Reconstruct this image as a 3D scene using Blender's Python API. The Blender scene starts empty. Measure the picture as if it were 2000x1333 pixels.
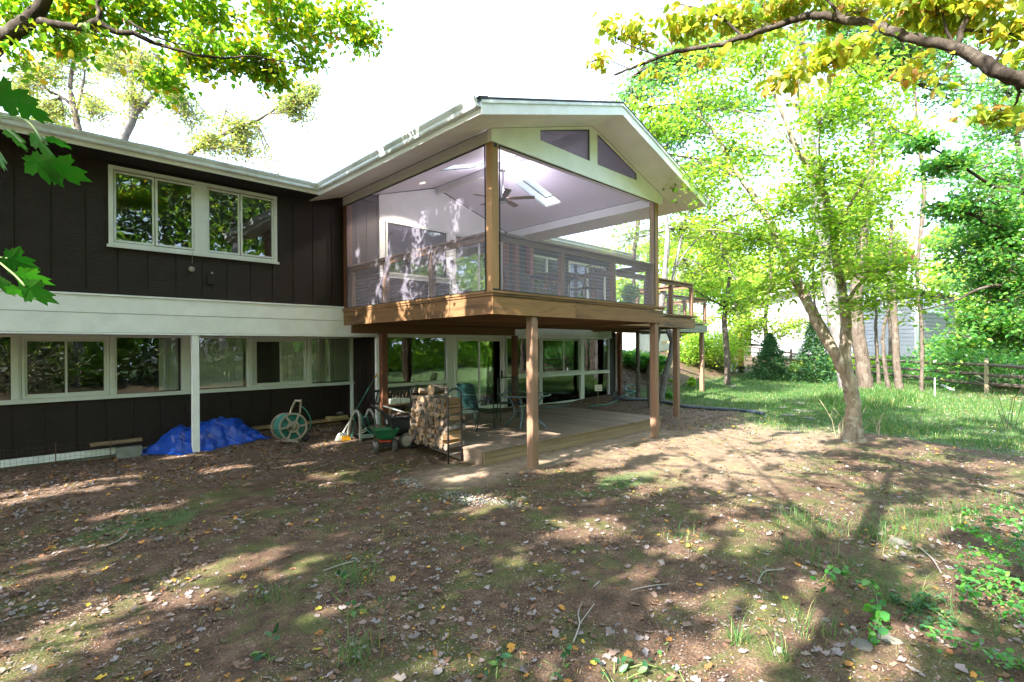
import bpy, bmesh, math, random
import numpy as np
from mathutils import Vector, Matrix
from mathutils.geometry import tessellate_polygon
R = math.radians
random.seed(7)
rng = np.random.default_rng(11)
SC = bpy.context.scene
COL = SC.collection

# ------------------------------------------------------------------ camera
FPX = 1000.0; ROLL = 0.0072; AX = R(45.7); EYE = 1.97
CA, SA = math.cos(AX), math.sin(AX)
cam_d = bpy.data.cameras.new('camera'); cam = bpy.data.objects.new('camera', cam_d); COL.objects.link(cam)
SC.camera = cam
cam_d.sensor_width = 36; cam_d.lens = 18.0; cam_d.shift_y = 12.5/2000
cam_d.clip_start = 0.05; cam_d.clip_end = 600
_r = Vector((SA, -CA, 0)); _u = Vector((0, 0, 1)); _f = Vector((CA, SA, 0))
_rx = _r*math.cos(ROLL) - _u*math.sin(ROLL); _uy = _r*math.sin(ROLL) + _u*math.cos(ROLL)
_m = Matrix((_rx, _uy, -_f)).transposed().to_4x4(); _m.translation = (0, 0, EYE)
cam.matrix_world = _m

# ------------------------------------------------------------------ light
SUN_EL, SUN_AZ = 40.0, 6.3         # light travels along +X turned 7 degrees to +Y
w = bpy.data.worlds.new('World'); SC.world = w; w.use_nodes = True
nt = w.node_tree; nt.nodes.clear()
sky = nt.nodes.new('ShaderNodeTexSky'); sky.sky_type = 'NISHITA'; sky.sun_disc = False
sky.sun_elevation = R(SUN_EL)
sky.sun_rotation = R(-97.0)
sky.altitude = 0; sky.air_density = 1.0; sky.dust_density = 3.0; sky.ozone_density = 1.0
bg = nt.nodes.new('ShaderNodeBackground'); bg.inputs['Strength'].default_value = 0.148
wo = nt.nodes.new('ShaderNodeOutputWorld')
veil = nt.nodes.new('ShaderNodeMix'); veil.data_type = 'RGBA'; veil.inputs[0].default_value = 0.5     # thin white high haze over the blue
nt.links.new(sky.outputs[0], veil.inputs[6]); veil.inputs[7].default_value = (5.0, 6.2, 8.0, 1)
nt.links.new(veil.outputs[2], bg.inputs[0]); nt.links.new(bg.outputs[0], wo.inputs[0])
sd = bpy.data.lights.new('sun', 'SUN'); sun = bpy.data.objects.new('sun', sd); COL.objects.link(sun)
sd.energy = 5.0; sd.angle = R(0.45); sd.color = (1.0, 0.93, 0.82)
SDIR = Vector((math.cos(R(SUN_EL))*math.cos(R(SUN_AZ)), math.cos(R(SUN_EL))*math.sin(R(SUN_AZ)), -math.sin(R(SUN_EL))))
sun.rotation_euler = SDIR.to_track_quat('-Z', 'Y').to_euler()
sun.location = (-20, -3, 20)
SC.view_settings.view_transform = 'Standard'; SC.view_settings.look = 'None'
SC.view_settings.exposure = 2.4; SC.view_settings.gamma = 1.0
SC.view_settings.use_curve_mapping = False
SC.cycles.use_denoising = True
SC.cycles.max_bounces = 8; SC.cycles.transparent_max_bounces = 12
SC.cycles.diffuse_bounces = 4; SC.cycles.glossy_bounces = 3; SC.cycles.transmission_bounces = 6
SC.cycles.caustics_reflective = False; SC.cycles.caustics_refractive = False
SC.cycles.sample_clamp_indirect = 6.0

# ------------------------------------------------------------------ rays of the view: where in the place a seen point lies
def ray(px, py):
    dx = px-1000.0; dy = 679.0-py
    c, s = math.cos(ROLL), math.sin(ROLL)
    r = (dx*c+dy*s)/FPX; u = (-dx*s+dy*c)/FPX
    return Vector((CA+r*SA, SA-r*CA, u))
def at(px, py, D): d = ray(px, py); return Vector((0, 0, EYE)) + d*D       # D: distance along the view axis
def onY(px, py, y): d = ray(px, py); return Vector((0, 0, EYE)) + d*(y/d.y)
def onX(px, py, x): d = ray(px, py); return Vector((0, 0, EYE)) + d*(x/d.x)
def onZ(px, py, z): d = ray(px, py); return Vector((0, 0, EYE)) + d*((z-EYE)/d.z)
def project(P):
    F = P[0]*CA+P[1]*SA; r = (P[0]*SA-P[1]*CA)/F*FPX; u = (P[2]-EYE)/F*FPX
    c, s = math.cos(ROLL), math.sin(ROLL)
    return F, 1000+r*c-u*s, 679-(r*s+u*c)
def sstep(a, b, x):
    t = np.clip((x-a)/(b-a), 0, 1); return t*t*(3-2*t)
def ground_z(x, y):
    x = np.asarray(x, float); y = np.asarray(y, float)
    z = 0.02*np.clip(x-13, 0, 60)*(1-0.4*sstep(8, 14, y))
    z = z + (0.10+0.14*sstep(1, 5.5, x))*sstep(6.6, 10.2, y)*(1-sstep(17, 20, x)*0.4)
    z = z + 1.45*sstep(9.3, 14.2, y)*sstep(15.1, 16.6, x)*(1-0.55*sstep(24, 34, x))
    z = z + 0.03*np.sin(x*1.1+0.5)*np.sin(y*0.9+1)*sstep(-1, 3, x+y) + 0.012*np.sin(x*3.1)*np.sin(y*2.7+2)
    z = z + 0.10*sstep(2.2, 0.2, np.hypot((x-12.45)*.9, y-2.7))*0.9
    return z
def gz(x, y): return float(ground_z(x, y))
def onG(px, py):
    """march the view ray down to the ground"""
    d = ray(px, py); lo = 0.0; D = 2.0
    while D < 80:
        P = Vector((0, 0, EYE))+d*D
        if P.z < gz(P.x, P.y): break
        lo = D; D += 0.1
    hi = D
    for _ in range(12):
        m = (lo+hi)/2; P = Vector((0, 0, EYE))+d*m
        if P.z < gz(P.x, P.y): hi = m
        else: lo = m
    return Vector((0, 0, EYE))+d*hi

# ------------------------------------------------------------------ objects
def tag(o, label=None, cat=None, group=None, kind=None):
    if label: o['label'] = label
    if cat: o['category'] = cat
    if group: o['group'] = group
    if kind: o['kind'] = kind
    return o
def thing(name, loc, label, cat, group=None, rz=0.0):
    o = bpy.data.objects.new(name, None); COL.objects.link(o); o.location = loc; o.rotation_euler = (0, 0, rz)
    o.empty_display_size = 0.1
    return tag(o, label, cat, group)
def wloc(p):
    m = Matrix.Identity(4); chain = []
    while p is not None: chain.append(p); p = p.parent
    for q in reversed(chain): m = m @ (Matrix.Translation(q.location) @ q.rotation_euler.to_matrix().to_4x4())
    return m
def link(name, me, parent=None, loc=(0, 0, 0), rot=(0, 0, 0), scale=(1, 1, 1)):
    o = bpy.data.objects.new(name, me); COL.objects.link(o)
    o.parent = parent; o.location = loc; o.rotation_euler = rot; o.scale = scale
    return o
class MB:
    def __init__(s): s.v = []; s.f = []
    def add(s, vs, fs):
        n = len(s.v); s.v += [tuple(v) for v in vs]; s.f += [tuple(i+n for i in f) for f in fs]; return s
    def box(s, x0, x1, y0, y1, z0, z1):
        if x0 > x1: x0, x1 = x1, x0
        if y0 > y1: y0, y1 = y1, y0
        if z0 > z1: z0, z1 = z1, z0
        return s.add([(x0, y0, z0), (x1, y0, z0), (x1, y1, z0), (x0, y1, z0), (x0, y0, z1), (x1, y0, z1), (x1, y1, z1), (x0, y1, z1)],
                     [(0, 3, 2, 1), (4, 5, 6, 7), (0, 1, 5, 4), (1, 2, 6, 5), (2, 3, 7, 6), (3, 0, 4, 7)])
    def bar(s, a, b, w, h, up=(0, 0, 1)):
        a = Vector(a); b = Vector(b); d = (b-a).normalized(); up = Vector(up)
        if abs(d.dot(up)) > .98: up = Vector((1, 0, 0))
        x = d.cross(up).normalized(); y = x.cross(d).normalized()
        vs = []
        for p in (a, b):
            for i, j in ((-1, -1), (1, -1), (1, 1), (-1, 1)): vs.append(p+x*(w/2*i)+y*(h/2*j))
        return s.add(vs, [(3, 2, 1, 0), (4, 5, 6, 7), (0, 1, 5, 4), (1, 2, 6, 5), (2, 3, 7, 6), (3, 0, 4, 7)])
    def tube(s, pts, rad, n=8, caps=True, closed=False):
        pts = [Vector(p) for p in pts]; k = len(pts)
        if not hasattr(rad, '__len__'): rad = [rad]*k
        prev = None; vs = []
        for i, p in enumerate(pts):
            if closed: t = (pts[(i+1) % k]-pts[i-1]).normalized()
            else: t = (pts[min(i+1, k-1)]-pts[max(i-1, 0)]).normalized()
            if prev is None:
                u = t.orthogonal().normalized()
            else:
                u = (prev-t*prev.dot(t)); u = u.normalized() if u.length > 1e-6 else t.orthogonal().normalized()
            prev = u; v = t.cross(u)
            for j in range(n):
                a = 2*math.pi*j/n; vs.append(p+(u*math.cos(a)+v*math.sin(a))*rad[i])
        fs = []
        for i in range(k if closed else k-1):
            i2 = (i+1) % k
            for j in range(n):
                j2 = (j+1) % n; fs.append((i*n+j, i*n+j2, i2*n+j2, i2*n+j))
        if caps and not closed:
            fs.append(tuple(range(n-1, -1, -1))); fs.append(tuple(range((k-1)*n, k*n)))
        return s.add(vs, fs)
    def lathe(s, prof, c=(0, 0, 0), n=16, axis='Z', caps=True):
        vs = []; fs = []; c = Vector(c)
        for (r, h) in prof:
            for j in range(n):
                a = 2*math.pi*j/n; x, y = r*math.cos(a), r*math.sin(a)
                vs.append(c+(Vector((x, y, h)) if axis == 'Z' else Vector((h, x, y)) if axis == 'X' else Vector((y, h, x))))
        m = len(prof)
        for i in range(m-1):
            for j in range(n):
                j2 = (j+1) % n; fs.append((i*n+j, i*n+j2, (i+1)*n+j2, (i+1)*n+j))
        if caps: fs.append(tuple(range(n-1, -1, -1))); fs.append(tuple(range((m-1)*n, m*n)))
        return s.add(vs, fs)
    def plate(s, outer, holes, to3, th):
        """outline (2D) with holes, thick along to3's third coordinate from 0 to th"""
        loops = [outer]+list(holes); flat = [p for l in loops for p in l]
        tris = tessellate_polygon([[Vector((p[0], p[1], 0)) for p in l] for l in loops])
        n = len(flat); vs = [to3(p[0], p[1], 0) for p in flat]+[to3(p[0], p[1], th) for p in flat]
        fs = [tuple(t) for t in tris]+[tuple(i+n for i in reversed(t)) for t in tris]; k = 0
        for l in loops:
            m = len(l)
            for i in range(m): a = k+i; b = k+(i+1) % m; fs.append((a, b, b+n, a+n))
            k += m
        return s.add(vs, fs)
    def mesh(s, name, m=None, smooth=False, loc=None):
        me = bpy.data.meshes.new(name)
        vs = s.v
        if loc is not None: vs = [(v[0]-loc[0], v[1]-loc[1], v[2]-loc[2]) for v in vs]
        me.from_pydata(vs, [], s.f); me.update()
        bm = bmesh.new(); bm.from_mesh(me); bmesh.ops.recalc_face_normals(bm, faces=bm.faces); bm.to_mesh(me); bm.free()
        if m: me.materials.append(m)
        if smooth: me.polygons.foreach_set('use_smooth', [True]*len(me.polygons))
        return me
    def build(s, name, m, parent=None, smooth=False, local=False, bevel=0):
        """vertices are in the place's coordinates unless local"""
        if parent is not None and not local:
            inv = wloc(parent).inverted(); s.v = [tuple(inv @ Vector(v)) for v in s.v]
        o = link(name, s.mesh(name, m, smooth), parent)
        if bevel:
            b = o.modifiers.new('edge', 'BEVEL'); b.width = bevel; b.segments = 1; b.limit_method = 'ANGLE'; b.angle_limit = R(40)
        return o
def B(x0, x1, y0, y1, z0, z1): return MB().box(x0, x1, y0, y1, z0, z1)
def copy_tree(o, parent=None):
    c = o.copy(); COL.objects.link(c); c.parent = parent
    for ch in list(o.children): copy_tree(ch, c)
    return c
def np_mesh(name, V, F, m, smooth=False):
    """V (n,3) float, F (k,3) or (k,4) int"""
    me = bpy.data.meshes.new(name)
    k, c = F.shape
    me.vertices.add(len(V)); me.vertices.foreach_set('co', np.ascontiguousarray(V, dtype=np.float32).ravel())
    me.loops.add(k*c); me.loops.foreach_set('vertex_index', np.ascontiguousarray(F, dtype=np.int32).ravel())
    me.polygons.add(k); me.polygons.foreach_set('loop_start', np.arange(0, k*c, c, dtype=np.int32))
    if smooth: me.polygons.foreach_set('use_smooth', np.ones(k, dtype=bool))
    me.update(calc_edges=True)
    if m: me.materials.append(m)
    return me

# ------------------------------------------------------------------ materials
def new_mat(name):
    m = bpy.data.materials.new(name); m.use_nodes = True; n = m.node_tree; n.nodes.clear()
    out = n.nodes.new('ShaderNodeOutputMaterial'); return m, n, out
def N(n, t, **k):
    x = n.nodes.new(t)
    for a, b in k.items():
        if a in x.inputs.keys() if hasattr(x.inputs, 'keys') else False: x.inputs[a].default_value = b
        else: setattr(x, a, b)
    return x
def ramp(n, fac, stops, interp='LINEAR'):
    r = n.nodes.new('ShaderNodeValToRGB'); cr = r.color_ramp; cr.interpolation = interp
    while len(cr.elements) < len(stops): cr.elements.new(0.5)
    for e, (p, c) in zip(cr.elements, stops): e.position = p; e.color = (c[0], c[1], c[2], 1)
    n.links.new(fac, r.inputs[0]); return r.outputs[0]
def noise(n, vec, scale, detail=4, rough=.55, dist=0):
    x = n.nodes.new('ShaderNodeTexNoise'); x.inputs['Scale'].default_value = scale; x.inputs['Detail'].default_value = detail
    x.inputs['Roughness'].default_value = rough; x.inputs['Distortion'].default_value = dist
    n.links.new(vec, x.inputs['Vector']); return x.outputs['Fac']
def mixc(n, f, a, b, mode='MIX'):
    x = n.nodes.new('ShaderNodeMix'); x.data_type = 'RGBA'; x.blend_type = mode
    for s, v in ((0, f), (6, a), (7, b)):
        if hasattr(v, 'is_linked') or hasattr(v, 'links'): n.links.new(v, x.inputs[s])
        elif s == 0: x.inputs[0].default_value = v
        else: x.inputs[s].default_value = (v[0], v[1], v[2], 1)
    return x.outputs[2]
def math_n(n, op, a, b=None, c=None):
    x = n.nodes.new('ShaderNodeMath'); x.operation = op
    for i, v in enumerate((a, b, c)):
        if v is None: continue
        if hasattr(v, 'links'): n.links.new(v, x.inputs[i])
        else: x.inputs[i].default_value = v
    return x.outputs[0]
def coords(n, scale=(1, 1, 1), which='Object', loc=(0, 0, 0), shuffle=False):
    t = n.nodes.new('ShaderNodeTexCoord'); mp = n.nodes.new('ShaderNodeMapping'); mp.inputs['Scale'].default_value = scale
    mp.inputs['Location'].default_value = loc
    v = t.outputs[which]
    if shuffle:
        oi = n.nodes.new('ShaderNodeObjectInfo'); va = n.nodes.new('ShaderNodeVectorMath'); va.operation = 'ADD'
        cm = n.nodes.new('ShaderNodeCombineXYZ'); ml = math_n(n, 'MULTIPLY', oi.outputs['Random'], 37.0)
        for i in range(3): n.links.new(ml, cm.inputs[i])
        n.links.new(v, va.inputs[0]); n.links.new(cm.outputs[0], va.inputs[1]); v = va.outputs[0]
    n.links.new(v, mp.inputs['Vector']); return mp.outputs[0]
def pbr(n, out, col, rough=.6, metal=0, spec=.5, height=None, bump=.3, bdist=.01, **kw):
    p = n.nodes.new('ShaderNodeBsdfPrincipled')
    if hasattr(col, 'links'): n.links.new(col, p.inputs['Base Color'])
    else: p.inputs['Base Color'].default_value = (col[0], col[1], col[2], 1)
    if hasattr(rough, 'links'): n.links.new(rough, p.inputs['Roughness'])
    else: p.inputs['Roughness'].default_value = rough
    p.inputs['Metallic'].default_value = metal; p.inputs['Specular IOR Level'].default_value = spec
    for k, v in kw.items(): p.inputs[k.replace('_', ' ')].default_value = v
    if height is not None:
        b = n.nodes.new('ShaderNodeBump'); b.inputs['Strength'].default_value = bump; b.inputs['Distance'].default_value = bdist
        n.links.new(height, b.inputs['Height']); n.links.new(b.outputs[0], p.inputs['Normal'])
    if out is not None: n.links.new(p.outputs[0], out.inputs[0])
    return p
def plain(name, c, var=.15, scale=6, stretch=(1, 1, 1), rough=.6, bump=.15, bscale=60, metal=0, spec=.5, rand=.12, dirt=None, dirt_amt=.35):
    m, n, out = new_mat(name)
    v = coords(n, stretch, shuffle=True); f = noise(n, v, scale)
    col = ramp(n, f, [(.3, [x*(1-var) for x in c]), (.7, [x*(1+var) for x in c])])
    if dirt:
        d = ramp(n, noise(n, v, scale*.6, 8, .7), [(.45, (0, 0, 0)), (.75, (1, 1, 1))])
        col = mixc(n, math_n(n, 'MULTIPLY', d, dirt_amt), col, dirt)
    if rand:
        oi = n.nodes.new('ShaderNodeObjectInfo'); k = math_n(n, 'MULTIPLY_ADD', oi.outputs['Random'], rand*2, 1-rand)
        cm = n.nodes.new('ShaderNodeCombineXYZ')
        for i in range(3): n.links.new(k, cm.inputs[i])
        col = mixc(n, 1.0, col, cm.outputs[0], 'MULTIPLY')
    pbr(n, out, col, rough, metal, spec, noise(n, v, bscale, 3), bump, .004)
    return m
def wood(name, c, dark, axis=0, rough=.62, streak=.5, rand=.15, grain=1.0, knots=False):
    """grain runs along axis (0 X, 1 Y, 2 Z)"""
    m, n, out = new_mat(name)
    st = [14.0, 14.0, 14.0]; st[axis] = 0.9
    v = coords(n, st, shuffle=True); f = noise(n, v, 1.0*grain, 6, .65, .6)
    col = ramp(n, f, [(.25, [x*.72 for x in c]), (.5, c), (.75, [x*1.22 for x in c])])
    st2 = [5.0, 5.0, 5.0]; st2[axis] = 0.55
    f2 = noise(n, coords(n, st2, shuffle=True), 1.3, 4, .6, .3)
    k = ramp(n, f2, [(.52, (0, 0, 0)), (.68, (1, 1, 1))])
    col = mixc(n, math_n(n, 'MULTIPLY', k, streak), col, dark)
    oi = n.nodes.new('ShaderNodeObjectInfo'); kk = math_n(n, 'MULTIPLY_ADD', oi.outputs['Random'], rand*2, 1-rand)
    cm = n.nodes.new('ShaderNodeCombineXYZ')
    for i in range(3): n.links.new(kk, cm.inputs[i])
    col = mixc(n, 1.0, col, cm.outputs[0], 'MULTIPLY')
    pbr(n, out, col, rough, 0, .35, f, .35, .003)
    return m
def leaf_mat(name, stops, trans=.5, rough=.45, tcol=1.25, spec=.4, veins=False):
    m, n, out = new_mat(name)
    g = n.nodes.new('ShaderNodeNewGeometry')
    col = ramp(n, g.outputs['Random Per Island'], stops)
    if veins:
        t = coords(n); col = mixc(n, math_n(n, 'MULTIPLY', ramp(n, noise(n, t, 38, 5, .7), [(.5, (0, 0, 0)), (.72, (1, 1, 1))]), .35), col, (.10, .07, .02))
    p = pbr(n, None, col, rough, 0, spec)
    tr = n.nodes.new('ShaderNodeBsdfTranslucent')
    tc = mixc(n, 1.0, col, (tcol*1.05, tcol*1.1, tcol*.55), 'MULTIPLY'); n.links.new(tc, tr.inputs[0])
    mx = n.nodes.new('ShaderNodeMixShader'); mx.inputs[0].default_value = trans
    n.links.new(p.outputs[0], mx.inputs[1]); n.links.new(tr.outputs[0], mx.inputs[2]); n.links.new(mx.outputs[0], out.inputs[0])
    return m

M = {}
def siding(name, c):
    m, n, out = new_mat(name)
    v = coords(n); sx = n.nodes.new('ShaderNodeSeparateXYZ'); n.links.new(v, sx.inputs[0])
    wv = n.nodes.new('ShaderNodeTexWave'); wv.bands_direction = 'Z'; wv.inputs['Scale'].default_value = 12; wv.inputs['Distortion'].default_value = 1.2
    wv.inputs['Detail'].default_value = 3; wv.inputs['Detail Scale'].default_value = 3
    n.links.new(v, wv.inputs['Vector'])
    f = noise(n, v, 3, 5)
    col = ramp(n, f, [(.3, [x*.8 for x in c]), (.7, [x*1.2 for x in c])])
    col = mixc(n, math_n(n, 'MULTIPLY', wv.outputs['Fac'], .22), col, [x*1.6 for x in c])
    pbr(n, out, col, .55, 0, .4, wv.outputs['Fac'], .5, .004)
    return m
M['siding'] = siding('brown_siding_paint', (.018, .0100, .0098))
M['white'] = plain('white_trim_paint', (.88, .90, .92), .04, 3, rough=.5, bump=.06, bscale=25, rand=.02, dirt=(.32, .34, .28), dirt_amt=.22)
M['gutter'] = plain('gutter_enamel', (.72, .78, .80), .05, 4, rough=.38, bump=.04, rand=0, dirt=(.12, .12, .10), dirt_amt=.40)
M['frame'] = plain('window_vinyl', (.70, .73, .70), .04, 5, rough=.4, bump=.03, rand=.02, dirt=(.4, .4, .34), dirt_amt=.2)
M['black'] = plain('black_rubber', (.015, .016, .018), .2, 20, rough=.55, bump=.1, rand=.1)
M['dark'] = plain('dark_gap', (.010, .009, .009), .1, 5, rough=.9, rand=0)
M['room'] = plain('room_wall', (.10, .10, .09), .1, 2, rough=.9, rand=0, bump=0)
M['roomfloor'] = plain('room_floor', (.12, .08, .05), .2, 4, rough=.6, rand=0)
M['blind'] = plain('blind_vinyl', (.88, .90, .90), .05, 5, rough=.6, bump=0, rand=.06)
M['shingle'] = plain('asphalt_shingle', (.055, .055, .062), .35, 25, rough=.9, bump=.6, bscale=120, rand=.1)
M['deckx'] = wood('composite_board_x', (.235, .125, .052), (.04, .026, .022), 0, streak=.85)
M['decky'] = wood('composite_board_y', (.23, .125, .058), (.04, .026, .022), 1, streak=.85)
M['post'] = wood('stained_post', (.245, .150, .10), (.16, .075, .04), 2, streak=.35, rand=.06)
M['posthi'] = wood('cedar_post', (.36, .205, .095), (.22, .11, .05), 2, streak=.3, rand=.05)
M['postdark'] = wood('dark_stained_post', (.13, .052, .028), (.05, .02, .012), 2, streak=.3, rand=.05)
M['redwood'] = wood('red_stained_wood', (.24, .075, .045), (.11, .035, .022), 2, streak=.3, rand=.08)
M['joist'] = wood('joist_wood', (.15, .072, .034), (.05, .024, .014), 0, streak=.5, rand=.25)
M['patio'] = wood('patio_plank_wood', (.22, .165, .125), (.075, .05, .04), 1, streak=.55, rand=.16)
M['patiof'] = wood('patio_fascia_wood', (.27, .195, .12), (.16, .10, .05), 0, streak=.4)
M['greywood'] = wood('weathered_wood', (.25, .22, .19), (.10, .085, .07), 0, streak=.5, rand=.15)
M['railing'] = wood('rail_wood', (.25, .140, .070), (.11, .055, .03), 0, streak=.3, rand=.1)
M['cable'] = plain('steel_cable', (.30, .31, .33), .05, 5, rough=.3, metal=.8, rand=0, bump=0)
M['concrete'] = plain('concrete', (.24, .24, .22), .2, 8, rough=.85, bump=.4, rand=.1, dirt=(.16, .17, .12), dirt_amt=.5)
M['ceiling'] = plain('beadboard_paint', (.78, .76, .80), .02, 3, rough=.45, bump=.02, rand=0)
M['beam'] = plain('beam_paint', (.66, .68, .68), .05, 3, rough=.5, bump=.04, rand=0, dirt=(.3, .3, .26), dirt_amt=.2)
def glass_mat(name, tint=(.75, .8, .78), lo=.10, hi=.9, rough=0.0):
    m, n, out = new_mat(name)
    t = n.nodes.new('ShaderNodeBsdfTransparent'); t.inputs[0].default_value = (*tint, 1)
    g = n.nodes.new('ShaderNodeBsdfGlossy'); g.inputs['Roughness'].default_value = rough; g.inputs['Color'].default_value = (.95, .97, 1, 1)
    v = coords(n, which='Object'); b = n.nodes.new('ShaderNodeBump'); b.inputs['Strength'].default_value = .035; b.inputs['Distance'].default_value = .05
    n.links.new(noise(n, v, 2.2, 2), b.inputs['Height']); n.links.new(b.outputs[0], g.inputs['Normal'])
    fr = n.nodes.new('ShaderNodeFresnel'); fr.inputs[0].default_value = 1.5
    f = math_n(n, 'MULTIPLY_ADD', fr.outputs[0], hi, lo)
    mx = n.nodes.new('ShaderNodeMixShader'); n.links.new(f, mx.inputs[0])
    n.links.new(t.outputs[0], mx.inputs[1]); n.links.new(g.outputs[0], mx.inputs[2]); n.links.new(mx.outputs[0], out.inputs[0])
    return m
M['glass'] = glass_mat('window_glass', (.97, .98, .98), lo=.03, hi=1.25)
M['tableglass'] = glass_mat('table_glass', (.45, .52, .52), .1, 1.2, .05)
M['skyglass'] = glass_mat('skylight_glass', (.80, .93, .95), .02, .6)
def screen_mat(name, col, open_):
    m, n, out = new_mat(name)
    t = n.nodes.new('ShaderNodeBsdfTransparent')
    d = n.nodes.new('ShaderNodeBsdfDiffuse'); d.inputs[0].default_value = (*col, 1)
    tl = n.nodes.new('ShaderNodeBsdfTranslucent'); tl.inputs[0].default_value = (*col, 1)
    a = n.nodes.new('ShaderNodeMixShader'); a.inputs[0].default_value = .35
    n.links.new(d.outputs[0], a.inputs[1]); n.links.new(tl.outputs[0], a.inputs[2])
    mx = n.nodes.new('ShaderNodeMixShader'); mx.inputs[0].default_value = 1-open_
    n.links.new(t.outputs[0], mx.inputs[1]); n.links.new(a.outputs[0], mx.inputs[2]); n.links.new(mx.outputs[0], out.inputs[0])
    return m
M['screen'] = screen_mat('insect_screen', (.50, .48, .62), .68)
M['screengable'] = screen_mat('gable_screen', (.20, .19, .26), .38)
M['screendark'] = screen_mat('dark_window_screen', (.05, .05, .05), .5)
# ================================================================== GROUND
def axis_pts(segs):
    out = []
    for a, b, st in segs: out += list(np.arange(a, b-1e-6, st))
    out.append(segs[-1][1]); return np.array(out)
gxs = axis_pts([(-90, -30, 10), (-30, -6, 2), (-6, -1, .4), (-1, 16, .1), (16, 30, .25), (30, 50, 1.5), (50, 200, 12)])
gys = axis_pts([(-60, -20, 8), (-20, -4, 2), (-4, -1, .4), (-1, 12, .1), (12, 20, .3), (20, 50, 2.5), (50, 200, 15)])
GX, GY = np.meshgrid(gxs, gys, indexing='ij')
GZ = ground_z(GX, GY)
_h = np.zeros_like(GX)
for k in range(26):
    fx, fy = rng.normal(0, 3.2, 2); _h += np.sin(GX*fx+GY*fy+rng.uniform(0, 6))*0.0022
GZ = GZ + _h
nx, ny = GX.shape
V = np.stack([GX.ravel(), GY.ravel(), GZ.ravel()], 1)
ii, jj = np.meshgrid(np.arange(nx-1), np.arange(ny-1), indexing='ij')
a0 = (ii*ny+jj).ravel(); F = np.stack([a0, a0+ny, a0+ny+1, a0+1], 1)
def lawn_w(x, y):
    """how much grass grows at a spot (1 = lawn)"""
    wob = .8*np.sin(x*.9+y*.6)+.5*np.sin(y*1.7-x*.5+1)
    a = sstep(0, 2.2, (x-12.7)+.28*(5-y)*1.0+wob*.7)*sstep(11.2, 9.4, y)
    a = a*(1-.85*sstep(1.2, .3, np.abs(y-(1.9+.02*x)))*sstep(27, 20, x)*0)
    b = .55*sstep(.25, 1.0, np.sin(x*.8+1.0)*np.sin(y*.9+.4)+.25*np.sin(x*2.3+y*1.9))*sstep(-1, 2, x)*sstep(9.5, 7.5, y)*.6
    c = .36*sstep(2.0, .2, np.hypot((x-7.6)/2.6, (y-1.1)/1.0))      # clumps at the right of the yard
    d = .75*sstep(1.0, .2, np.hypot((x-6.6)/1.3, (y-4.3)/.5))+.6*sstep(1.0, .2, np.hypot((x-1.0)/1.2, (y-7.0)/.8))
    return np.clip(np.maximum.reduce([a, b, c, d]), 0, 1)
def sand_sunlit_w(x, y):
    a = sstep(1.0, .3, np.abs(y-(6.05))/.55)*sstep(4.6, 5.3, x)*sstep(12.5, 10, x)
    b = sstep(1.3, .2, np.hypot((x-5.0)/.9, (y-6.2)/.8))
    c = .55*sstep(6.3, 7.8, x)*sstep(14.5, 13, x)*sstep(2.2, 3.2, y)*sstep(6.3, 5.3, y)  # c: sunlight painted into the soil, a paler zone brightening the sun patches
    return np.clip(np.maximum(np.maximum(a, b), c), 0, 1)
def mulch_w(x, y):
    a = sstep(7.6, 8.8, y)*sstep(7, 5.2, x)
    b = sstep(15.0, 15.3, x)*sstep(9.9, 10.5, y)*sstep(21, 19, x)
    c = sstep(10.8, 11.4, x)*sstep(16.5, 14.5, x)*sstep(5.3, 6.2, y)
    d = sstep(1.9, .9, np.hypot((x-24.5)/9, (y+1.2)/2.0))*sstep(22, 23.5, x)
    return np.clip(np.maximum.reduce([a, b, c, d]), 0, 1)
me = np_mesh('ground', V, F, None, smooth=True)
ca_ = me.color_attributes.new('cover', 'FLOAT_COLOR', 'POINT')
cv = np.ones((len(V), 4), np.float32)
cv[:, 0] = lawn_w(V[:, 0], V[:, 1]); cv[:, 1] = sand_sunlit_w(V[:, 0], V[:, 1]); cv[:, 2] = mulch_w(V[:, 0], V[:, 1])
ca_.data.foreach_set('color', cv.ravel())
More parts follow.
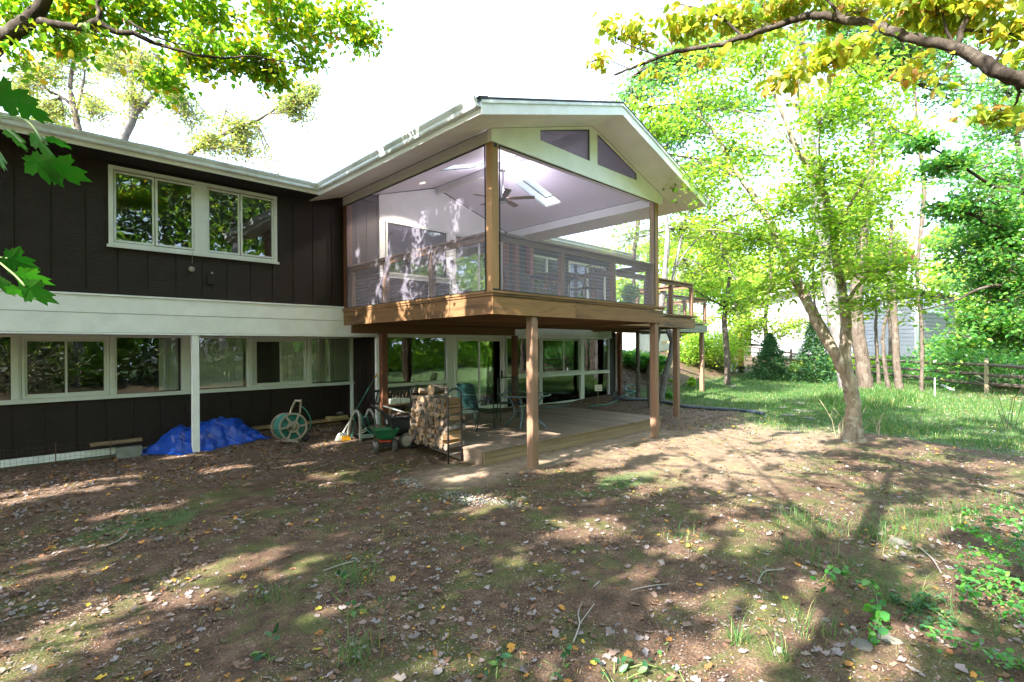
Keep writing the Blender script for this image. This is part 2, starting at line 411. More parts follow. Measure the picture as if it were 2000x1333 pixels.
def ground_mat():
    m, n, out = new_mat('yard_soil')
    v = coords(n)
    at_ = n.nodes.new('ShaderNodeAttribute'); at_.attribute_name = 'cover'
    sp = n.nodes.new('ShaderNodeSeparateColor'); n.links.new(at_.outputs['Color'], sp.inputs[0])
    big = noise(n, v, .7, 5, .6); mid = noise(n, v, 5, 6, .65); fine = noise(n, v, 60, 4, .7)
    dirt = ramp(n, mid, [(.28, (.046, .031, .023)), (.5, (.102, .063, .043)), (.72, (.18, .122, .086))])
    grit = ramp(n, fine, [(.3, (.35, .35, .35)), (.5, (.9, .9, .9)), (.70, (1.7, 1.65, 1.6))])
    dirt = mixc(n, 1.0, dirt, grit, 'MULTIPLY')
    mossf = ramp(n, noise(n, v, 1.7, 7, .72, .3), [(.48, (0, 0, 0)), (.60, (1, 1, 1))])
    moss = ramp(n, fine, [(.3, (.035, .060, .012)), (.7, (.095, .125, .030))])
    col = mixc(n, math_n(n, 'MULTIPLY', mossf, .66), dirt, moss)
    grass = ramp(n, mid, [(.3, (.035, .075, .022)), (.55, (.06, .115, .035)), (.75, (.12, .12, .06))])
    lf = ramp(n, math_n(n, 'MULTIPLY_ADD', mid, .9, math_n(n, 'SUBTRACT', sp.outputs[0], .45)), [(.35, (0, 0, 0)), (.6, (1, 1, 1))])
    col = mixc(n, math_n(n, 'MULTIPLY', lf, .85), col, grass)
    sand_sunlit = ramp(n, mid, [(.3, (.20, .145, .105)), (.7, (.40, .30, .22))])
    col = mixc(n, math_n(n, 'MULTIPLY', sp.outputs[1], .85), col, sand_sunlit)
    mul = ramp(n, noise(n, v, 22, 5, .7), [(.3, (.055, .036, .027)), (.5, (.13, .085, .062)), (.72, (.24, .175, .14))])
    col = mixc(n, math_n(n, 'MULTIPLY', sp.outputs[2], .85), col, mul)
    h = math_n(n, 'ADD', fine, math_n(n, 'MULTIPLY', mid, 2.0))
    pbr(n, out, col, .92, 0, .2, h, .7, .02)
    return m
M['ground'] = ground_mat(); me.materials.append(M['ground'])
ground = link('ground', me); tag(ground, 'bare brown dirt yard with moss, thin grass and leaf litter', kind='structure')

# ================================================================== HOUSE
YH, YL, XS = 10.56, 11.74, 5.98
house = thing('brown_house', (1.0, 10.56, .1), 'two storey dark brown house with long white band and white framed windows', 'house')
def hb(name, m, x0, x1, y0, y1, z0, z1, parent=None, bevel=0): return B(x0, x1, y0, y1, z0, z1).build(name, m, parent or house, bevel=bevel)
XW0, XE = -3.2, 15.45
# --- siding boards: each a piece of its own, joints recessed 12 mm against a dark backing wall
_sb = {}
def siding_wall(x0, x1, y, z0, z1, holes, pitch=.406, gap=.018, th=.010, start=None, face=-1):
    """boards on the plane Y=y looking to -Y; holes = [(xa, xb, za, zb)]"""
    xs = x0 if start is None else start; k = 0
    while xs < x1-1e-3:
        a, b = max(xs, x0), min(xs+pitch-gap, x1)
        if b-a > .02:
            cuts = [(z0, z1)]
            for (ha, hb_, za, zb) in holes:
                if a < hb_-.01 and b > ha+.01:
                    new = []
                    for (c, d) in cuts:
                        if za > c: new.append((c, min(za, d)))
                        if zb < d: new.append((max(zb, c), d))
                    cuts = [q for q in new if q[1]-q[0] > .03]
                    # board pieces beside a narrow overlap
                    if ha-a > .03: B(a, ha, y-th, y, max(za, z0), min(zb, z1)).build('siding_board', M['siding'], house)
                    if b-hb_ > .03: B(hb_, b, y-th, y, max(za, z0), min(zb, z1)).build('siding_board', M['siding'], house)
            for (c, d) in cuts: B(a, b, y-th, y, c, d).build('siding_board', M['siding'], house)
        xs += pitch
WU = (1.13, 3.77, 3.68, 4.99)
SW = (6.15, 9.95, 2.84, 5.03)     # glazing inside the porch
# main walls (backing) with openings, 0.14 thick
MB().plate([(XW0, 2.28), (XE, 2.28), (XE, 5.30), (XW0, 5.30)],
           [[(WU[0]+.05, WU[2]+.05), (WU[1]-.05, WU[2]+.05), (WU[1]-.05, WU[3]-.05), (WU[0]+.05, WU[3]-.05)],
            [(6.22, 3.72), (7.98, 3.72), (7.98, 4.95), (6.22, 4.95)], [(8.20, 2.90), (9.90, 2.90), (9.90, 4.95), (8.20, 4.95)],
            [(11.0, 3.3), (12.6, 3.3), (12.6, 4.7), (11.0, 4.7)], [(12.9, 2.9), (14.8, 2.9), (14.8, 4.7), (12.9, 4.7)]],
           lambda a, b, c: (a, YH+.002+c, b), .14).build('wall', M['siding'], house)
siding_wall(XW0, 5.14, YH, 2.885, 5.28, [WU], start=-3.25+.04)
siding_wall(5.22, 6.05, YH, 2.84, 5.25, [], pitch=.26)
siding_wall(10.2, XE, YH, 2.84, 5.05, [(10.9, 14.9, 2.84, 4.8)], pitch=.406)
# floor / slab between storeys with the white band in front of it
hb('band_board', M['white'], XW0, 5.15, YH-.060, YH-.002, 2.575, 2.845)
hb('band_board', M['white'], XW0, 5.98, YH-.052, YH-.002, 2.262, 2.568)
hb('band_cap', M['white'], XW0, 5.15, YH-.085, YH-.019, 2.849, 2.878)
hb('soffit', M['white'], XW0, 6.0, YH-.05, YL-.02, 2.230, 2.258)
hb('header_board', M['beam'], 5.99, 15.2, YH-.040, YH-.002, 2.33, 2.56)
hb('header_trim', M['frame'], 6.1, 15.2, YH-.055, YH-.002, 2.27, 2.325)
# lower left wall (set back under the upper storey)
hb('wall', M['siding'], XW0, 6.0, YL+.004, YL+.12, -.2, 1.10)
siding_wall(XW0, 5.94, YL, .02, 1.095, [], start=-3.25)
# side wall of the jog, its boards face the camera's left
hb('wall', M['siding'], 5.998, 6.10, YH+.06, YL+.12, -.2, 2.23)
yy = YH+.10
while yy < YL-.02:
    B(5.98, 5.997, yy, min(yy+.185, YL-.03), .1, 2.225).build('siding_board', M['siding'], house); yy += .205
hb('corner_board', M['white'], 5.955, 6.08, YH-.03, YH+.055, .12, 2.228)
hb('corner_board', M['white'], 5.905, 5.975, YL-.05, YL-.004, .1, 1.10)
# foundation: concrete ledge with a timber on top, left
hb('foundation', M['concrete'], XW0, 1.55, YL-.22, YL-.005, -.2, .20)
hb('foundation', M['concrete'], 1.56, 6.0, YL-.06, YL-.004, -.2, .15)
hb('foundation_cap', M['white'], XW0, 1.35, YL-.26, YL-.222, .12, .235)
hb('foundation', M['concrete'], 6.11, 15.3, YH-.05, YH+.10, -.1, .20)
hb('wall', M['siding'], 15.2, 15.45, YH-.02, YH+.12, .2, 5.2)
hb('wall', M['siding'], 15.30, 15.449, YH+.125, 19.5, .2, 5.3)
hb('wall', M['siding'], XW0, XE, 19.5, 19.65, 0, 5.3)
hb('wall', M['siding'], XW0, XW0+.12, YH+.2, 19.4, 0, 5.3)
hb('corner_trim', M['white'], 15.455, 15.56, YH-.11, YH+.05, .3, 2.46)
# interior: floor slabs, rear room walls
hb('floor', M['roomfloor'], XW0+.13, 15.28, YH+.16, 19.4, 2.62, 2.74)
hb('ceiling', M['room'], XW0+.13, 15.28, YL+.13, 19.4, 2.50, 2.60)
hb('ceiling', M['room'], XW0+.13, 15.28, YH+.16, 19.4, 5.12, 5.2)
hb('floor', M['roomfloor'], XW0+.13, 15.28, YL+.13, 19.4, .1, .18)
hb('floor', M['roomfloor'], 6.12, 15.28, YH+.16, YL+.12, .1, .18)
hb('room_wall', M['room'], XW0+.13, 15.28, 15.2, 15.3, .2, 2.48)
hb('room_wall', M['room'], XW0+.13, 15.28, 15.2, 15.3, 2.76, 5.1)
hb('room_wall', M['room'], 4.9, 5.0, YH+.16, 15.1, 2.76, 5.1)
hb('room_wall', M['room'], 2.45, 2.52, YL+.13, 15.1, .2, 2.48)
# --- windows
def pane(p, x0, x1, y, z0, z1, m='glass'):
    return MB().box(x0, x1, y, y+.005, z0, z1).build('pane', M[m], p)
def rail_frame(name, m, parent, x0, x1, y0, y1, z0, z1, w, wb=None):
    wb = wb or w
    b = MB().box(x0, x0+w, y0, y1, z0, z1).box(x1-w, x1, y0, y1, z0, z1).box(x0+w, x1-w, y0, y1, z1-w, z1).box(x0+w, x1-w, y0, y1, z0, z0+wb)
    return b.build(name, m, parent)
def win_root(name, x, y, z, label=None):
    o = bpy.data.objects.new(name, None); COL.objects.link(o); o.parent = house
    o.location = (x-house.location.x, y-house.location.y, z-house.location.z)
    if label: o['label'] = label
    return o
wr = win_root('window', 2.45, YH, 3.7, 'wide upper window of two sliding pairs in one white frame')
rail_frame('frame', M['frame'], wr, WU[0], WU[1], YH-.055, YH+.06, WU[2], WU[3], .06)
hb('mullion', M['frame'], 2.34, 2.55, YH-.045, YH+.05, WU[2]+.062, WU[3]-.062, wr)
for (a, b, sash) in ((1.20, 1.755, 1), (1.765, 2.335, 0), (2.555, 3.10, 1), (3.11, 3.705, 0)):
    rail_frame('sash', M['frame'], wr, a, b, YH-.035+.02*sash, YH-.012+.02*sash, WU[2]+.075, WU[3]-.075, .032)
    pane(wr, a+.03, b-.03, YH-.012+.02*sash-.01, WU[2]+.105, WU[3]-.105)
hb('sill', M['frame'], WU[0]-.03, WU[1]+.03, YH-.085, YH-.056, WU[2]-.03, WU[2]+.012, wr)
# lower left window band
zb, zt = 1.17, 2.26
wl = win_root('window', 2.5, YL, zb, 'long lower window band with four picture panes and two sliders')
hb('sill', M['frame'], XW0, 5.985, YL-.075, YL+.0, 1.098, 1.168, wl)
hb('head', M['frame'], XW0, 5.985, YL-.02, YL+.06, 2.20, 2.26, wl)
for a, b in ((-.02, .10), (1.255, 1.36), (2.37, 2.54), (3.56, 3.69), (4.86, 4.95), (5.915, 5.985), (-1.7, -1.55)):
    hb('mullion', M['frame'], a, b, YL-.04, YL+.07, 1.17, 2.26, wl)
    if b-a > .09:
        hb('mullion_ridge', M['frame'], a+.03, b-.03, YL-.052, YL-.041, 1.17, 2.24, wl)
for a, b in ((-1.54, -.025), (1.365, 2.365), (2.545, 3.555), (4.955, 5.91)): pane(wl, a, b, YL+.02, 1.17, 2.2)
for a, m_, b in ((.105, .66, 1.25), (3.695, 4.255, 4.855)):
    rail_frame('slider_frame', M['frame'], wl, a, b, YL-.030, YL+.04, 1.172, 2.20, .04)
    rail_frame('sash', M['frame'], wl, a+.042, m_+.02, YL-.012, YL+.010, 1.214, 2.158, .028)
    rail_frame('sash', M['frame'], wl, m_-.012, b-.042, YL+.012, YL+.032, 1.214, 2.158, .028)
    pane(wl, a+.07, m_-.01, YL-.002, 1.24, 2.13); pane(wl, m_+.016, b-.07, YL+.02, 1.24, 2.13)
# insect screen over the dark half of the right slider
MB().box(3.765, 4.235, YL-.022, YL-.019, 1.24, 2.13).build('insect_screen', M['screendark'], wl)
# vertical blinds behind the right hand panes
_bl = MB().box(-.043, .043, -.001, .001, 0, 1.0).mesh('blind_slat', M['blind'])
for (a, b) in ((2.56, 3.55), (3.74, 4.84), (4.97, 5.90), (2.02, 2.34)):
    x = a+.04
    while x < b:
        o = link('blind_slat', _bl, wl, (x-wl.parent.location.x-wl.location.x, YL+.09-wl.parent.location.y-wl.location.y, 1.19-wl.parent.location.z-wl.location.z), (0, 0, R(14)+random.uniform(-.05, .05))); x += .080
# lower right: picture window, sliding door, windows
def plainwin(label, x0, x1, z0, z1, sill=True):
    o = win_root('window', (x0+x1)/2, YH, z0, label)
    rail_frame('frame', M['frame'], o, x0, x1, YH-.05, YH+.06, z0, z1, .045)
    return o
hb('wall', M['beam'], 6.09, 6.14, YH-.01, YH+.14, .2, 2.3)
w1 = plainwin('picture window with a low pane under it beside the sliding door', 6.14, 7.98, .22, 2.27)
hb('sill', M['frame'], 6.14, 7.98, YH-.085, YH+.02, 1.07, 1.145, w1)
pane(w1, 6.19, 7.935, YH, 1.15, 2.22); pane(w1, 6.19, 7.935, YH, .27, 1.065)
hb('door_post', M['frame'], 7.985, 8.165, YH-.035, YH+.1, .22, 2.27)
dr = win_root('sliding_door', 9.05, YH, .25, 'white framed sliding glass door at patio level')
rail_frame('door_frame', M['frame'], dr, 8.17, 9.97, YH-.06, YH+.07, .22, 2.27, .06)
rail_frame('sash', M['frame'], dr, 8.235, 9.07, YH-.03, YH-.005, .285, 2.205, .055, .10)
rail_frame('sash', M['frame'], dr, 9.03, 9.905, YH+.0, YH+.028, .285, 2.205, .06, .10)
pane(dr, 8.29, 9.02, YH-.015, .38, 2.15); pane(dr, 9.09, 9.85, YH+.012, .38, 2.15)
hb('door_handle', M['black'], 9.86, 9.885, YH-.045, YH-.002, 1.10, 1.32, dr)
w2 = plainwin('narrow window pair just right of the sliding door', 10.02, 11.47, .22, 2.27)
hb('rail', M['frame'], 10.066, 11.424, YH-.045, YH+.05, 1.06, 1.20, w2)
pane(w2, 10.07, 11.42, YH, 1.21, 2.22); pane(w2, 10.07, 11.42, YH, .27, 1.05)
w3 = plainwin('four pane window unit beside the patio end', 11.50, 15.05, .20, 2.27)
hb('rail', M['frame'], 11.546, 15.004, YH-.045, YH+.05, 1.05, 1.16, w3)
hb('mullion', M['frame'], 13.44, 13.62, YH-.046, YH+.052, .246, 1.048, w3); hb('mullion', M['frame'], 13.44, 13.62, YH-.046, YH+.052, 1.162, 2.224, w3)
rail_frame('sash', M['frame'], w3, 11.56, 12.60, YH-.03, YH-.008, 1.17, 2.21, .035); rail_frame('sash', M['frame'], w3, 12.56, 13.43, YH-.004, YH+.018, 1.17, 2.21, .035)
pane(w3, 11.6, 12.57, YH-.02, 1.2, 2.18); pane(w3, 12.6, 13.4, YH+.006, 1.2, 2.18); pane(w3, 11.55, 13.43, YH+.01, .25, 1.045)
pane(w3, 13.63, 15.0, YH, 1.165, 2.22); pane(w3, 13.63, 15.0, YH, .25, 1.045)
hb('wall', M['siding'], 15.055, 15.195, YH-.015, YH+.12, .2, 2.3)
# inside the porch: picture window and door
w4 = win_root('window', 7.1, YH, 3.7, 'picture window looking into the screened porch')
siding_wall(6.06, 8.05, YH-.012, 2.84, 3.60, [], pitch=.26)
MB().plate([(6.05, 3.62), (8.06, 3.62), (8.06, 2.84), (10.02, 2.84), (10.02, 5.26), (7.65, 5.98), (6.05, 5.50)], [[(6.22, 3.72), (7.98, 3.72), (7.98, 4.93), (6.22, 4.93)], [(8.20, 2.88), (9.90, 2.88), (9.90, 4.95), (8.20, 4.95)]],
           lambda a, b, c: (a, YH-.03+c, b), .028).build('door_surround', M['white'], w4)
rail_frame('frame', M['frame'], w4, 6.20, 8.0, YH-.055, YH-.032, 3.70, 4.95, .05); pane(w4, 6.25, 7.95, YH+.02, 3.74, 4.9)
dr2 = win_root('sliding_door', 9.05, YH, 2.85, 'sliding glass door from the house to the porch')
rail_frame('sash', M['frame'], dr2, 8.20, 9.07, YH-.05, YH-.031, 2.88, 4.94, .06); rail_frame('sash', M['frame'], dr2, 9.03, 9.90, YH-.029, YH-.01, 2.88, 4.94, .06)
pane(dr2, 8.26, 9.02, YH-.04, 2.94, 4.88); pane(dr2, 9.08, 9.85, YH-.02, 2.94, 4.88)
# upper windows past the porch
w5 = win_root('window', 11.8, YH, 3.3, 'upper window opening on the open deck')
rail_frame('frame', M['frame'], w5, 10.95, 12.65, YH-.05, YH+.05, 3.25, 4.75, .06); pane(w5, 11.0, 12.6, YH, 3.3, 4.7)
hb('mullion', M['frame'], 11.77, 11.83, YH-.045, YH+.04, 3.312, 4.688, w5)
dr3 = win_root('sliding_door', 13.8, YH, 2.85, 'glass door on the open deck')
rail_frame('frame', M['frame'], dr3, 12.85, 14.85, YH-.05, YH+.05, 2.84, 4.75, .07); pane(dr3, 12.92, 14.78, YH, 2.9, 4.68)
hb('mullion', M['frame'], 13.8, 13.87, YH-.045, YH+.04, 2.912, 4.678, dr3)
# --- main roof
RS = .31
ZEL = 5.04
def roofz(y): return 5.235+RS*(y-9.96)
mr = MB()
for (x0, x1) in ((XW0-.4, 4.30), (10.98, XE+.5)):
    mr.add([(x0, 9.96, 5.235), (x1, 9.96, 5.235), (x1, 15.0, roofz(15)), (x0, 15.0, roofz(15)), (x0, 9.96, 5.20), (x1, 9.96, 5.20), (x1, 15.0, roofz(15)-.12), (x0, 15.0, roofz(15)-.12)],
           [(0, 1, 2, 3), (7, 6, 5, 4), (0, 4, 5, 1), (1, 5, 6, 2), (2, 6, 7, 3), (3, 7, 4, 0)])
x0, x1 = XW0-.4, XE+.5
mr.add([(x0, 15.0, roofz(15)), (x1, 15.0, roofz(15)), (x1, 20.2, 5.2), (x0, 20.2, 5.2), (x0, 15.0, roofz(15)-.12), (x1, 15.0, roofz(15)-.12), (x1, 20.2, 5.08), (x0, 20.2, 5.08)],
       [(0, 1, 2, 3), (7, 6, 5, 4), (0, 4, 5, 1), (1, 5, 6, 2), (2, 6, 7, 3), (3, 7, 4, 0)])
mr.add([(4.30, 10.6, roofz(10.6)), (10.98, 10.6, roofz(10.6)), (10.98, 15, roofz(15)), (4.30, 15, roofz(15)), (4.30, 10.6, roofz(10.6)-.1), (10.98, 10.6, roofz(10.6)-.1), (10.98, 15, roofz(15)-.1), (4.30, 15, roofz(15)-.1)],
       [(0, 1, 2, 3), (7, 6, 5, 4), (0, 4, 5, 1), (1, 5, 6, 2), (2, 6, 7, 3), (3, 7, 4, 0)])
roof = mr.build('roof', M['shingle'], house)
# shingle butts along the eave, each lap a few millimetres proud
_sh = MB().box(0, .29, 0, .16, 0, .009).mesh('shingle', M['shingle'])
def eave_shingles(parent, xa, xb, y, zf, n=1):
    x = xa; k = 0
    inv = wloc(parent).inverted()
    while x < xb-.3:
        p = inv @ Vector((x, y-.018-.004*(k % 3), zf+.004+.003*(k % 2))); link('shingle', _sh, parent, p, (math.atan(RS), 0, 0)); x += .30; k += 1
eave_shingles(house, XW0-.4, 4.32, 9.93, 5.232)
def gutter(name, parent, a, b, out):
    """K-style trough from a to b (back top edge), projecting toward out"""
    a = Vector(a); b = Vector(b); o = Vector(out)
    prof = [(0, 0), (0, -.125), (.075, -.125), (.085, -.105), (.085, -.075), (.105, -.045), (.118, -.022), (.118, -.002), (.108, -.002), (.106, -.02), (.093, -.042), (.075, -.075), (.070, -.115), (.006, -.115), (.006, 0)]
    m = MB(); vs = []
    for p in (a, b):
        for (d, h) in prof: vs.append(p+o*d+Vector((0, 0, h)))
    n = len(prof); fs = [(i, (i+1) % n, n+(i+1) % n, n+i) for i in range(n)]+[tuple(range(n-1, -1, -1)), tuple(range(n, 2*n))]
    m.add(vs, fs); return m.build(name, M['gutter'], parent)
gutter('gutter', house, (XW0-.4, 9.958, 5.222), (4.35, 9.958, 5.222), (0, -1, 0))
gutter('gutter', house, (11.0, 9.958, 5.222), (XE+.5, 9.958, 5.222), (0, -1, 0))
hb('eave_fascia', M['white'], XW0-.4, 4.42, 9.962, 9.985, 5.035, 5.196)
hb('eave_fascia', M['white'], 11.0, XE+.5, 9.962, 9.985, 5.035, 5.196)
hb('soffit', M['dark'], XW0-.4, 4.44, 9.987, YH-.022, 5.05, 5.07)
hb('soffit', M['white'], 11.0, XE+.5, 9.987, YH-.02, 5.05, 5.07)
hb('frieze', M['siding'], XW0, 5.14, YH-.04, YH-.020, 4.995, 5.045) if False else None
hb('chimney', M['redwood'], 12.2, 13.0, 13.4, 14.2, 5.9, 6.9)
# support post under the overhang
hb('support_post', M['white'], 2.30, 2.41, 10.535, 10.645, .02, 2.23, bevel=.004)
# small fixtures on the upper wall
cord = MB().tube([onY(375.5, 492, YH-.10), onY(375.5, 515, YH-.10)], .004, 5)
bell = MB().lathe([(.004, .0), (.03, .005), (.047, .02), (.05, .035), (.045, .05), (.02, .06), (.004, .065)], (0, 0, 0), 14, 'Y')
b0 = thing('wind_bell', onY(375.5, 526, YH-.10), 'round metal bell hanging on a cord under the upper window', 'bell')
p_ = wloc(b0).inverted(); cord.v = [tuple(p_ @ Vector(v)) for v in cord.v]
cord.build('cord', M['cable'], b0, local=True); bell.build('disc', M['greywood'], b0, local=True)
bx_ = onY(415, 548, YH)
el = MB().box(bx_.x-.085, bx_.x+.07, YH-.05, YH-.02, bx_.z-.07, bx_.z+.09)
er = thing('outlet_box', (bx_.x, YH-.03, bx_.z), 'dark wall outlet box with a loose black cable on brown siding', 'outlet')
el.build('box', M['siding'], er)
MB().tube([(bx_.x+.01, YH-.05, bx_.z-.06), (bx_.x+.02, YH-.08, bx_.z-.14), (bx_.x-.03, YH-.06, bx_.z-.24), (bx_.x-.02, YH-.04, bx_.z-.36)], .009, 6).build('cable', M['black'], er)
c_ = onY(413, 534, YH); MB().lathe([(.001, 0), (.022, 0), (.022, .02), (.001, .022)], (c_.x, YH-.041, c_.z), 10, 'Y').build('button', M['greywood'], er)
# ================================================================== SCREENED PORCH
XL, XR, YF = 5.145, 10.15, 5.68
porch = thing('screened_porch', (7.65, 8.0, 2.4), 'screened porch with white gable roof raised on brown posts beside the house', 'porch')
def pb(name, m, x0, x1, y0, y1, z0, z1, parent=None, bevel=0): return B(x0, x1, y0, y1, z0, z1).build(name, m, parent or porch, bevel=bevel)
def zu(x): return 6.03-.31*abs(x-7.65)
def zt(x): return 6.245-.31*abs(x-7.65)
# roof slopes with skylight openings
SKR = (8.36, 9.46, 7.95, 8.46); SKL = (6.20, 7.15, 7.98, 8.50)
def slope(name, m, xa, xb, y0, y1, hole, zf, th):
    h = [[(hole[0], hole[2]), (hole[1], hole[2]), (hole[1], hole[3]), (hole[0], hole[3])]] if hole else []
    return MB().plate([(xa, y0), (xb, y0), (xb, y1), (xa, y1)], h, lambda a, b, c: (a, b, zf(a)+c), th).build(name, m, porch)
slope('roof', M['shingle'], 4.36, 7.65, 5.015, 13.2, SKL, lambda x: zt(x)-.035, .035)
slope('roof', M['shingle'], 7.65, 10.94, 5.015, 13.2, SKR, lambda x: zt(x)-.035, .035)
def ceil_mat():
    m, n, out = new_mat('beadboard_ceiling'); v = coords(n)
    wv = n.nodes.new('ShaderNodeTexWave'); wv.bands_direction = 'X'; wv.inputs['Scale'].default_value = 3.6; n.links.new(v, wv.inputs['Vector'])
    g = ramp(n, wv.outputs['Fac'], [(.0, (0, 0, 0)), (.10, (1, 1, 1))])
    col = mixc(n, g, (.64, .60, .76), (.80, .76, .93))
    pbr(n, out, col, .45, 0, .4, g, .5, .004); return m
M['bead'] = ceil_mat()
slope('ceiling', M['bead'], 5.22, 7.60, 5.79, 10.52, SKL, lambda x: zu(x)-.022, .02)
slope('ceiling', M['bead'], 7.70, 10.08, 5.79, 10.52, SKR, lambda x: zu(x)-.022, .02)
slope('soffit', M['white'], 4.42, 7.65, 5.06, 5.675, None, lambda x: zu(x), .018)
slope('soffit', M['white'], 7.65, 10.88, 5.06, 5.675, None, lambda x: zu(x), .018)
slope('soffit', M['white'], 4.42, 5.14, 5.68, 10.5, None, lambda x: zu(x), .018)
slope('soffit', M['white'], 10.16, 10.88, 5.68, 10.5, None, lambda x: zu(x), .018)
# skylight shafts and panes
for (a, b, c, d) in (SKL, SKR):
    sh = MB(); e = .012
    for (p, q) in (((a, c), (b, c)), ((b, c), (b, d)), ((b, d), (a, d)), ((a, d), (a, c))):
        n_ = Vector((q[1]-p[1], -(q[0]-p[0]), 0)).normalized()*e
        sh.add([(p[0], p[1], zu(p[0])-.03), (q[0], q[1], zu(q[0])-.03), (q[0], q[1], zt(q[0])+.08), (p[0], p[1], zt(p[0])+.08),
                (p[0]+n_.x, p[1]+n_.y, zu(p[0])-.03), (q[0]+n_.x, q[1]+n_.y, zu(q[0])-.03), (q[0]+n_.x, q[1]+n_.y, zt(q[0])+.08), (p[0]+n_.x, p[1]+n_.y, zt(p[0])+.08)],
               [(0, 1, 2, 3), (7, 6, 5, 4), (0, 4, 5, 1), (3, 2, 6, 7), (0, 3, 7, 4), (1, 5, 6, 2)])
    s_ = sh.build('skylight', M['white'], porch)
    MB().add([(a-.03, c-.03, zt(a-.03)+.085), (b+.03, c-.03, zt(b+.03)+.085), (b+.03, d+.03, zt(b+.03)+.085), (a-.03, d+.03, zt(a-.03)+.085)], [(0, 1, 2, 3)]).build('pane', M['skyglass'], s_)
# barge boards on the gable, eave fascia, gutters
def rake(x0, x1, y0, y1, zf0, zf1, name, m):
    return MB().add([(x0, y0, zf0(x0)), (x1, y0, zf0(x1)), (x1, y1, zf0(x1)), (x0, y1, zf0(x0)), (x0, y0, zf1(x0)), (x1, y0, zf1(x1)), (x1, y1, zf1(x1)), (x0, y1, zf1(x0))],
                    [(0, 3, 2, 1), (4, 5, 6, 7), (0, 1, 5, 4), (1, 2, 6, 5), (2, 3, 7, 6), (3, 0, 4, 7)]).build(name, m, porch)
for x0, x1 in ((4.385, 7.649), (7.651, 10.915)):
    rake(x0, x1, 5.028, 5.055, lambda x: zu(x)-.012, lambda x: zt(x)-.075, 'barge_board', M['white'])
    rake(x0, x1, 5.012, 5.027, lambda x: zt(x)-.078, lambda x: zt(x)-.037, 'barge_trim', M['gutter'])
pb('eave_fascia', M['white'], 4.395, 4.418, 5.057, 9.955, 5.028, 5.19)
pb('eave_fascia', M['white'], 10.882, 10.905, 5.057, 9.955, 5.028, 5.19)
gutter('gutter', porch, (4.392, 9.86, 5.222), (4.392, 5.03, 5.222), (-1, 0, 0))
gutter('gutter', porch, (10.908, 5.03, 5.222), (10.908, 9.9, 5.222), (1, 0, 0))
# shingle edge along the left eave
y = 5.02; k = 0; inv = wloc(porch).inverted()
_shy = MB().box(0, .16, 0, .29, 0, .009).mesh('shingle', M['shingle'])
while y < 9.9:
    link('shingle', _shy, porch, inv @ Vector((4.345+.004*(k % 3), y, zt(4.35)+.003+.003*(k % 2))), (0, -math.atan(RS), 0)); y += .30; k += 1
# gable infill with two sloping openings
GOL = [(6.23, 5.375), (7.57, 5.363), (7.57, 5.945), (6.23, 5.544)]
GOR = [(7.80, 5.357), (9.14, 5.358), (9.14, 5.504), (7.80, 5.94)]
MB().plate([(5.145, 5.065), (10.155, 5.052), (10.155, zu(10.155)-.004), (7.65, zu(7.65)-.004), (5.145, zu(5.145)-.004)], [GOL, GOR],
           lambda a, b, c: (a, YF+c, b), .09).build('gable_wall', M['white'], porch)
for G in (GOL, GOR):
    cx_ = sum(p[0] for p in G)/4; cz_ = sum(p[1] for p in G)/4
    inn = [(cx_+(p[0]-cx_)*.965, cz_+(p[1]-cz_)*.93) for p in G]
    gf = MB().plate(G, [inn], lambda a, b, c: (a, YF+.02+c, b), .012).build('gable_opening', M['black'], porch)
    MB().plate(inn, [], lambda a, b, c: (a, YF+.024+c, b), .001).build('insect_screen', M['screengable'], gf)
# side beams under the eaves
pb('side_beam', M['beam'], 5.15, 5.21, YF+.095, 10.50, 5.07, 5.245)
pb('side_beam', M['beam'], 10.09, 10.15, YF+.095, 10.50, 5.055, 5.245)
pb('beam_lining', M['beam'], 5.36, 9.85, YF+.10, YF+.20, 5.085, 5.22)
pb('ridge_beam', M['beam'], 7.605, 7.695, 5.80, 10.50, 5.82, 5.985)
# upper posts
ups = []
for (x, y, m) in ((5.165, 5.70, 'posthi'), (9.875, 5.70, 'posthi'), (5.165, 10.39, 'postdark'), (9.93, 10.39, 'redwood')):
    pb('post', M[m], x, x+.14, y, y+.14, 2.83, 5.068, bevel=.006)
pb('bracket', M['black'], 5.161, 5.30, 5.69, 5.699, 2.832, 2.862)
pb('bracket', M['black'], 5.21, 5.27, 5.692, 5.699, 5.00, 5.066)
# screens with black spline frames
def screen_panel(p0, p1, z0, z1, off):
    p0 = Vector(p0); p1 = Vector(p1); d = (p1-p0).normalized(); n_ = Vector(off)
    f = MB(); w_ = .016
    for (a, b) in (((p0, z0), (p1, z0)), ((p0, z1), (p1, z1))):
        f.bar(a[0]+Vector((0, 0, a[1])), b[0]+Vector((0, 0, b[1])), w_, w_)
    for q in (p0, p1): f.bar(q+Vector((0, 0, z0)), q+Vector((0, 0, z1)), w_, w_)
    fo = f.build('screen_frame', M['black'], porch)
    e = n_*.001
    MB().add([p0+Vector((0, 0, z0)), p1+Vector((0, 0, z0)), p1+Vector((0, 0, z1)), p0+Vector((0, 0, z1))], [(0, 1, 2, 3)]).build('insect_screen', M['screen'], fo)
screen_panel((5.325, 5.705, 0), (9.86, 5.705, 0), 2.842, 5.05, (0, -1, 0))
screen_panel((5.17, 5.86, 0), (5.17, 10.37, 0), 2.842, 5.055, (-1, 0, 0))
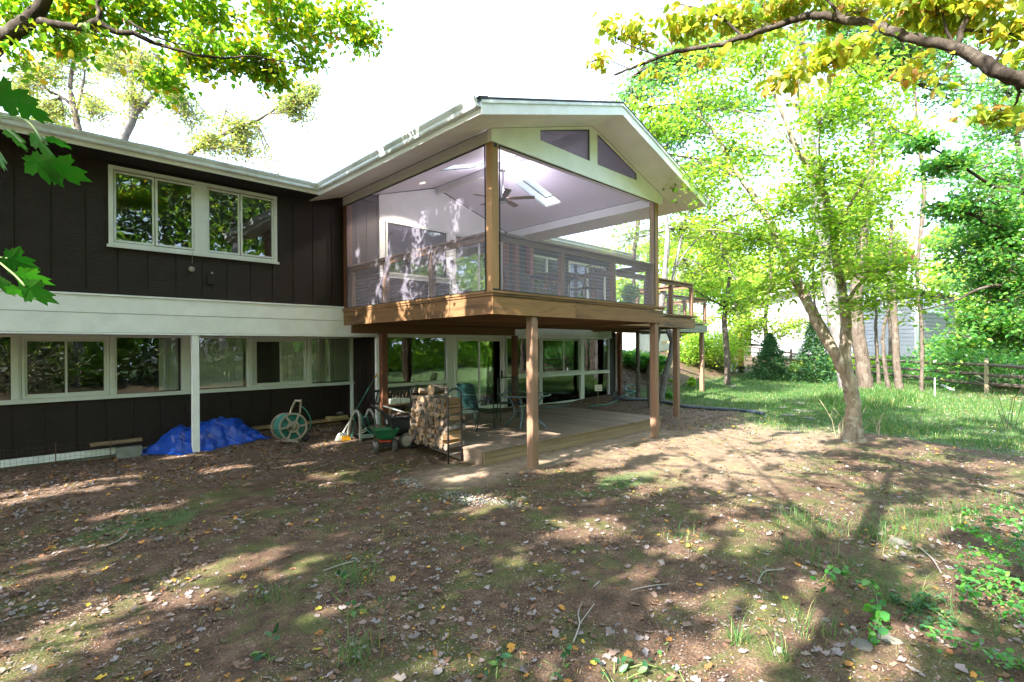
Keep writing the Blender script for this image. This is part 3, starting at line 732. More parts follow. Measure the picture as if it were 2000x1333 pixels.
# deck frame: rim boards, cap, joists, floor
pb('rim_board', M['deckx'], 5.145, 7.12, 5.68, 5.71, 2.475, 2.745); pb('rim_board', M['deckx'], 7.124, 10.14, 5.68, 5.71, 2.475, 2.745)
pb('rim_board', M['decky'], 5.145, 5.175, 5.714, 10.49, 2.475, 2.745); pb('rim_board', M['decky'], 10.11, 10.14, 5.714, 10.45, 2.475, 2.745)
pb('cap_board', M['deckx'], 5.115, 10.20, 5.65, 5.84, 2.795, 2.828); pb('cap_board', M['decky'], 5.115, 5.30, 5.844, 10.49, 2.795, 2.828)
pb('cap_edge', M['deckx'], 5.13, 10.17, 5.665, 5.69, 2.755, 2.792); pb('cap_edge', M['decky'], 5.13, 5.155, 5.694, 10.49, 2.755, 2.792)
_fb = MB().box(0, 4.80, 0, .136, 0, .025).mesh('floor_board', M['deckx'])
y = 5.86
while y < 10.35:
    link('floor_board', _fb, porch, inv @ Vector((5.305, y, 2.765))); y += .142
_jo = MB().box(0, 4.92, 0, .04, 0, .235).mesh('joist', M['joist'])
y = 5.95
while y < 10.4:
    link('joist', _jo, porch, inv @ Vector((5.18, y, 2.515))); y += .26
pb('support_beam', M['joist'], 5.2, 10.08, 10.20, 10.26, 2.30, 2.505)
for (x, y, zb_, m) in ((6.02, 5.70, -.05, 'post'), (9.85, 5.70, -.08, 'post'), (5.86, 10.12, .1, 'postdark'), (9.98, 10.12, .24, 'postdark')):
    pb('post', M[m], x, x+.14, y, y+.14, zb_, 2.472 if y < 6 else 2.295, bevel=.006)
for x in (6.135, 9.965): pb('bracket', M['black'], x, x+.03, 5.69, 5.699, 2.43, 2.47)
# rails
def rail_run(parent, p0, p1, posts, z0=2.83, skip_bottom=False, cables=11):
    """p0-p1 along X or Y; posts = positions along the run of 90 mm posts"""
    p0 = Vector(p0); p1 = Vector(p1); d = (p1-p0).normalized(); L = (p1-p0).length; ax = 0 if abs(d.x) > .5 else 1
    m = M['railx'] if ax == 0 else M['raily']
    MB().bar(p0+Vector((0, 0, z0+.905)), p1+Vector((0, 0, z0+.905)), .14, .032).build('rail_cap', m, parent)
    MB().bar(p0+Vector((0, 0, z0+.84)), p1+Vector((0, 0, z0+.84)), .042, .09).build('rail', m, parent)
    for t in posts:
        q = p0+d*t; po = MB().box(q.x-.047, q.x+.047, q.y-.047, q.y+.047, z0, z0+.79).build('rail_post', M['railz'], parent)
        fit = MB()
        for k in range(cables):
            z = z0+.07+k*.068
            for s_ in (-1, 1):
                c = q+d*(s_*.0475)+Vector((0, 0, z)); fit.add(*_octa(c, .009))
        fit.build('bolts', M['cable'], po)
    stops = [0]+sorted(posts)+[L]
    for a, b in zip(stops[:-1], stops[1:]):
        if b-a < .2: continue
        for k in range(cables):
            z = z0+.07+k*.068; qa = p0+d*(a+.05)+Vector((0, 0, z)); qb = p0+d*(b-.05)+Vector((0, 0, z))
            MB().tube([qa, qb], .0035, 4, caps=False).build('cable', M['cable'], parent)
def _octa(c, r):
    return ([c+Vector(v)*r for v in ((1, 0, 0), (-1, 0, 0), (0, 1, 0), (0, -1, 0), (0, 0, 1), (0, 0, -1))],
            [(0, 2, 4), (2, 1, 4), (1, 3, 4), (3, 0, 4), (2, 0, 5), (1, 2, 5), (3, 1, 5), (0, 3, 5)])
M['railx'] = wood('rail_wood_x', (.18, .105, .058), (.11, .055, .03), 0, streak=.3, rand=.05)
M['raily'] = wood('rail_wood_y', (.18, .105, .058), (.11, .055, .03), 1, streak=.3, rand=.05)
M['railz'] = wood('rail_wood_z', (.18, .10, .056), (.11, .055, .03), 2, streak=.3, rand=.05)
rail_run(porch, (5.31, 5.83, 0), (9.87, 5.83, 0), [1.60, 3.16, 4.50])
rail_run(porch, (5.28, 5.90, 0), (5.28, 10.38, 0), [1.50, 3.05, 4.42])
rail_run(porch, (10.0, 5.86, 0), (10.0, 9.0, 0), [1.55, 3.10])
# recessed lamp in the ceiling
lm, n_, o_ = new_mat('lamp_glow'); e_ = n_.nodes.new('ShaderNodeEmission'); e_.inputs[0].default_value = (1, .80, .55, 1); e_.inputs[1].default_value = 2.4; n_.links.new(e_.outputs[0], o_.inputs[0])
for (x, y) in ((6.62, 9.62),):
    z = zu(x)-.03
    t_ = MB().lathe([(.085, 0), (.085, .006), (.06, .006), (.06, 0)], (0, 0, 0), 18, caps=False).mesh('lamp_trim', M['white']); lo = link('recessed_lamp', t_, porch, inv @ Vector((x, y, z-.004)), (0, -math.atan(RS), 0))
    link('lamp_lens', MB().lathe([(.001, 0), (.06, 0), (.06, .003), (.001, .003)], (0, 0, 0), 18).mesh('lamp_lens', lm), lo)

fl = bpy.data.lights.new('ceiling_fill', 'POINT'); fl.energy = 28; fl.color = (.95, .90, 1.0); fl.shadow_soft_size = .07  # added fill light above the fan blades, brightens the porch ceiling
flo = bpy.data.objects.new('ceiling_fill', fl); COL.objects.link(flo); flo.location = (7.65, 8.02, 5.34)
rl = bpy.data.lights.new('recessed_light', 'SPOT'); rl.energy = 45; rl.color = (1, .85, .66); rl.spot_size = R(120); rl.shadow_soft_size = .05
rlo = bpy.data.objects.new('recessed_light', rl); COL.objects.link(rlo); rlo.location = (6.62, 9.62, 5.64)

# ================================================================== OPEN DECK beyond the porch
deck = thing('open_deck', (14.5, 8.6, 2.4), 'open wooden deck with cable rails on posts beyond the screened porch', 'deck')
def db(name, m, x0, x1, y0, y1, z0, z1, bevel=0): return B(x0, x1, y0, y1, z0, z1).build(name, m, deck, bevel=bevel)
M['greyfascia'] = wood('grey_green_fascia', (.27, .27, .21), (.16, .15, .12), 0, streak=.3)
db('rim_board', M['deckx'], 10.17, 13.98, 6.82, 6.85, 2.475, 2.745); db('rim_board', M['decky'], 13.95, 13.98, 6.854, 10.4, 2.475, 2.745)
db('cap_board', M['deckx'], 10.17, 14.05, 6.77, 6.93, 2.79, 2.826)
db('rim_board', M['greyfascia'], 13.99, 18.86, 8.72, 8.75, 2.475, 2.745); db('rim_board', M['greyfascia'], 18.83, 18.86, 8.754, 11.6, 2.475, 2.745)
db('cap_board', M['greyfascia'], 13.99, 18.95, 8.66, 8.80, 2.79, 2.826)
invd = wloc(deck).inverted()
_f2 = MB().box(0, 3.86, 0, .136, 0, .025).mesh('floor_board', M['deckx']); _f3 = MB().box(0, 4.86, 0, .136, 0, .025).mesh('floor_board', M['deckx'])
y = 6.95
while y < 10.3: link('floor_board', _f2, deck, invd @ Vector((10.20, y, 2.765))); y += .142
y = 8.85
while y < 11.5: link('floor_board', _f3, deck, invd @ Vector((14.03, y, 2.765))); y += .142
_j2 = MB().box(0, 3.76, 0, .04, 0, .235).mesh('joist', M['joist']); _j3 = MB().box(0, 4.8, 0, .04, 0, .235).mesh('joist', M['joist'])
y = 7.1
while y < 10.3: link('joist', _j2, deck, invd @ Vector((10.18, y, 2.515))); y += .3
y = 9.0
while y < 11.5: link('joist', _j3, deck, invd @ Vector((14.0, y, 2.515))); y += .3
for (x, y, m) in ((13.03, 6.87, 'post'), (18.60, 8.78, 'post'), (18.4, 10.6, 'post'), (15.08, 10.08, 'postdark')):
    db('post', M[m], x, x+.14, y, y+.14, -.1, 2.47, bevel=.006)
rail_run(deck, (10.2, 6.90, 0), (13.98, 6.90, 0), [1.3, 2.55, 3.72])
rail_run(deck, (13.90, 6.95, 0), (13.90, 8.7, 0), [1.7])
rail_run(deck, (14.0, 8.78, 0), (18.85, 8.78, 0), [1.5, 3.2, 4.78])
rail_run(deck, (18.80, 8.85, 0), (18.80, 11.4, 0), [1.3, 2.5])

# ================================================================== PATIO DECK on the ground
patio = thing('patio_deck', (8.5, 8.4, .2), 'low weathered plank deck on the ground under the porch', 'deck')
invp = wloc(patio).inverted()
_pl = [MB().box(0, .136, 0, 4.05, 0, .028).mesh('plank', M['patio']) for _ in range(3)]
x = 5.575; k = 0
while x < 11.3:
    o = link('plank', _pl[k % 3], patio, invp @ Vector((x, 6.40+random.uniform(-.004, .004), .222+random.uniform(-.0015, .0015)))); x += .1415; k += 1
XPE = x-.005
def pt(name, m, x0, x1, y0, y1, z0, z1): return B(x0, x1, y0, y1, z0, z1).build(name, m, patio)
pt('fascia_board', M['patiof'], 5.60, 8.35, 6.425, 6.45, .12, .219); pt('fascia_board', M['patiof'], 8.354, XPE-.02, 6.425, 6.45, .12, .219)
pt('fascia_board', M['patiof'], 5.62, XPE-.04, 6.435, 6.46, -.03, .116)
pt('fascia_board', M['patio'], 5.59, 5.615, 6.455, 10.42, .12, .219); pt('fascia_board', M['patio'], 5.60, 5.622, 6.47, 10.42, .0, .116)
pt('fascia_board', M['patio'], XPE-.045, XPE-.02, 6.46, 10.42, .0, .219)
# ================================================================== VEGETATION
def unit(a): return a/np.maximum(np.linalg.norm(a, axis=-1, keepdims=True), 1e-9)
def leaf_arrays(P, size, up=.7, shape='rhomb', droop=0.0, aspect=.55):
    """P (n,3) leaf bases, size (n,) lengths. Returns V, F: every leaf its own island"""
    n = len(P)
    nrm = rng.normal(0, .55, (n, 3)); nrm[:, 2] += up; nrm = unit(nrm)
    d = rng.normal(0, 1, (n, 3)); d[:, 2] -= droop; d = unit(d-nrm*np.sum(d*nrm, 1, keepdims=True)); s = np.cross(nrm, d)
    L = size[:, None]; W = L*aspect
    if shape == 'rhomb':
        l = P+d*L*.45+s*W*.5+nrm*L*.08; r = P+d*L*.45-s*W*.5+nrm*L*.08; t = P+d*L
        V = np.stack([P, l, t, r], 1).reshape(-1, 3); b = np.arange(n)[:, None]*4
        F = np.concatenate([b+[0, 2, 1], b+[0, 3, 2]]) if False else np.stack([b+np.array([0, 2, 1]), b+np.array([0, 3, 2])], 1).reshape(-1, 3)
        return V, F
    f = nrm*L*.07
    pts = [P, P+d*L*.22+s*W*.40+f, P+d*L*.58+s*W*.44+f*.7, P+d*L-nrm*L*.10, P+d*L*.58-s*W*.44+f*.7, P+d*L*.22-s*W*.40+f, P+d*L*.40]
    V = np.stack(pts, 1).reshape(-1, 3); b = np.arange(n)[:, None]*7
    F = np.stack([b+np.array(t) for t in ((0, 6, 1), (1, 6, 2), (2, 6, 3), (3, 6, 4), (4, 6, 5), (5, 6, 0))], 1).reshape(-1, 3)
    return V, F
def tubes_arrays(curves, n=3):
    """curves: list of (pts (k,3), radii (k,)) -> V, F"""
    Vs = []; Fs = []; off = 0
    for pts, rad in curves:
        pts = np.asarray(pts, float); k = len(pts)
        t = np.gradient(pts, axis=0); t = unit(t)
        ref = np.array([0, 0, 1.0]) if abs(t[0, 2]) < .9 else np.array([1.0, 0, 0])
        u = unit(np.cross(t, ref)); v = np.cross(t, u)
        a = np.arange(n)*2*np.pi/n
        ring = pts[:, None, :]+(u[:, None, :]*np.cos(a)[None, :, None]+v[:, None, :]*np.sin(a)[None, :, None])*np.asarray(rad)[:, None, None]
        Vs.append(ring.reshape(-1, 3)); i, j = np.meshgrid(np.arange(k-1), np.arange(n), indexing='ij'); j2 = (j+1) % n
        Fs.append(np.stack([i*n+j, i*n+j2, (i+1)*n+j2, (i+1)*n+j], -1).reshape(-1, 4)+off); off += k*n
    return np.concatenate(Vs), np.concatenate(Fs)
def smooth_path(pts, per=5, wob=0.0):
    """pts (k,4): x y z radius -> denser Catmull path"""
    p = np.asarray(pts, float); k = len(p); out = []
    for i in range(k-1):
        p0 = p[max(i-1, 0)]; p1 = p[i]; p2 = p[i+1]; p3 = p[min(i+2, k-1)]
        for t in np.linspace(0, 1, per, endpoint=False):
            out.append(.5*((2*p1)+(-p0+p2)*t+(2*p0-5*p1+4*p2-p3)*t*t+(-p0+3*p1-3*p2+p3)*t**3))
    out.append(p[-1]); out = np.array(out)
    if wob: out[1:-1, :3] += rng.normal(0, wob, (len(out)-2, 3)); out[1:-1, 3] *= rng.uniform(.93, 1.07, len(out)-2)
    return out
def bark(name, c, c2, sc=8, lichen=None, spots=.3):
    m, n, out = new_mat(name)
    v = coords(n, (1, 1, .28)); f = noise(n, v, sc, 8, .7, .6); g = noise(n, coords(n), sc*.5, 6, .7)
    col = ramp(n, f, [(.34, c2), (.52, c), (.7, [x*1.35 for x in c])])
    if lichen: col = mixc(n, math_n(n, 'MULTIPLY', ramp(n, g, [(.52, (0, 0, 0)), (.60, (1, 1, 1))]), spots), col, lichen)
    pbr(n, out, col, .85, 0, .2, f, .9, .02); return m
M['bark_pale'] = bark('pale_blotched_bark', (.30, .25, .20), (.13, .10, .08), 9, (.46, .44, .38), .8)
M['bark_grey'] = bark('grey_bark', (.17, .16, .16), (.07, .065, .06), 12, (.26, .27, .26), .4)
M['bark_dark'] = bark('dark_branch_bark', (.055, .043, .035), (.02, .016, .014), 16, (.15, .135, .12), .5)
M['bark_brown'] = bark('brown_bark', (.11, .088, .072), (.05, .038, .03), 12, (.20, .19, .17), .4)
M['twig'] = plain('twig_bark', (.10, .075, .055), .3, 12, rough=.8, rand=0)
G1 = [(0, (.14, .28, .04)), (.35, (.20, .37, .05)), (.7, (.29, .44, .055)), (1, (.42, .48, .07))]
M['l_green'] = leaf_mat('green_leaves', G1, .62)
M['l_fresh'] = leaf_mat('bluish_green_leaves', [(0, (.07, .22, .08)), (.5, (.12, .33, .10)), (1, (.22, .40, .09))], .5)
M['l_yellow'] = leaf_mat('yellowing_leaves', [(0, (.19, .31, .04)), (.45, (.33, .41, .05)), (.75, (.50, .47, .06)), (.88, (.58, .40, .07)), (.95, (.55, .27, .12)), (1, (.30, .38, .16))], .6)
M['l_mixed'] = leaf_mat('green_and_yellow_leaves', [(0, (.11, .28, .03)), (.45, (.19, .37, .035)), (.74, (.32, .43, .035)), (.92, (.52, .48, .03)), (.97, (.58, .32, .04)), (1, (.50, .20, .05))], .70)
M['l_dark'] = leaf_mat('glossy_dark_leaves', [(0, (.05, .19, .06)), (.5, (.10, .30, .07)), (.85, (.18, .38, .07)), (1, (.34, .44, .08))], .55, rough=.28, spec=.6)
M['l_sun'] = leaf_mat('sunlit_pale_leaves', [(0, (.16, .32, .03)), (.6, (.30, .44, .05)), (1, (.48, .50, .10))], .5)
M['l_red'] = leaf_mat('pink_maple_leaves', [(0, (.20, .10, .06)), (.5, (.30, .12, .10)), (1, (.26, .22, .05))], .5)
M['l_pale'] = leaf_mat('pale_far_leaves', [(0, (.16, .24, .08)), (.6, (.28, .34, .10)), (1, (.46, .38, .14))], .5)
M['l_maple'] = leaf_mat('broad_maple_leaf', [(0, (.012, .10, .010)), (1, (.03, .16, .012))], .5, rough=.4, veins=True)
M['l_conifer'] = leaf_mat('conifer_foliage', [(0, (.02, .085, .035)), (.7, (.045, .14, .05)), (1, (.12, .22, .04))], .3)

def blobs_leaves(limbs, blobs, ntw, lpt, size, spread=.12, twig_r=.006, sub_r=.02, layered=.6, outside=None):
    """branchlets from the limbs into each blob, leaves along them. blobs: (center Vector, rx, ry, rz, weight)"""
    LP = np.concatenate([l[:, :3] for l in limbs]); curves = []; leafP = []
    tot = sum(b[4] for b in blobs)
    for (c, rx, ry, rz, wgt) in blobs:
        c = np.array(c[:3]); k = max(3, int(ntw*wgt/tot)); rad = np.array([rx, ry, rz])
        dist = np.linalg.norm((LP-c)*[1, 1, .8], axis=1)+rng.uniform(0, .35*rad.mean(), len(LP)); s = LP[np.argmin(dist)]
        nsub = max(2, min(7, k//12)); subs = []
        for _ in range(nsub):
            e = c+rng.normal(0, .42, 3)*rad; mid = (s+e)/2+rng.normal(0, .12, 3)*rad+[0, 0, .08*rad[2]]
            t = np.linspace(0, 1, 8)[:, None]; q = (1-t)**2*s+2*t*(1-t)*mid+t*t*e; q[1:-1] += rng.normal(0, .018*rad.mean(), (6, 3))
            subs.append(q); curves.append((q, np.linspace(sub_r, sub_r*.4, 8)))
        for _ in range(k):
            q = subs[rng.integers(nsub)]; st = q[rng.integers(2, 8)]
            v = unit(rng.normal(0, 1, 3)); e = c+v*rad*rng.uniform(.25, 1)**(1/2.0)
            dd = e-st; L = np.linalg.norm(dd); mx = .55*rad.max()+.3
            if L > mx: e = st+dd/L*mx*rng.uniform(.7, 1)
            mid = (st+e)/2+rng.normal(0, .08, 3)*rad+[0, 0, .1*rad[2]*layered]
            t = np.linspace(0, 1, 5)[:, None]; w_ = (1-t)**2*st+2*t*(1-t)*mid+t*t*e
            curves.append((w_, np.linspace(twig_r, twig_r*.4, 5)))
            u = rng.uniform(.15, 1.05, lpt)[:, None]; base = (1-u)**2*st+2*u*(1-u)*mid+u*u*e
            base = base+rng.normal(0, 1, (lpt, 3))*[spread, spread, spread*.45]; leafP.append(base)
    P = np.concatenate(leafP)
    return P, curves
def finish_tree(root, limbs, P, curves, size, mleaf, mbark, shape='rhomb', up=.7, singles=0, aspect=.55, droop=0.0, mtwig=None, crown_name='crown', nring=12, var=.35, trunk_name='trunk'):
    inv = -np.array(root.location)
    tv = []
    V, F = tubes_arrays([(l[:, :3], l[:, 3]) for l in limbs], nring)
    o = link(trunk_name, np_mesh(trunk_name, V+inv, F, mbark, True), root)
    if curves:
        V, F = tubes_arrays(curves, 3); b = link('branches', np_mesh('branches', V+inv, F, mtwig or mbark, True), root); b['kind'] = 'stuff'
    if P is None or not len(P): return
    sz = size*rng.uniform(1-var, 1+var, len(P))
    if singles:
        # the leaves that show largest are pieces of their own
        fr = P[:, 0]*CA+P[:, 1]*SA; pr = np.array([project(p)[1:] for p in P]); vis = (fr > .3) & (pr[:, 0] > -20) & (pr[:, 0] < 2020) & (pr[:, 1] > -20) & (pr[:, 1] < 1340)
        key = np.where(vis, sz/np.maximum(fr, .3), -1); idx = np.argsort(-key)[:singles]; idx = idx[key[idx] > 0]
        V, F = leaf_arrays(P[idx]*0, sz[idx], up, shape, droop, aspect); kv = 4 if shape == 'rhomb' else 7; kf = 2 if shape == 'rhomb' else 6
        protos = [np_mesh('leaf', V[i*kv:(i+1)*kv], F[i*kf:(i+1)*kf]-i*kv, None) for i in range(min(60, len(idx)))]
        for me_ in protos: me_.materials.append(LEAFOBJ(mleaf))
        for j, i in enumerate(idx): link('leaf', protos[j % len(protos)], root, tuple(P[i]+inv), (0, 0, random.uniform(0, 6.3)))
        keep = np.ones(len(P), bool); keep[idx] = False; P = P[keep]; sz = sz[keep]
    V, F = leaf_arrays(P, sz, up, shape, droop, aspect)
    c = link(crown_name, np_mesh(crown_name, V+inv, F, mleaf), root); c['kind'] = 'stuff'
_lo = {}
def LEAFOBJ(m):
    """same leaf colours, varied by object instead of by island"""
    if m.name in _lo: return _lo[m.name]
    c = m.copy(); c.name = m.name+'_single'; n = c.node_tree
    for nd in list(n.nodes):
        if nd.type == 'NEW_GEOMETRY':
            oi = n.nodes.new('ShaderNodeObjectInfo')
            for l in list(nd.outputs['Random Per Island'].links): to = l.to_socket; n.links.remove(l); n.links.new(oi.outputs['Random'], to)
    _lo[m.name] = c; return c
def pxpath(pts):
    """(px, py, D, radius) -> x y z r"""
    out = []
    for (px, py, D, r) in pts: P = at(px, py, D); out.append((P.x, P.y, P.z, r))
    return out
def pxblob(px, py, D, rw, rh, depth, wgt=1.0): P = at(px, py, D); s = D/1000; return (P, rw*s, rw*s if depth is None else depth, rh*s, wgt)
def ground_base(px, py, D=None):
    return onG(px, py)

SUNNY = []
def sunny(bl):
    for (c, rx, ry, rz, w_) in bl:
        f = c+SDIR*(c.z/-SDIR.z); SUNNY.append((f.x, f.y, rx+rz*1.1, ry*1.0+.1))
# ---- forked tree right of the porch
b = onG(1667, 862); D0 = b.x*CA+b.y*SA
t = thing('forked_tree', b, 'pale blotchy trunk tree forking low on the lawn edge right of the porch', 'tree')
z0 = b.z
tr = smooth_path([(b.x, b.y, z0-.25, .26), (b.x, b.y, z0+.02, .21), (b.x, b.y, z0+.16, .160), (b.x, b.y, z0+.45, .138)]+pxpath([(1664, 775, D0, .132), (1655, 735, D0, .130), (1645, 703, D0, .13)]), 5, .008)
lL = smooth_path(pxpath([(1650, 725, D0, .11), (1630, 690, D0, .105), (1605, 645, D0+.1, .115), (1588, 612, D0+.1, .105), (1570, 575, D0+.2, .105), (1556, 548, D0+.2, .10), (1530, 490, D0+.3, .085), (1502, 432, D0+.3, .075), (1468, 378, D0+.4, .065), (1438, 335, D0+.4, .055), (1410, 285, D0+.5, .045), (1385, 245, D0+.5, .03), (1330, 200, D0+.6, .015)]), 4, .006)
lR = smooth_path(pxpath([(1652, 720, D0, .11), (1650, 678, D0, .105), (1653, 637, D0, .10), (1648, 600, D0-.1, .09), (1645, 570, D0-.1, .08), (1636, 520, D0-.2, .075), (1626, 450, D0-.3, .065), (1612, 386, D0-.3, .06), (1578, 328, D0-.3, .05), (1555, 288, D0-.4, .045), (1537, 245, D0-.5, .04), (1515, 190, D0-.6, .03), (1490, 120, D0-.6, .02)]), 4, .006)
lS = [smooth_path(pxpath(p), 4, .006) for p in (
    [(1438, 345, D0+.4, .04), (1400, 320, D0+.6, .032), (1372, 312, D0+.7, .028), (1300, 300, D0+.8, .018), (1240, 292, D0+.9, .01)],
    [(1555, 292, D0-.4, .03), (1500, 240, D0-.2, .02), (1430, 215, D0, .012)],
    [(1626, 480, D0-.3, .04), (1660, 400, D0-.6, .03), (1700, 330, D0-.8, .022), (1740, 260, D0-1, .012)],
    [(1648, 600, D0-.1, .04), (1690, 545, D0-.4, .03), (1740, 520, D0-.7, .022), (1790, 540, D0-.9, .015), (1830, 600, D0-1, .008)],
    [(1530, 490, D0+.3, .035), (1490, 470, D0-.2, .025), (1430, 455, D0-.6, .015), (1370, 450, D0-.8, .008)],
    [(1612, 386, D0-.3, .03), (1600, 300, D0-.8, .02), (1610, 200, D0-1.2, .012), (1650, 120, D0-1.4, .008)])]
limbs = [tr, lL, lR]+lS
bl = [pxblob(*a) for a in ((1290, 230, D0+.4, 80, 55, .8, .8), (1250, 300, D0+.8, 50, 40, .6, .4), (1385, 170, D0+.3, 95, 60, .9, 1), (1460, 290, D0+.3, 85, 60, .9, .9), (1370, 370, D0+.3, 80, 55, .8, .7),
    (1500, 110, D0-.4, 90, 60, .9, .8), (1600, 210, D0-.8, 95, 60, .9, 1), (1700, 160, D0-1, 85, 70, .9, .9), (1620, 330, D0-.6, 100, 55, .9, 1), (1540, 400, D0-.2, 100, 55, .9, 1),
    (1640, 440, D0-.8, 95, 50, .9, 1), (1730, 400, D0-1, 60, 60, .8, .5), (1470, 480, D0-.2, 80, 50, .8, .8), (1590, 520, D0-.8, 90, 45, .9, .9), (1700, 520, D0-.7, 90, 50, .8, 1), (1780, 590, D0-.8, 60, 50, .7, .5),
    (1690, 600, D0-.5, 80, 35, .7, .5), (1400, 60, D0, 90, 50, .9, .5), (1760, 260, D0-1, 60, 60, .8, .5), (1530, 565, D0-.1, 60, 30, .6, .4))]
bl = [(c, rx*1.3, ry*1.3, rz*1.25, w_) for (c, rx, ry, rz, w_) in bl]
P, cu = blobs_leaves(limbs, bl, 1250, 12, .1, .16, .003, .011, .5)
finish_tree(t, limbs, P, cu, .098, M['l_green'], M['bark_pale'], singles=290, up=1.1, mtwig=M['twig'], shape='ovate')

# ---- tall straight trunks behind it
def simple_tree(name, label, cat, px, py, path, mb, blobs, ntw, lpt, size, ml, group=None, up=.7, spread=.25, sub_r=.04, twig_r=.012, base=None, limbs2=(), **kw):
    bse = onG(px, py) if base is None else base; D = bse.x*CA+bse.y*SA
    t = thing(name, bse, label, cat, group)
    r0 = path[0][3]
    pth = [(bse.x, bse.y, bse.z-.3, r0*1.35), (bse.x, bse.y, bse.z+.05, r0*1.15)]+pxpath([(a, b_, D+dd, r) for (a, b_, dd, r) in path])
    q0 = pth[2]; pth[2:2] = [(bse.x+(q0[0]-bse.x)*k, bse.y+(q0[1]-bse.y)*k, bse.z+.05+(q0[2]-bse.z-.05)*k, r0*(1.15-.15*k)) for k in (.2, .6)] if q0[2]-bse.z > .6 else []
    ls = [smooth_path(pth, 4, .01)]+[smooth_path(pxpath([(a, b_, D+dd, r) for (a, b_, dd, r) in q]), 4, .01) for q in limbs2]
    P = None; cu = []
    if blobs:
        P, cu = blobs_leaves(ls, [pxblob(a, b_, D+dd, rw, rh, dp, wg) for (a, b_, dd, rw, rh, dp, wg) in blobs], ntw, lpt, size, spread, twig_r, sub_r)
    finish_tree(t, ls, P, cu, size, ml, mb, up=up, mtwig=mb, **kw); return t
simple_tree('tall_tree', 'tall straight bluish grey trunk rising behind the forked tree', 'tree', 1655, 768,
    [(1651, 750, 0, .24), (1640, 680, 0, .23), (1626, 600, 0, .23), (1612, 500, 0, .225), (1600, 420, 0, .22), (1586, 330, 0, .22), (1573, 240, 0, .22), (1569, 180, 0, .21), (1562, 90, 0, .19), (1552, -40, 0, .15)], M['bark_grey'],
    [(1500, 20, 0, 110, 60, 2, 1), (1650, 10, 0, 110, 60, 2, 1), (1720, 130, 1, 80, 60, 1.5, .8), (1640, 250, 1, 70, 50, 1.5, .4), (1440, 100, 0, 60, 50, 1.5, .5), (1800, 100, 0, 80, 70, 1.6, .8)], 420, 14, .17, M['l_fresh'],
    limbs2=[[(1570, 215, 0, .09), (1550, 203, -.3, .075), (1538, 206, -.4, .07)], [(1568, 180, 0, .08), (1590, 130, .2, .06), (1640, 80, .3, .04), (1700, 60, .3, .02)], [(1565, 110, 0, .09), (1530, 60, 0, .06), (1470, 10, 0, .03)]])
simple_tree('shaggy_tree', 'dark rough trunk tree close behind the forked trunk', 'tree', 1690, 768,
    [(1690, 750, 0, .25), (1683, 700, 0, .24), (1674, 640, 0, .23), (1672, 590, 0, .22), (1678, 520, 0, .19), (1690, 440, 0, .15), (1700, 350, 0, .11), (1705, 250, 0, .07)], M['bark_brown'],
    [(1700, 360, 0, 90, 60, 1.6, 1), (1650, 420, 0, 80, 50, 1.5, .8), (1760, 300, 0, 50, 50, 1.4, .4), (1700, 220, 0, 80, 60, 1.5, .7)], 200, 13, .17, M['l_green'])
for (px, py, path, nm) in ((1757, 770, [(1755, 745, 0, .125), (1750, 690, 0, .115), (1746, 620, 0, .105), (1744, 560, 0, .09), (1738, 500, 0, .075), (1742, 430, 0, .05)], 'thickest of the slim trunks standing before the neighbour wall'),
                           (1735, 763, [(1732, 740, 0, .08), (1727, 700, 0, .07), (1725, 655, 0, .06), (1732, 615, 0, .055), (1741, 570, 0, .045), (1735, 510, 0, .03)], 'slim crooked trunk between two straighter slim trunks'),
                           (1717, 750, [(1715, 730, 0, .075), (1713, 690, 0, .07), (1711, 640, 0, .06), (1710, 590, 0, .045), (1700, 520, 0, .03)], 'slim trunk nearest the dark rough trunk by the fence'),
                           (1840, 700, [(1838, 690, 0, .05), (1836, 640, 0, .045), (1842, 560, 0, .04), (1850, 500, 0, .02)], 'thin grey stem half hidden by glossy leaves beyond the fence')):
    simple_tree('slim_tree', nm, 'tree', px, py, path, M['bark_brown'], [(px-15, 560, 0, 45, 35, 1.0, 1), (px-10, 470, 0, 50, 40, 1.1, 1)], 50, 13, .12, M['l_green'], 'slim trees by the fence')
# ---- trees under and beyond the decks
T7 = onG(1275, 797)
simple_tree('twin_stem_tree', 'smooth grey tree with two stems growing beside the open deck post', 'tree', 1275, 797,
    [(1272, 770, 0, .13), (1271, 735, 0, .125), (1276, 700, 0, .115), (1283, 655, 0, .10), (1296, 560, 0, .085), (1303, 480, 0, .075), (1300, 420, 0, .06), (1290, 370, 0, .04)], M['bark_grey'],
    [(1330, 440, .5, 60, 35, .9, 1), (1400, 470, .8, 70, 40, 1, 1), (1360, 400, .6, 60, 35, .9, 1), (1310, 350, .6, 50, 30, .8, .7), (1440, 420, .8, 60, 35, 1, .8), (1350, 530, .8, 60, 30, .9, .7), (1430, 540, 1, 60, 35, 1, .8), (1240, 430, .8, 60, 35, .9, .8), (1190, 470, 1, 60, 30, .9, .6)], 330, 15, .115, M['l_sun'],
    limbs2=[[(1292, 782, .3, .10), (1296, 745, .3, .095), (1306, 712, .3, .085), (1313, 675, .3, .075), (1309, 645, .3, .07), (1305, 600, .3, .06), (1318, 520, .4, .05), (1335, 450, .5, .04), (1352, 380, .5, .02)],
            [(1313, 675, .3, .06), (1306, 655, .3, .05), (1302, 640, .3, .04)], [(1318, 525, .4, .04), (1350, 480, .6, .03), (1395, 440, .7, .015)]], up=1.2)
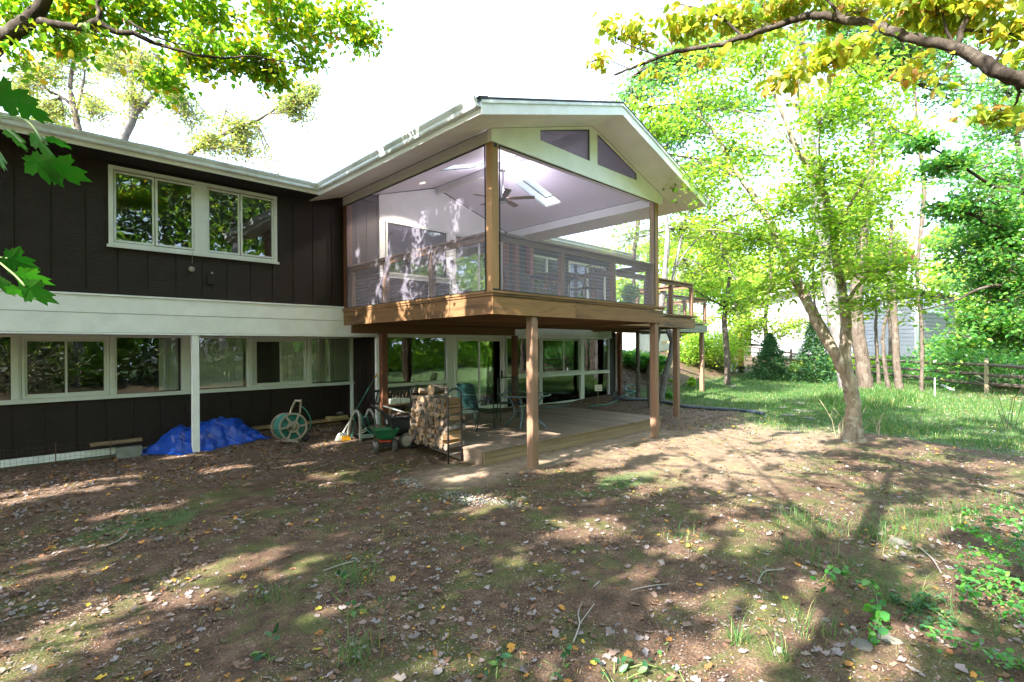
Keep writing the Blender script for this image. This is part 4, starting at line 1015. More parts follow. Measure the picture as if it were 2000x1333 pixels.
for i, (px, D, path, blobs, lab) in enumerate((
    (1420, 22, 0, [(1400, 520, 0, 70, 50, 1.8, 1), (1450, 470, 0, 70, 55, 1.8, 1), (1370, 460, 0, 60, 45, 1.6, 1), (1420, 590, 0, 70, 45, 1.6, 1), (1345, 560, 0, 45, 50, 1.4, .7)], 'bright green layered tree filling the gap right of the open deck'),
    (1500, 27, 0, [(1490, 600, 0, 60, 45, 2, 1), (1540, 640, 0, 50, 35, 1.6, 1), (1450, 640, 0, 60, 35, 1.8, 1), (1400, 660, 0, 55, 35, 1.6, 1), (1520, 540, 0, 50, 40, 1.6, .6)], 'sunlit pale green shrub tree in front of the neighbour house gable'),
    (1330, 30, 0, [(1350, 620, 0, 60, 50, 2, 1), (1300, 560, 0, 60, 50, 2, 1), (1380, 640, 0, 60, 40, 2, 1), (1270, 480, 0, 60, 40, 2, .8)], 'yellow green leafy tree behind the deck posts'),)):
    P_ = at(px, 690, D); base = Vector((P_.x, P_.y, gz(P_.x, P_.y)))
    simple_tree('leafy_tree', lab, 'tree', 0, 0, [(px, 690, 0, .12), (px-5, 620, 0, .10), (px+5, 540, 0, .07), (px, 470, 0, .04)], M['bark_brown'], blobs, 260, 16, .17, M['l_sun' if i else 'l_green'], base=base, spread=.3, up=1.0)
for (px, D, blobs, lab, ml, ntw) in ((1245, 17, [(1260, 190, 0, 60, 60, 1.6, .8), (1330, 130, 0, 80, 60, 1.8, 1), (1420, 110, 0, 80, 60, 1.8, 1), (1300, 260, 0, 60, 55, 1.5, .8), (1380, 230, 0, 80, 60, 1.6, 1), (1480, 200, 0, 80, 60, 1.6, 1), (1440, 320, 0, 80, 55, 1.6, 1), (1390, 390, 0, 70, 45, 1.5, .8)], 'airy green tree whose crown shows between porch roof and forked tree', 'l_fresh', 620),
                                    (1800, 19, [(1780, 120, 0, 90, 70, 2, 1), (1860, 60, 0, 80, 60, 2, 1), (1700, 60, 0, 80, 60, 2, .8), (1600, 50, 0, 80, 50, 2, .8), (1900, 180, 0, 70, 60, 2, .8), (1520, 60, 0, 60, 45, 2, .5)], 'high bluish green crown above the pale gap of sky at the right', 'l_fresh', 520),
                                    (1596, 27, [(1480, 450, 0, 80, 50, 2, 1), (1580, 480, 0, 80, 50, 2, 1), (1680, 460, 0, 80, 50, 2, 1), (1540, 380, 0, 80, 50, 2, .8), (1640, 380, 0, 80, 50, 2, .7), (1600, 560, 0, 70, 30, 2, .6), (1760, 450, 0, 50, 30, 2, .4)], 'pale green tree mass directly behind the forked tree crown', 'l_sun', 520)):
    P_ = at(px, 690, D); simple_tree('leafy_tree', lab, 'tree', 0, 0, [(px, 640, 0, .06), (px-8, 520, 0, .06), (px+5, 380, 0, .08), (px-10, 240, 0, .05), (px-12, 150, 0, .03)], M['bark_brown'], blobs, ntw, 14, .15 if D < 20 else .19, M[ml], base=Vector((P_.x, P_.y, gz(P_.x, P_.y))), spread=.28, up=.8)
# ---- conifers
def conifer(px, py, hpx, wpx, label, dark):
    b = onG(px, py); D = b.x*CA+b.y*SA; H = hpx*D/1000; W = wpx*D/1000/2
    t = thing('evergreen_shrub', b, label, 'shrub', 'evergreens before the fence')
    n = 5200; h = rng.uniform(0, 1, n)**1.25; a = rng.uniform(0, 2*np.pi, n); lobe = 1+.30*np.sin(a*5+h*20)+.20*np.sin(h*38+a*2)+.16*np.sin(a*3-h*11)
    r = W*(1-h)**.75*lobe*rng.uniform(.35, 1, n)**.5
    P = np.stack([b.x+r*np.cos(a), b.y+r*np.sin(a), b.z+.04+h*H], 1)
    cu = []
    for k in range(70):
        hh = rng.uniform(.05, .95); aa = rng.uniform(0, 6.3); rr = W*(1-hh)**.75
        cu.append((np.array([[b.x, b.y, b.z+hh*H*.9], [b.x+rr*.6*math.cos(aa), b.y+rr*.6*math.sin(aa), b.z+hh*H*.95], [b.x+rr*math.cos(aa), b.y+rr*math.sin(aa), b.z+hh*H]]), np.array([.012, .008, .003])))
    finish_tree(t, [smooth_path([(b.x, b.y, b.z-.1, .07), (b.x, b.y, b.z+H*.5, .045), (b.x, b.y, b.z+H*.95, .01)], 4)], P, cu, .16, M['l_conifer'], M['bark_brown'], up=.3, aspect=.3, mtwig=M['twig'], nring=8)
conifer(1505, 742, 85, 75, 'dark green bushy evergreen left of two before the rail fence', 1)
conifer(1592, 748, 125, 80, 'taller evergreen with a pointed top before the rail fence', 1)
b_ = onG(1562, 748)
def bush(name, label, b, w, h, n, size, ml, up=.6, aspect=.55, group=None, shape='rhomb', flat=.9):
    t = thing(name, b, label, 'shrub', group); k = max(2, int(w*h*5)); P = []; cu = []
    cs = [(rng.uniform(-w*.42, w*.42), rng.uniform(-w*.42, w*.42)*flat, rng.uniform(.25, .8)*h, rng.uniform(.25, .45)*min(w, h*1.4)) for _ in range(k)]
    for (cx, cy, cz, r) in cs:
        m = n//k; v = unit(rng.normal(0, 1, (m, 3)))*(rng.uniform(.2, 1, (m, 1))**.5)*r; v[:, 2] *= .75; q = v+[b.x+cx, b.y+cy, b.z+cz]; P.append(q)
        for _ in range(5): e = q[rng.integers(m)]; cu.append((np.array([[b.x+cx*.2, b.y+cy*.2, b.z], [b.x+cx*.7, b.y+cy*.7, b.z+cz*.6], e]), np.array([.014, .009, .003])))
    P = np.concatenate(P); P[:, 2] = np.maximum(P[:, 2], ground_z(P[:, 0], P[:, 1])+.03)
    sz = size*rng.uniform(.6, 1.35, len(P)); V, F = leaf_arrays(P, sz, up, shape, 0, aspect); L = -np.array(b)
    c = link('foliage', np_mesh('foliage', V+L, F, ml), t); c['kind'] = 'stuff'
    V, F = tubes_arrays(cu, 4); link('stems', np_mesh('stems', V+L, F, M['twig']), t)['kind'] = 'stuff'
    return t
bush('low_shrub', 'yellow green low shrub between the two evergreens', onG(1560, 742), 1.1, .9, 1400, .12, M['l_sun'])
bush('low_shrub', 'bright leafy shrub spilling over beside the red and white toy chair', onG(1402, 722), 2.2, 1.9, 3500, .14, M['l_sun'])
bush('low_shrub', 'dark base shrub behind the slim deck post in sunlight', onG(1360, 715), 1.6, 1.6, 2200, .14, M['l_green'])
bush('hedge_shrub', 'dense dark shrubbery beyond the right hand end of the fence', Vector((27, .5, gz(27, .5))), 6, 2.0, 9000, .15, M['l_dark'])
bush('hedge_shrub', 'shadowed undergrowth shrub beneath the neighbour house corner', Vector((30, 3.6, gz(30, 3.6))), 4, 1.1, 4200, .14, M['l_dark'])
bush('hedge_shrub', 'sunny undergrowth shrub under the neighbour house wall', Vector((31, 6.5, gz(31, 6.5))), 4, 1.0, 4200, .14, M['l_green'])
# red maple, behind the neighbour's roof
P_ = at(1740, 690, 27); simple_tree('japanese_maple', 'pinkish red leaved tree above the neighbour house roof', 'tree', 0, 0, [(1740, 640, 0, .1), (1735, 560, 0, .08), (1745, 500, 0, .05)], M['bark_brown'],
    [(1700, 500, 0, 60, 30, 1.5, 1), (1790, 510, 0, 60, 30, 1.5, 1), (1750, 470, 0, 50, 25, 1.4, .7), (1640, 520, 0, 45, 25, 1.3, .5)], 150, 15, .16, M['l_red'], base=Vector((P_.x, P_.y, gz(P_.x, P_.y))), spread=.25)
# ---- right hand broadleaf tree with glossy leaves
t_b = at(2120, 700, 7.0); base = Vector((t_b.x, t_b.y, gz(t_b.x, t_b.y)))
t = thing('glossy_leaf_tree', base, 'dense tree with small glossy dark leaves along the right edge', 'tree')
limbs = [smooth_path([(base.x, base.y, base.z-.2, .14), (base.x, base.y, 1.5, .11)]+pxpath([(2100, 450, 7.2, .09), (2060, 250, 7.4, .06), (2050, 80, 7.4, .04)]), 5, .01)]
for q in ([(2090, 480, 7, .04), (2000, 375, 6.6, .03), (1940, 365, 6.4, .022), (1890, 330, 6.2, .016), (1840, 300, 6.1, .012), (1790, 272, 6.0, .008), (1742, 248, 6.0, .004)],
          [(2090, 520, 7, .035), (2010, 470, 6.8, .025), (1930, 440, 6.6, .018), (1880, 410, 6.5, .012), (1810, 400, 6.4, .006)],
          [(2100, 600, 7, .035), (2010, 560, 6.8, .025), (1930, 560, 6.7, .018), (1860, 590, 6.7, .010), (1800, 605, 6.6, .006)],
          [(2100, 640, 7, .03), (2000, 640, 7, .022), (1920, 660, 6.9, .014), (1850, 650, 6.9, .008)],
          [(2080, 350, 7.3, .03), (2000, 250, 7.4, .02), (1940, 200, 7.5, .01)]):
    limbs.append(smooth_path(pxpath(q), 4, .006))
bl = [pxblob(*a) for a in ((1975, 560, 6.9, 75, 70, .8, 1.3), (1940, 630, 6.9, 60, 45, .7, 1), (1990, 660, 7, 60, 45, .7, .8), (1925, 500, 6.8, 60, 50, .7, .9), (1970, 440, 6.8, 70, 55, .7, 1.1), (1900, 400, 6.6, 55, 40, .6, .6),
      (1850, 320, 6.3, 60, 30, .4, .45), (1790, 280, 6.1, 40, 18, .3, .25), (1980, 340, 7, 60, 50, .7, .7), (1980, 220, 7.6, 60, 60, .8, .6), (1840, 410, 6.5, 35, 20, .3, .2), (1880, 672, 6.9, 35, 16, .3, .2))]
sunny(bl)
P, cu = blobs_leaves(limbs, bl, 1150, 13, .06, .07, .003, .008, .4)
finish_tree(t, limbs, P, cu, .062, M['l_dark'], M['bark_dark'], singles=150, up=.8, mtwig=M['twig'], shape='ovate', aspect=.62)
for (px, D, blobs, lab, ml) in ((1960, 15, [(1950, 250, 0, 90, 70, 1.6, 1), (1900, 340, 0, 70, 60, 1.5, 1), (1980, 130, 0, 80, 70, 1.6, 1), (1960, 430, 0, 80, 60, 1.5, 1), (1880, 460, 0, 60, 50, 1.3, .8), (1900, 560, 0, 70, 60, 1.5, 1), (1990, 560, 0, 60, 60, 1.5, .8)], 'bright bluish green tree filling the upper right behind glossy leaves', 'l_fresh'),
                                (1900, 34, [(1880, 470, 0, 60, 50, 3, 1), (1950, 520, 0, 80, 60, 3, 1), (1840, 560, 0, 40, 50, 3, .8), (1990, 430, 0, 60, 60, 3, 1), (1900, 620, 0, 80, 40, 3, .8)], 'distant green tree right of the neighbour house', 'l_green')):
    P_ = at(px+90, 700, D); simple_tree('leafy_tree', lab, 'tree', 0, 0, [(px+90, 640, 0, .16), (px+70, 500, 0, .13), (px+40, 350, 0, .09), (px+20, 220, 0, .05)], M['bark_brown'], blobs, 420 if D < 20 else 260, 15, .15 if D < 20 else .28, M[ml], base=Vector((P_.x, P_.y, gz(P_.x, P_.y))), spread=.2 if D < 20 else .5)
# ---- trees behind the house, upper left
for (lab, ml, D, path, lim, blobs, ntw, sz) in (
    ('pale forked tree behind the roof left of the open sky', 'l_pale', 24, [(235, 300, 0, .22), (245, 262, 0, .21), (262, 215, 0, .19), (255, 160, 0, .15), (248, 100, 0, .10), (245, 50, 0, .06)],
     [[(260, 225, 0, .14), (285, 200, 0, .12), (310, 180, 0, .09), (340, 150, 0, .05)], [(262, 215, 0, .1), (278, 180, 0, .07), (275, 120, 0, .04)], [(240, 262, 0, .06), (215, 230, 0, .04), (190, 240, 0, .02)]],
     [(300, 150, 0, 70, 50, 2, 1), (220, 120, 0, 50, 50, 2, 1), (340, 210, 0, 60, 35, 2, .6), (250, 200, 0, 40, 40, 2, .5), (380, 250, 0, 50, 25, 2, .4)], 640, .14),
    ('leaning bare limbed tree behind the roof at the far left', 'l_pale', 26, [(158, 290, 0, .17), (152, 250, 0, .16), (145, 215, 0, .14), (138, 170, 0, .11), (142, 130, 0, .09), (150, 90, 0, .05)],
     [[(148, 210, 0, .09), (120, 190, 0, .07), (92, 175, 0, .06), (60, 140, 0, .03)], [(150, 215, 0, .08), (162, 170, 0, .06), (165, 135, 0, .04)]],
     [(90, 150, 0, 80, 50, 2, 1), (150, 110, 0, 60, 45, 2, 1), (40, 190, 0, 50, 40, 2, .8), (190, 220, 0, 35, 35, 2, .5), (110, 230, 0, 40, 30, 2, .5)], 700, .14),
    ('tree branch with pinkish leaves reaching over the roof toward the open sky', 'l_pale', 22, [(330, 330, 0, .14), (350, 318, 0, .13), (385, 290, 0, .11), (430, 265, 0, .09), (480, 245, 0, .07), (520, 225, 0, .05), (560, 195, 0, .03)],
     [[(430, 265, 0, .05), (440, 220, 0, .03), (450, 190, 0, .015)], [(520, 225, 0, .03), (580, 215, 0, .02), (620, 210, 0, .01)]],
     [(480, 250, 0, 60, 30, 1.6, 1), (570, 210, 0, 55, 35, 1.6, 1), (420, 290, 0, 55, 25, 1.5, .8), (600, 180, 0, 35, 25, 1.2, .5), (470, 300, 0, 45, 18, 1.2, .4), (530, 330, 0, 25, 10, 1, .12)], 520, .13)):
    P_ = at(path[0][0], path[0][1], D); simple_tree('backyard_tree', lab, 'tree', 0, 0, path, M['bark_brown'] if D != 24 else M['bark_grey'], blobs, ntw, 13, sz, M[ml], base=Vector((P_.x, P_.y, gz(P_.x, P_.y))), limbs2=lim, spread=.22, twig_r=.009)
def clear_limb(P, L, r):
    """leaves grow from twigs, seldom right against the thick limb"""
    d = np.min(np.linalg.norm(P[:, None, :]-L[None, :, :3], axis=2), 1); return P[(d > r) | (rng.uniform(0, 1, len(P)) < .12)]
# ---- overhanging branches, upper left
TLb = Vector((-2.7, 8.1, gz(-2.7, 8.1)))
t = thing('dogwood_tree', TLb, 'overhanging branches of green and yellow leaves in the upper left', 'tree')
limbs = [smooth_path([(TLb.x, TLb.y, TLb.z-.2, .2), (TLb.x, TLb.y, 1.5, .16), (-2.2, 8.2, 3.6, .13)]+pxpath([(-90, 200, 5.4, .11), (-20, 105, 5.4, .085), (15, 70, 5.4, .08), (50, 45, 5.4, .075), (85, 5, 5.4, .062), (110, -60, 5.4, .05), (180, -150, 5.6, .03)]), 5, .005)]
for q in ([(45, 48, 5.4, .045), (75, 42, 5.4, .040), (110, 48, 5.4, .038), (165, 53, 5.4, .036), (190, 42, 5.4, .036), (218, 60, 5.45, .030), (260, 66, 5.5, .026), (305, 85, 5.6, .022), (335, 95, 5.6, .018), (385, 108, 5.7, .014), (440, 114, 5.8, .011), (500, 112, 6, .008), (590, 130, 6.4, .005)],
          [(190, 42, 5.4, .026), (195, 22, 5.4, .024), (190, 5, 5.4, .018), (230, -40, 5.6, .014)],
          [(250, 42, 5.45, .014), (285, 62, 5.5, .012), (330, 82, 5.6, .008), (380, 90, 5.8, .005)],
          [(180, -150, 5.6, .03), (330, -90, 6, .026), (480, -40, 6.4, .022), (590, 10, 6.8, .018), (650, 30, 7.0, .012), (720, 70, 7.1, .006)],
          [(330, -90, 6, .02), (400, 0, 6.2, .014), (470, 40, 6.3, .008)], [(590, 10, 6.8, .014), (560, 60, 6.9, .009), (580, 120, 7, .004)], [(300, 105, 5.6, .01), (320, 130, 5.6, .008), (310, 165, 5.7, .004)]):
    limbs.append(smooth_path(pxpath(q), 4, .004))
bl = [pxblob(*a) for a in ((60, 20, 5.6, 80, 45, .6, 1.0), (160, 20, 5.7, 80, 45, .6, 1.3), (110, 80, 5.5, 70, 28, .4, .7), (280, 20, 6, 90, 50, .6, 1.4), (400, 30, 6.3, 90, 55, .7, 1.5), (520, 40, 6.6, 90, 60, .7, 1.6), (390, 110, 6, 70, 40, .5, 1.1),
      (490, 120, 6.3, 80, 45, .5, 1.3), (540, 155, 6.5, 45, 28, .4, .55), (620, 60, 6.9, 60, 55, .6, .9), (690, 30, 7.1, 50, 60, .5, .8), (715, 75, 7.1, 32, 38, .4, .45), (330, 160, 5.8, 45, 35, .4, .5), (20, 110, 5.4, 35, 18, .3, .15), (200, 75, 5.5, 50, 25, .3, .4),
      (600, 100, 6.8, 40, 35, .4, .35), (45, 130, 5.4, 25, 12, .2, .1))]
sunny(bl)
P, cu = blobs_leaves(limbs, bl, 720, 12, .085, .09, .003, .007, .3)
P = clear_limb(P, np.concatenate(limbs[:2]), .16)
finish_tree(t, limbs, P, cu, .078, M['l_mixed'], M['bark_dark'], singles=290, up=.5, droop=.9, mtwig=M['twig'], shape='ovate', aspect=.68)
# ---- arching limb with yellow leaves, upper right
TRb = Vector((5.0, -1.3, gz(5.0, -1.3)))
t = thing('yellow_leaf_tree', TRb, 'arching bare limb with yellowing leaves crossing the upper right', 'tree')
arch = [(a_, b_, c_, r_*.78) for (a_, b_, c_, r_) in [(2120, 190, 3.5, .068), (2060, 172, 3.5, .064), (2000, 157, 3.6, .060), (1955, 143, 3.6, .058), (1915, 118, 3.7, .056), (1880, 98, 3.75, .053), (1840, 88, 3.8, .050), (1790, 78, 3.9, .047), (1745, 62, 4.0, .045), (1700, 47, 4.1, .043), (1640, 37, 4.2, .041),
        (1585, 30, 4.3, .040), (1545, 42, 4.4, .036), (1500, 55, 4.45, .032), (1455, 72, 4.5, .029), (1410, 86, 4.55, .027), (1370, 93, 4.6, .024), (1320, 102, 4.7, .022), (1270, 118, 4.75, .019), (1232, 135, 4.8, .016), (1200, 147, 4.8, .013)]]
limbs = [smooth_path([(TRb.x, TRb.y, TRb.z-.2, .16), (TRb.x, TRb.y, 1.6, .12), (4.9, -1.0, 3.0, .085)]+pxpath(arch), 4, .004)]
for q in ([(1870, 85, 3.8, .022), (1885, 40, 3.8, .018), (1905, 10, 3.9, .012), (1925, -50, 3.9, .008)], [(1860, 83, 3.8, .012), (1845, 50, 3.8, .009), (1840, 0, 3.9, .006)], [(1945, 125, 3.7, .010), (1965, 90, 3.7, .008), (2000, 55, 3.7, .005)],
          [(1880, 60, 3.85, .012), (1930, 62, 3.8, .010), (2000, 66, 3.7, .008), (2050, 60, 3.7, .006)], [(1640, 30, 4.2, .014), (1600, -10, 4.3, .010), (1520, -30, 4.5, .006)], [(1700, 60, 4.1, .010), (1660, 95, 4.1, .008), (1620, 125, 4.2, .006), (1560, 150, 4.3, .003)],
          [(1290, 110, 4.7, .008), (1220, 85, 4.8, .006), (1190, 60, 4.9, .004), (1180, 40, 4.9, .003)], [(1230, 135, 4.8, .006), (1180, 118, 4.85, .004), (1130, 130, 4.9, .002)], [(1990, 165, 3.6, .012), (1985, 200, 3.7, .008), (1950, 232, 3.8, .005), (1920, 245, 3.8, .003)],
          [(1450, 72, 4.5, .012), (1400, 30, 4.6, .009), (1330, 10, 4.7, .006), (1280, 20, 4.8, .004)]):
    limbs.append(smooth_path(pxpath(q), 4, .003))
bl = [pxblob(*a) for a in ((1900, 20, 3.9, 90, 50, .4, 1.4), (1780, 10, 4, 90, 45, .4, 1.4), (1660, 0, 4.2, 90, 35, .4, 1.2), (1560, 0, 4.4, 80, 35, .4, 1.0), (1460, 25, 4.6, 80, 40, .4, 1.0), (1350, 45, 4.7, 70, 40, .35, .8), (1250, 60, 4.8, 50, 35, .3, .4),
      (1190, 55, 4.9, 30, 22, .25, .15), (1160, 122, 4.9, 35, 14, .2, .14), (1290, 125, 4.75, 50, 22, .25, .3), (1400, 115, 4.6, 50, 20, .25, .3), (1530, 150, 4.3, 50, 28, .25, .40), (1600, 110, 4.2, 50, 28, .3, .45), (1690, 85, 4.1, 50, 22, .25, .35), (1800, 125, 3.9, 45, 28, .25, .28),
      (1860, 140, 3.85, 30, 30, .2, .16), (1940, 225, 3.8, 35, 25, .2, .2), (1985, 110, 3.7, 25, 30, .2, .2), (1990, 30, 3.7, 40, 50, .3, .6))]
sunny(bl)
P, cu = blobs_leaves(limbs, bl, 380, 11, .085, .055, .0022, .005, .2)
P = clear_limb(P, limbs[0], .16)
finish_tree(t, limbs, P, cu, .080, M['l_yellow'], M['bark_dark'], singles=295, up=.35, droop=1.4, mtwig=M['twig'], shape='ovate', aspect=.62)
# ---- far woods
def woods(name, label, rngs, n, size, ml):
    P = []
    for (pxa, pxb, D0_, D1_, top) in rngs:
        m = int(n*(pxb-pxa)/sum(q[1]-q[0] for q in rngs)); nb = max(6, m//260)
        for _ in range(nb):
            px = rng.uniform(pxa, pxb); D = rng.uniform(D0_, D1_); tp = top(px) if callable(top) else top
            py = 690-(690-tp)*rng.uniform(0.05, .92)**.85; c = at(px, py, D); r = D*.032*rng.uniform(.7, 1.3)
            v = unit(rng.normal(0, 1, (m//nb, 3)))*(rng.uniform(.1, 1, (m//nb, 1))**.45)*r; v[:, 2] *= .7; P.append(v+np.array(c))
    P = np.concatenate(P); V, F = leaf_arrays(P, size*rng.uniform(.6, 1.4, len(P)), .6); o = link(name, np_mesh(name, V, F, ml)); return tag(o, label, 'trees', kind='stuff')
def _top(px): return 470+60*math.sin(px*.013)+35*math.sin(px*.04+1)
woods('far_woods', 'pale mass of far trees beyond the lawn and neighbour house', [(1180, 2150, 42, 60, _top)], 42000, .55, M['l_sun'])
woods('far_woods', 'thin far tree line behind the roof on the left', [(-60, 420, 40, 55, lambda px: 150+.35*px)], 7000, .45, M['l_pale'])
# ================================================================== TALL TREES over the yard that shade it (their crowns hang above the view)
def sun_foot(P):
    """where the shadow of P falls on level ground"""
    P = Vector(P); return P+SDIR*(P.z/-SDIR.z)
M['l_canopy'] = leaf_mat('high_canopy_leaves', [(0, (.05, .085, .03)), (1, (.09, .13, .045))], .22)
LIT = []      # gaps between the crowns, as spots of sun on level ground: (x, y, half length along the light, half width)
def gap_px(px, py, a, b): g = onG(px, py); k = 1.3 if px > 1130 else 1.05; LIT.append((g.x, g.y, a*k, b*k))
for q in ((40, 975, .65, .10), (130, 948, .5, .07), (300, 990, .35, .06), (30, 1300, .40, .10), (160, 1215, .42, .07), (250, 1175, .38, .07), (380, 1125, .40, .08), (470, 1112, .25, .05), (570, 1113, .22, .06), (410, 1165, .2, .05),
          (75, 1090, .22, .05), (80, 1130, .28, .06), (440, 915, .25, .08), (360, 892, .3, .07), (600, 900, .3, .07), (680, 858, .3, .08), (640, 930, .3, .06), (905, 935, .28, .10), (965, 985, .25, .10), (925, 895, .30, .10),
          (1148, 1030, .22, .12), (1070, 1048, .12, .05), (1000, 1085, .1, .04), (1000, 1290, .10, .05), (1100, 1320, .16, .05), (1320, 1310, .24, .12), (1450, 1290, .22, .10), (1500, 1230, .26, .12), (1420, 1180, .16, .06),
          (1560, 1210, .2, .08), (1350, 1060, .2, .08), (1240, 1130, .12, .05), (1290, 1185, .14, .05), (1720, 1060, .25, .10), (1780, 1030, .3, .14), (1850, 990, .4, .12), (1950, 1010, .4, .12), (1600, 1150, .12, .06), (1830, 1150, .18, .08),
          (1900, 1100, .2, .08), (1760, 1260, .14, .06), (1960, 1180, .2, .08), (1700, 1310, .15, .07), (1480, 1050, .3, .08), (1560, 1020, .3, .10), (1620, 985, .35, .12), (1540, 965, .4, .12), (1420, 990, .3, .08),
          (1180, 900, .5, .12), (1240, 880, .6, .14), (1330, 905, .7, .12), (1290, 950, .4, .08), (1400, 870, .9, .18), (1480, 890, .8, .18), (1530, 925, .7, .14), (1600, 900, .7, .14), (1560, 860, 1.0, .2), (1460, 845, 1.0, .2), (1350, 860, .8, .14),
          (1640, 940, .5, .12), (1800, 890, .8, .14), (1880, 930, .7, .12), (1960, 955, .7, .12), (1850, 880, .9, .12), (1980, 900, .6, .12), (1420, 930, .5, .10), (1230, 925, .5, .08), (1080, 900, .25, .08), (1700, 900, .6, .1), (1730, 930, .5, .08),
          (1640, 1010, .3, .1), (1690, 1000, .3, .08), (985, 858, .2, .08)): gap_px(*q)
for P_, a, b in ((onX(895, 607, 5.14), .25, .10), (onX(820, 600, 5.14), .20, .08), (onX(720, 622, 5.14), .25, .06), (onX(745, 565, 5.2), .2, .05), (onX(760, 520, 5.2), .22, .07), (onX(700, 500, 5.2), .15, .05),
                 (onX(955, 605, 5.14), .2, .04), (onX(745, 780, 5.86), .25, .05),
                 (onY(25, 632, 10.5), .25, .012), (onY(60, 640, 10.5), .2, .01), (onY(8, 600, 10.5), .22, .01), (onX(1035, 700, 6.02), .3, .05), (onX(1278, 800, 9.85), .4, .06)):
    g = sun_foot(P_); LIT.append((g.x, g.y, a, b))
for _ in range(150):
    fx, fy = rng.uniform(1.5, 13), rng.uniform(-1.5, 8.5)
    if fx < 5.5 and rng.uniform() < .55 or (fx > 8 and fy > 5) or (fx > 5.3 and fy > 6.3): continue
    LIT.append((fx, fy, rng.uniform(.06, .20), rng.uniform(.03, .075)))
def shade_density(x, y):
    d = np.ones_like(x)
    wob = .10*np.sin(x*5+y*9)+.08*np.sin(x*11-y*13)+.05*np.sin(y*29+x*3)
    for (cx, cy, a, b) in LIT:
        q = np.hypot((x-cx)/(a*2.0), (y-cy+.05*wob)/(b*2.5)); d = np.minimum(d, sstep(.75, 1.15, q+wob*1.5))
    n = np.sin(x*1.3+y*2.1)+np.sin(x*2.9-y*4.7+1)+np.sin(y*7.3+x*.8)+.8*np.sin(x*6.1+y*3.3)
    right = sstep(7.5, 10.5, x)*sstep(6.5, 5, y)
    d = d*(1-.8*sstep(.5, 1.2, n)*right)*(1-.4*sstep(2.3, 2.8, n))
    for (fx, fy, fa, fb) in SUNNY: d = d*(1-.97*sstep(1.15, .7, np.hypot((x-fx)/fa, (y-fy)/fb)))
    d = d*(1-sstep(14.0, 17, x+.4*(y-4)))*(1-.5*sstep(12, 14.5, x))
    return d
def hidden_height(gx, gy, zmin, zmax):
    """heights along the sun ray through (gx, gy) that stay above or beside the view"""
    k = -SDIR.z; out = np.full(gx.shape, np.nan)
    z = rng.uniform(zmin, zmax, gx.shape)
    for _ in range(14):
        x = gx-SDIR.x/k*z; y = gy-SDIR.y/k*z
        F = x*CA+y*SA; r = x*SA-y*CA
        seen = (F > .05) & (np.abs(r) < 1.06*F) & (z-EYE < .73*F+.1)
        out = np.where(np.isnan(out) & ~seen, z, out); z = np.where(np.isnan(out), z+rng.uniform(.4, 1.0, gx.shape), z)
    return out
n = 150000
gx_ = rng.uniform(-2.5, 17, n); gy_ = rng.uniform(-3.0, 12.5, n)
keep = rng.uniform(0, 1, n) < shade_density(gx_, gy_); gx_, gy_ = gx_[keep], gy_[keep]
z_ = hidden_height(gx_, gy_, 6.2, 10.5); ok = ~np.isnan(z_) & (z_ < 17); gx_, gy_, z_ = gx_[ok], gy_[ok], z_[ok]
k_ = -SDIR.z; CP = np.stack([gx_-SDIR.x/k_*z_, gy_-SDIR.y/k_*z_, z_], 1)
# hand the leaves to the nearest of four yard trees
YT = [(-1.55, .36, 'tall yard tree behind the photographer whose trunk shadow crosses the lawn', .17), (-8.0, 4.5, 'yard tree left of the view shading the house wall', .2),
      (-6.5, -3.0, 'yard tree behind the view shading the foreground soil', .2), (-5.0, 10.5, 'yard tree beyond the left end of the house', .18)]
own = np.argmin(np.stack([np.hypot(CP[:, 0]-(a+1.2), CP[:, 1]-b) for (a, b, _, _) in YT]), 0)
for i, (a, b, lab, r) in enumerate(YT):
    base = Vector((a, b, gz(a, b))); t = thing('yard_tree', base, lab, 'tree', 'yard trees outside the frame')
    Q = CP[own == i]
    if not len(Q): continue
    H = 8.5 if i else 9.5
    limbs = [smooth_path([(a, b, -.3, r*1.3), (a, b, .3, r), (a+.03, b, 4, r*.85), (a, b, H*.75, r*.6), (a, b, H, r*.35)], 4, .004)]; cu = []
    for k in range(22):
        e = Q[rng.integers(len(Q))]; s = np.array([a, b, rng.uniform(H*.6, H)]); mid = (s+e)/2+[0, 0, .5]; tt = np.linspace(0, 1, 8)[:, None]
        cu.append(((1-tt)**2*s+2*tt*(1-tt)*mid+tt*tt*e, np.linspace(.028, .008, 8)))
    finish_tree(t, limbs, Q, cu, .19, M['l_canopy'], M['bark_brown'], up=.6, aspect=.62, var=.3)
# woods at the photographer's back: what the windows mirror
P = []
for _ in range(420):
    x, y = rng.uniform(-28, 46), rng.uniform(-32, -12); c = np.array([x, y, rng.uniform(.3, 1)**1.3*17]); r = rng.uniform(1.4, 3.0)
    v = unit(rng.normal(0, 1, (150, 3)))*(rng.uniform(.05, 1, (150, 1))**.45)*r; P.append(v+c)
for _ in range(60):
    x, y = rng.uniform(-24, -13), rng.uniform(-12, 24); c = np.array([x, y, rng.uniform(.3, 4.0)]); r = rng.uniform(1.0, 1.8)
    v = unit(rng.normal(0, 1, (110, 3)))*(rng.uniform(.05, 1, (110, 1))**.45)*r; P.append(v+c)
for _ in range(330):
    x, y = rng.uniform(-24, 46), rng.uniform(-22, -12.5); c = np.array([x, y, rng.uniform(.3, 7.5)]); r = rng.uniform(1.2, 2.0)
    v = unit(rng.normal(0, 1, (150, 3)))*(rng.uniform(.05, 1, (150, 1))**.45)*r; P.append(v+c)
P = np.concatenate(P); V, F = leaf_arrays(P, .55*rng.uniform(.6, 1.4, len(P)), .5); tag(link('yard_edge_woods', np_mesh('yard_edge_woods', V, F, M['l_green'])), 'woods at the back of the yard mirrored in the windows', 'trees', kind='stuff')
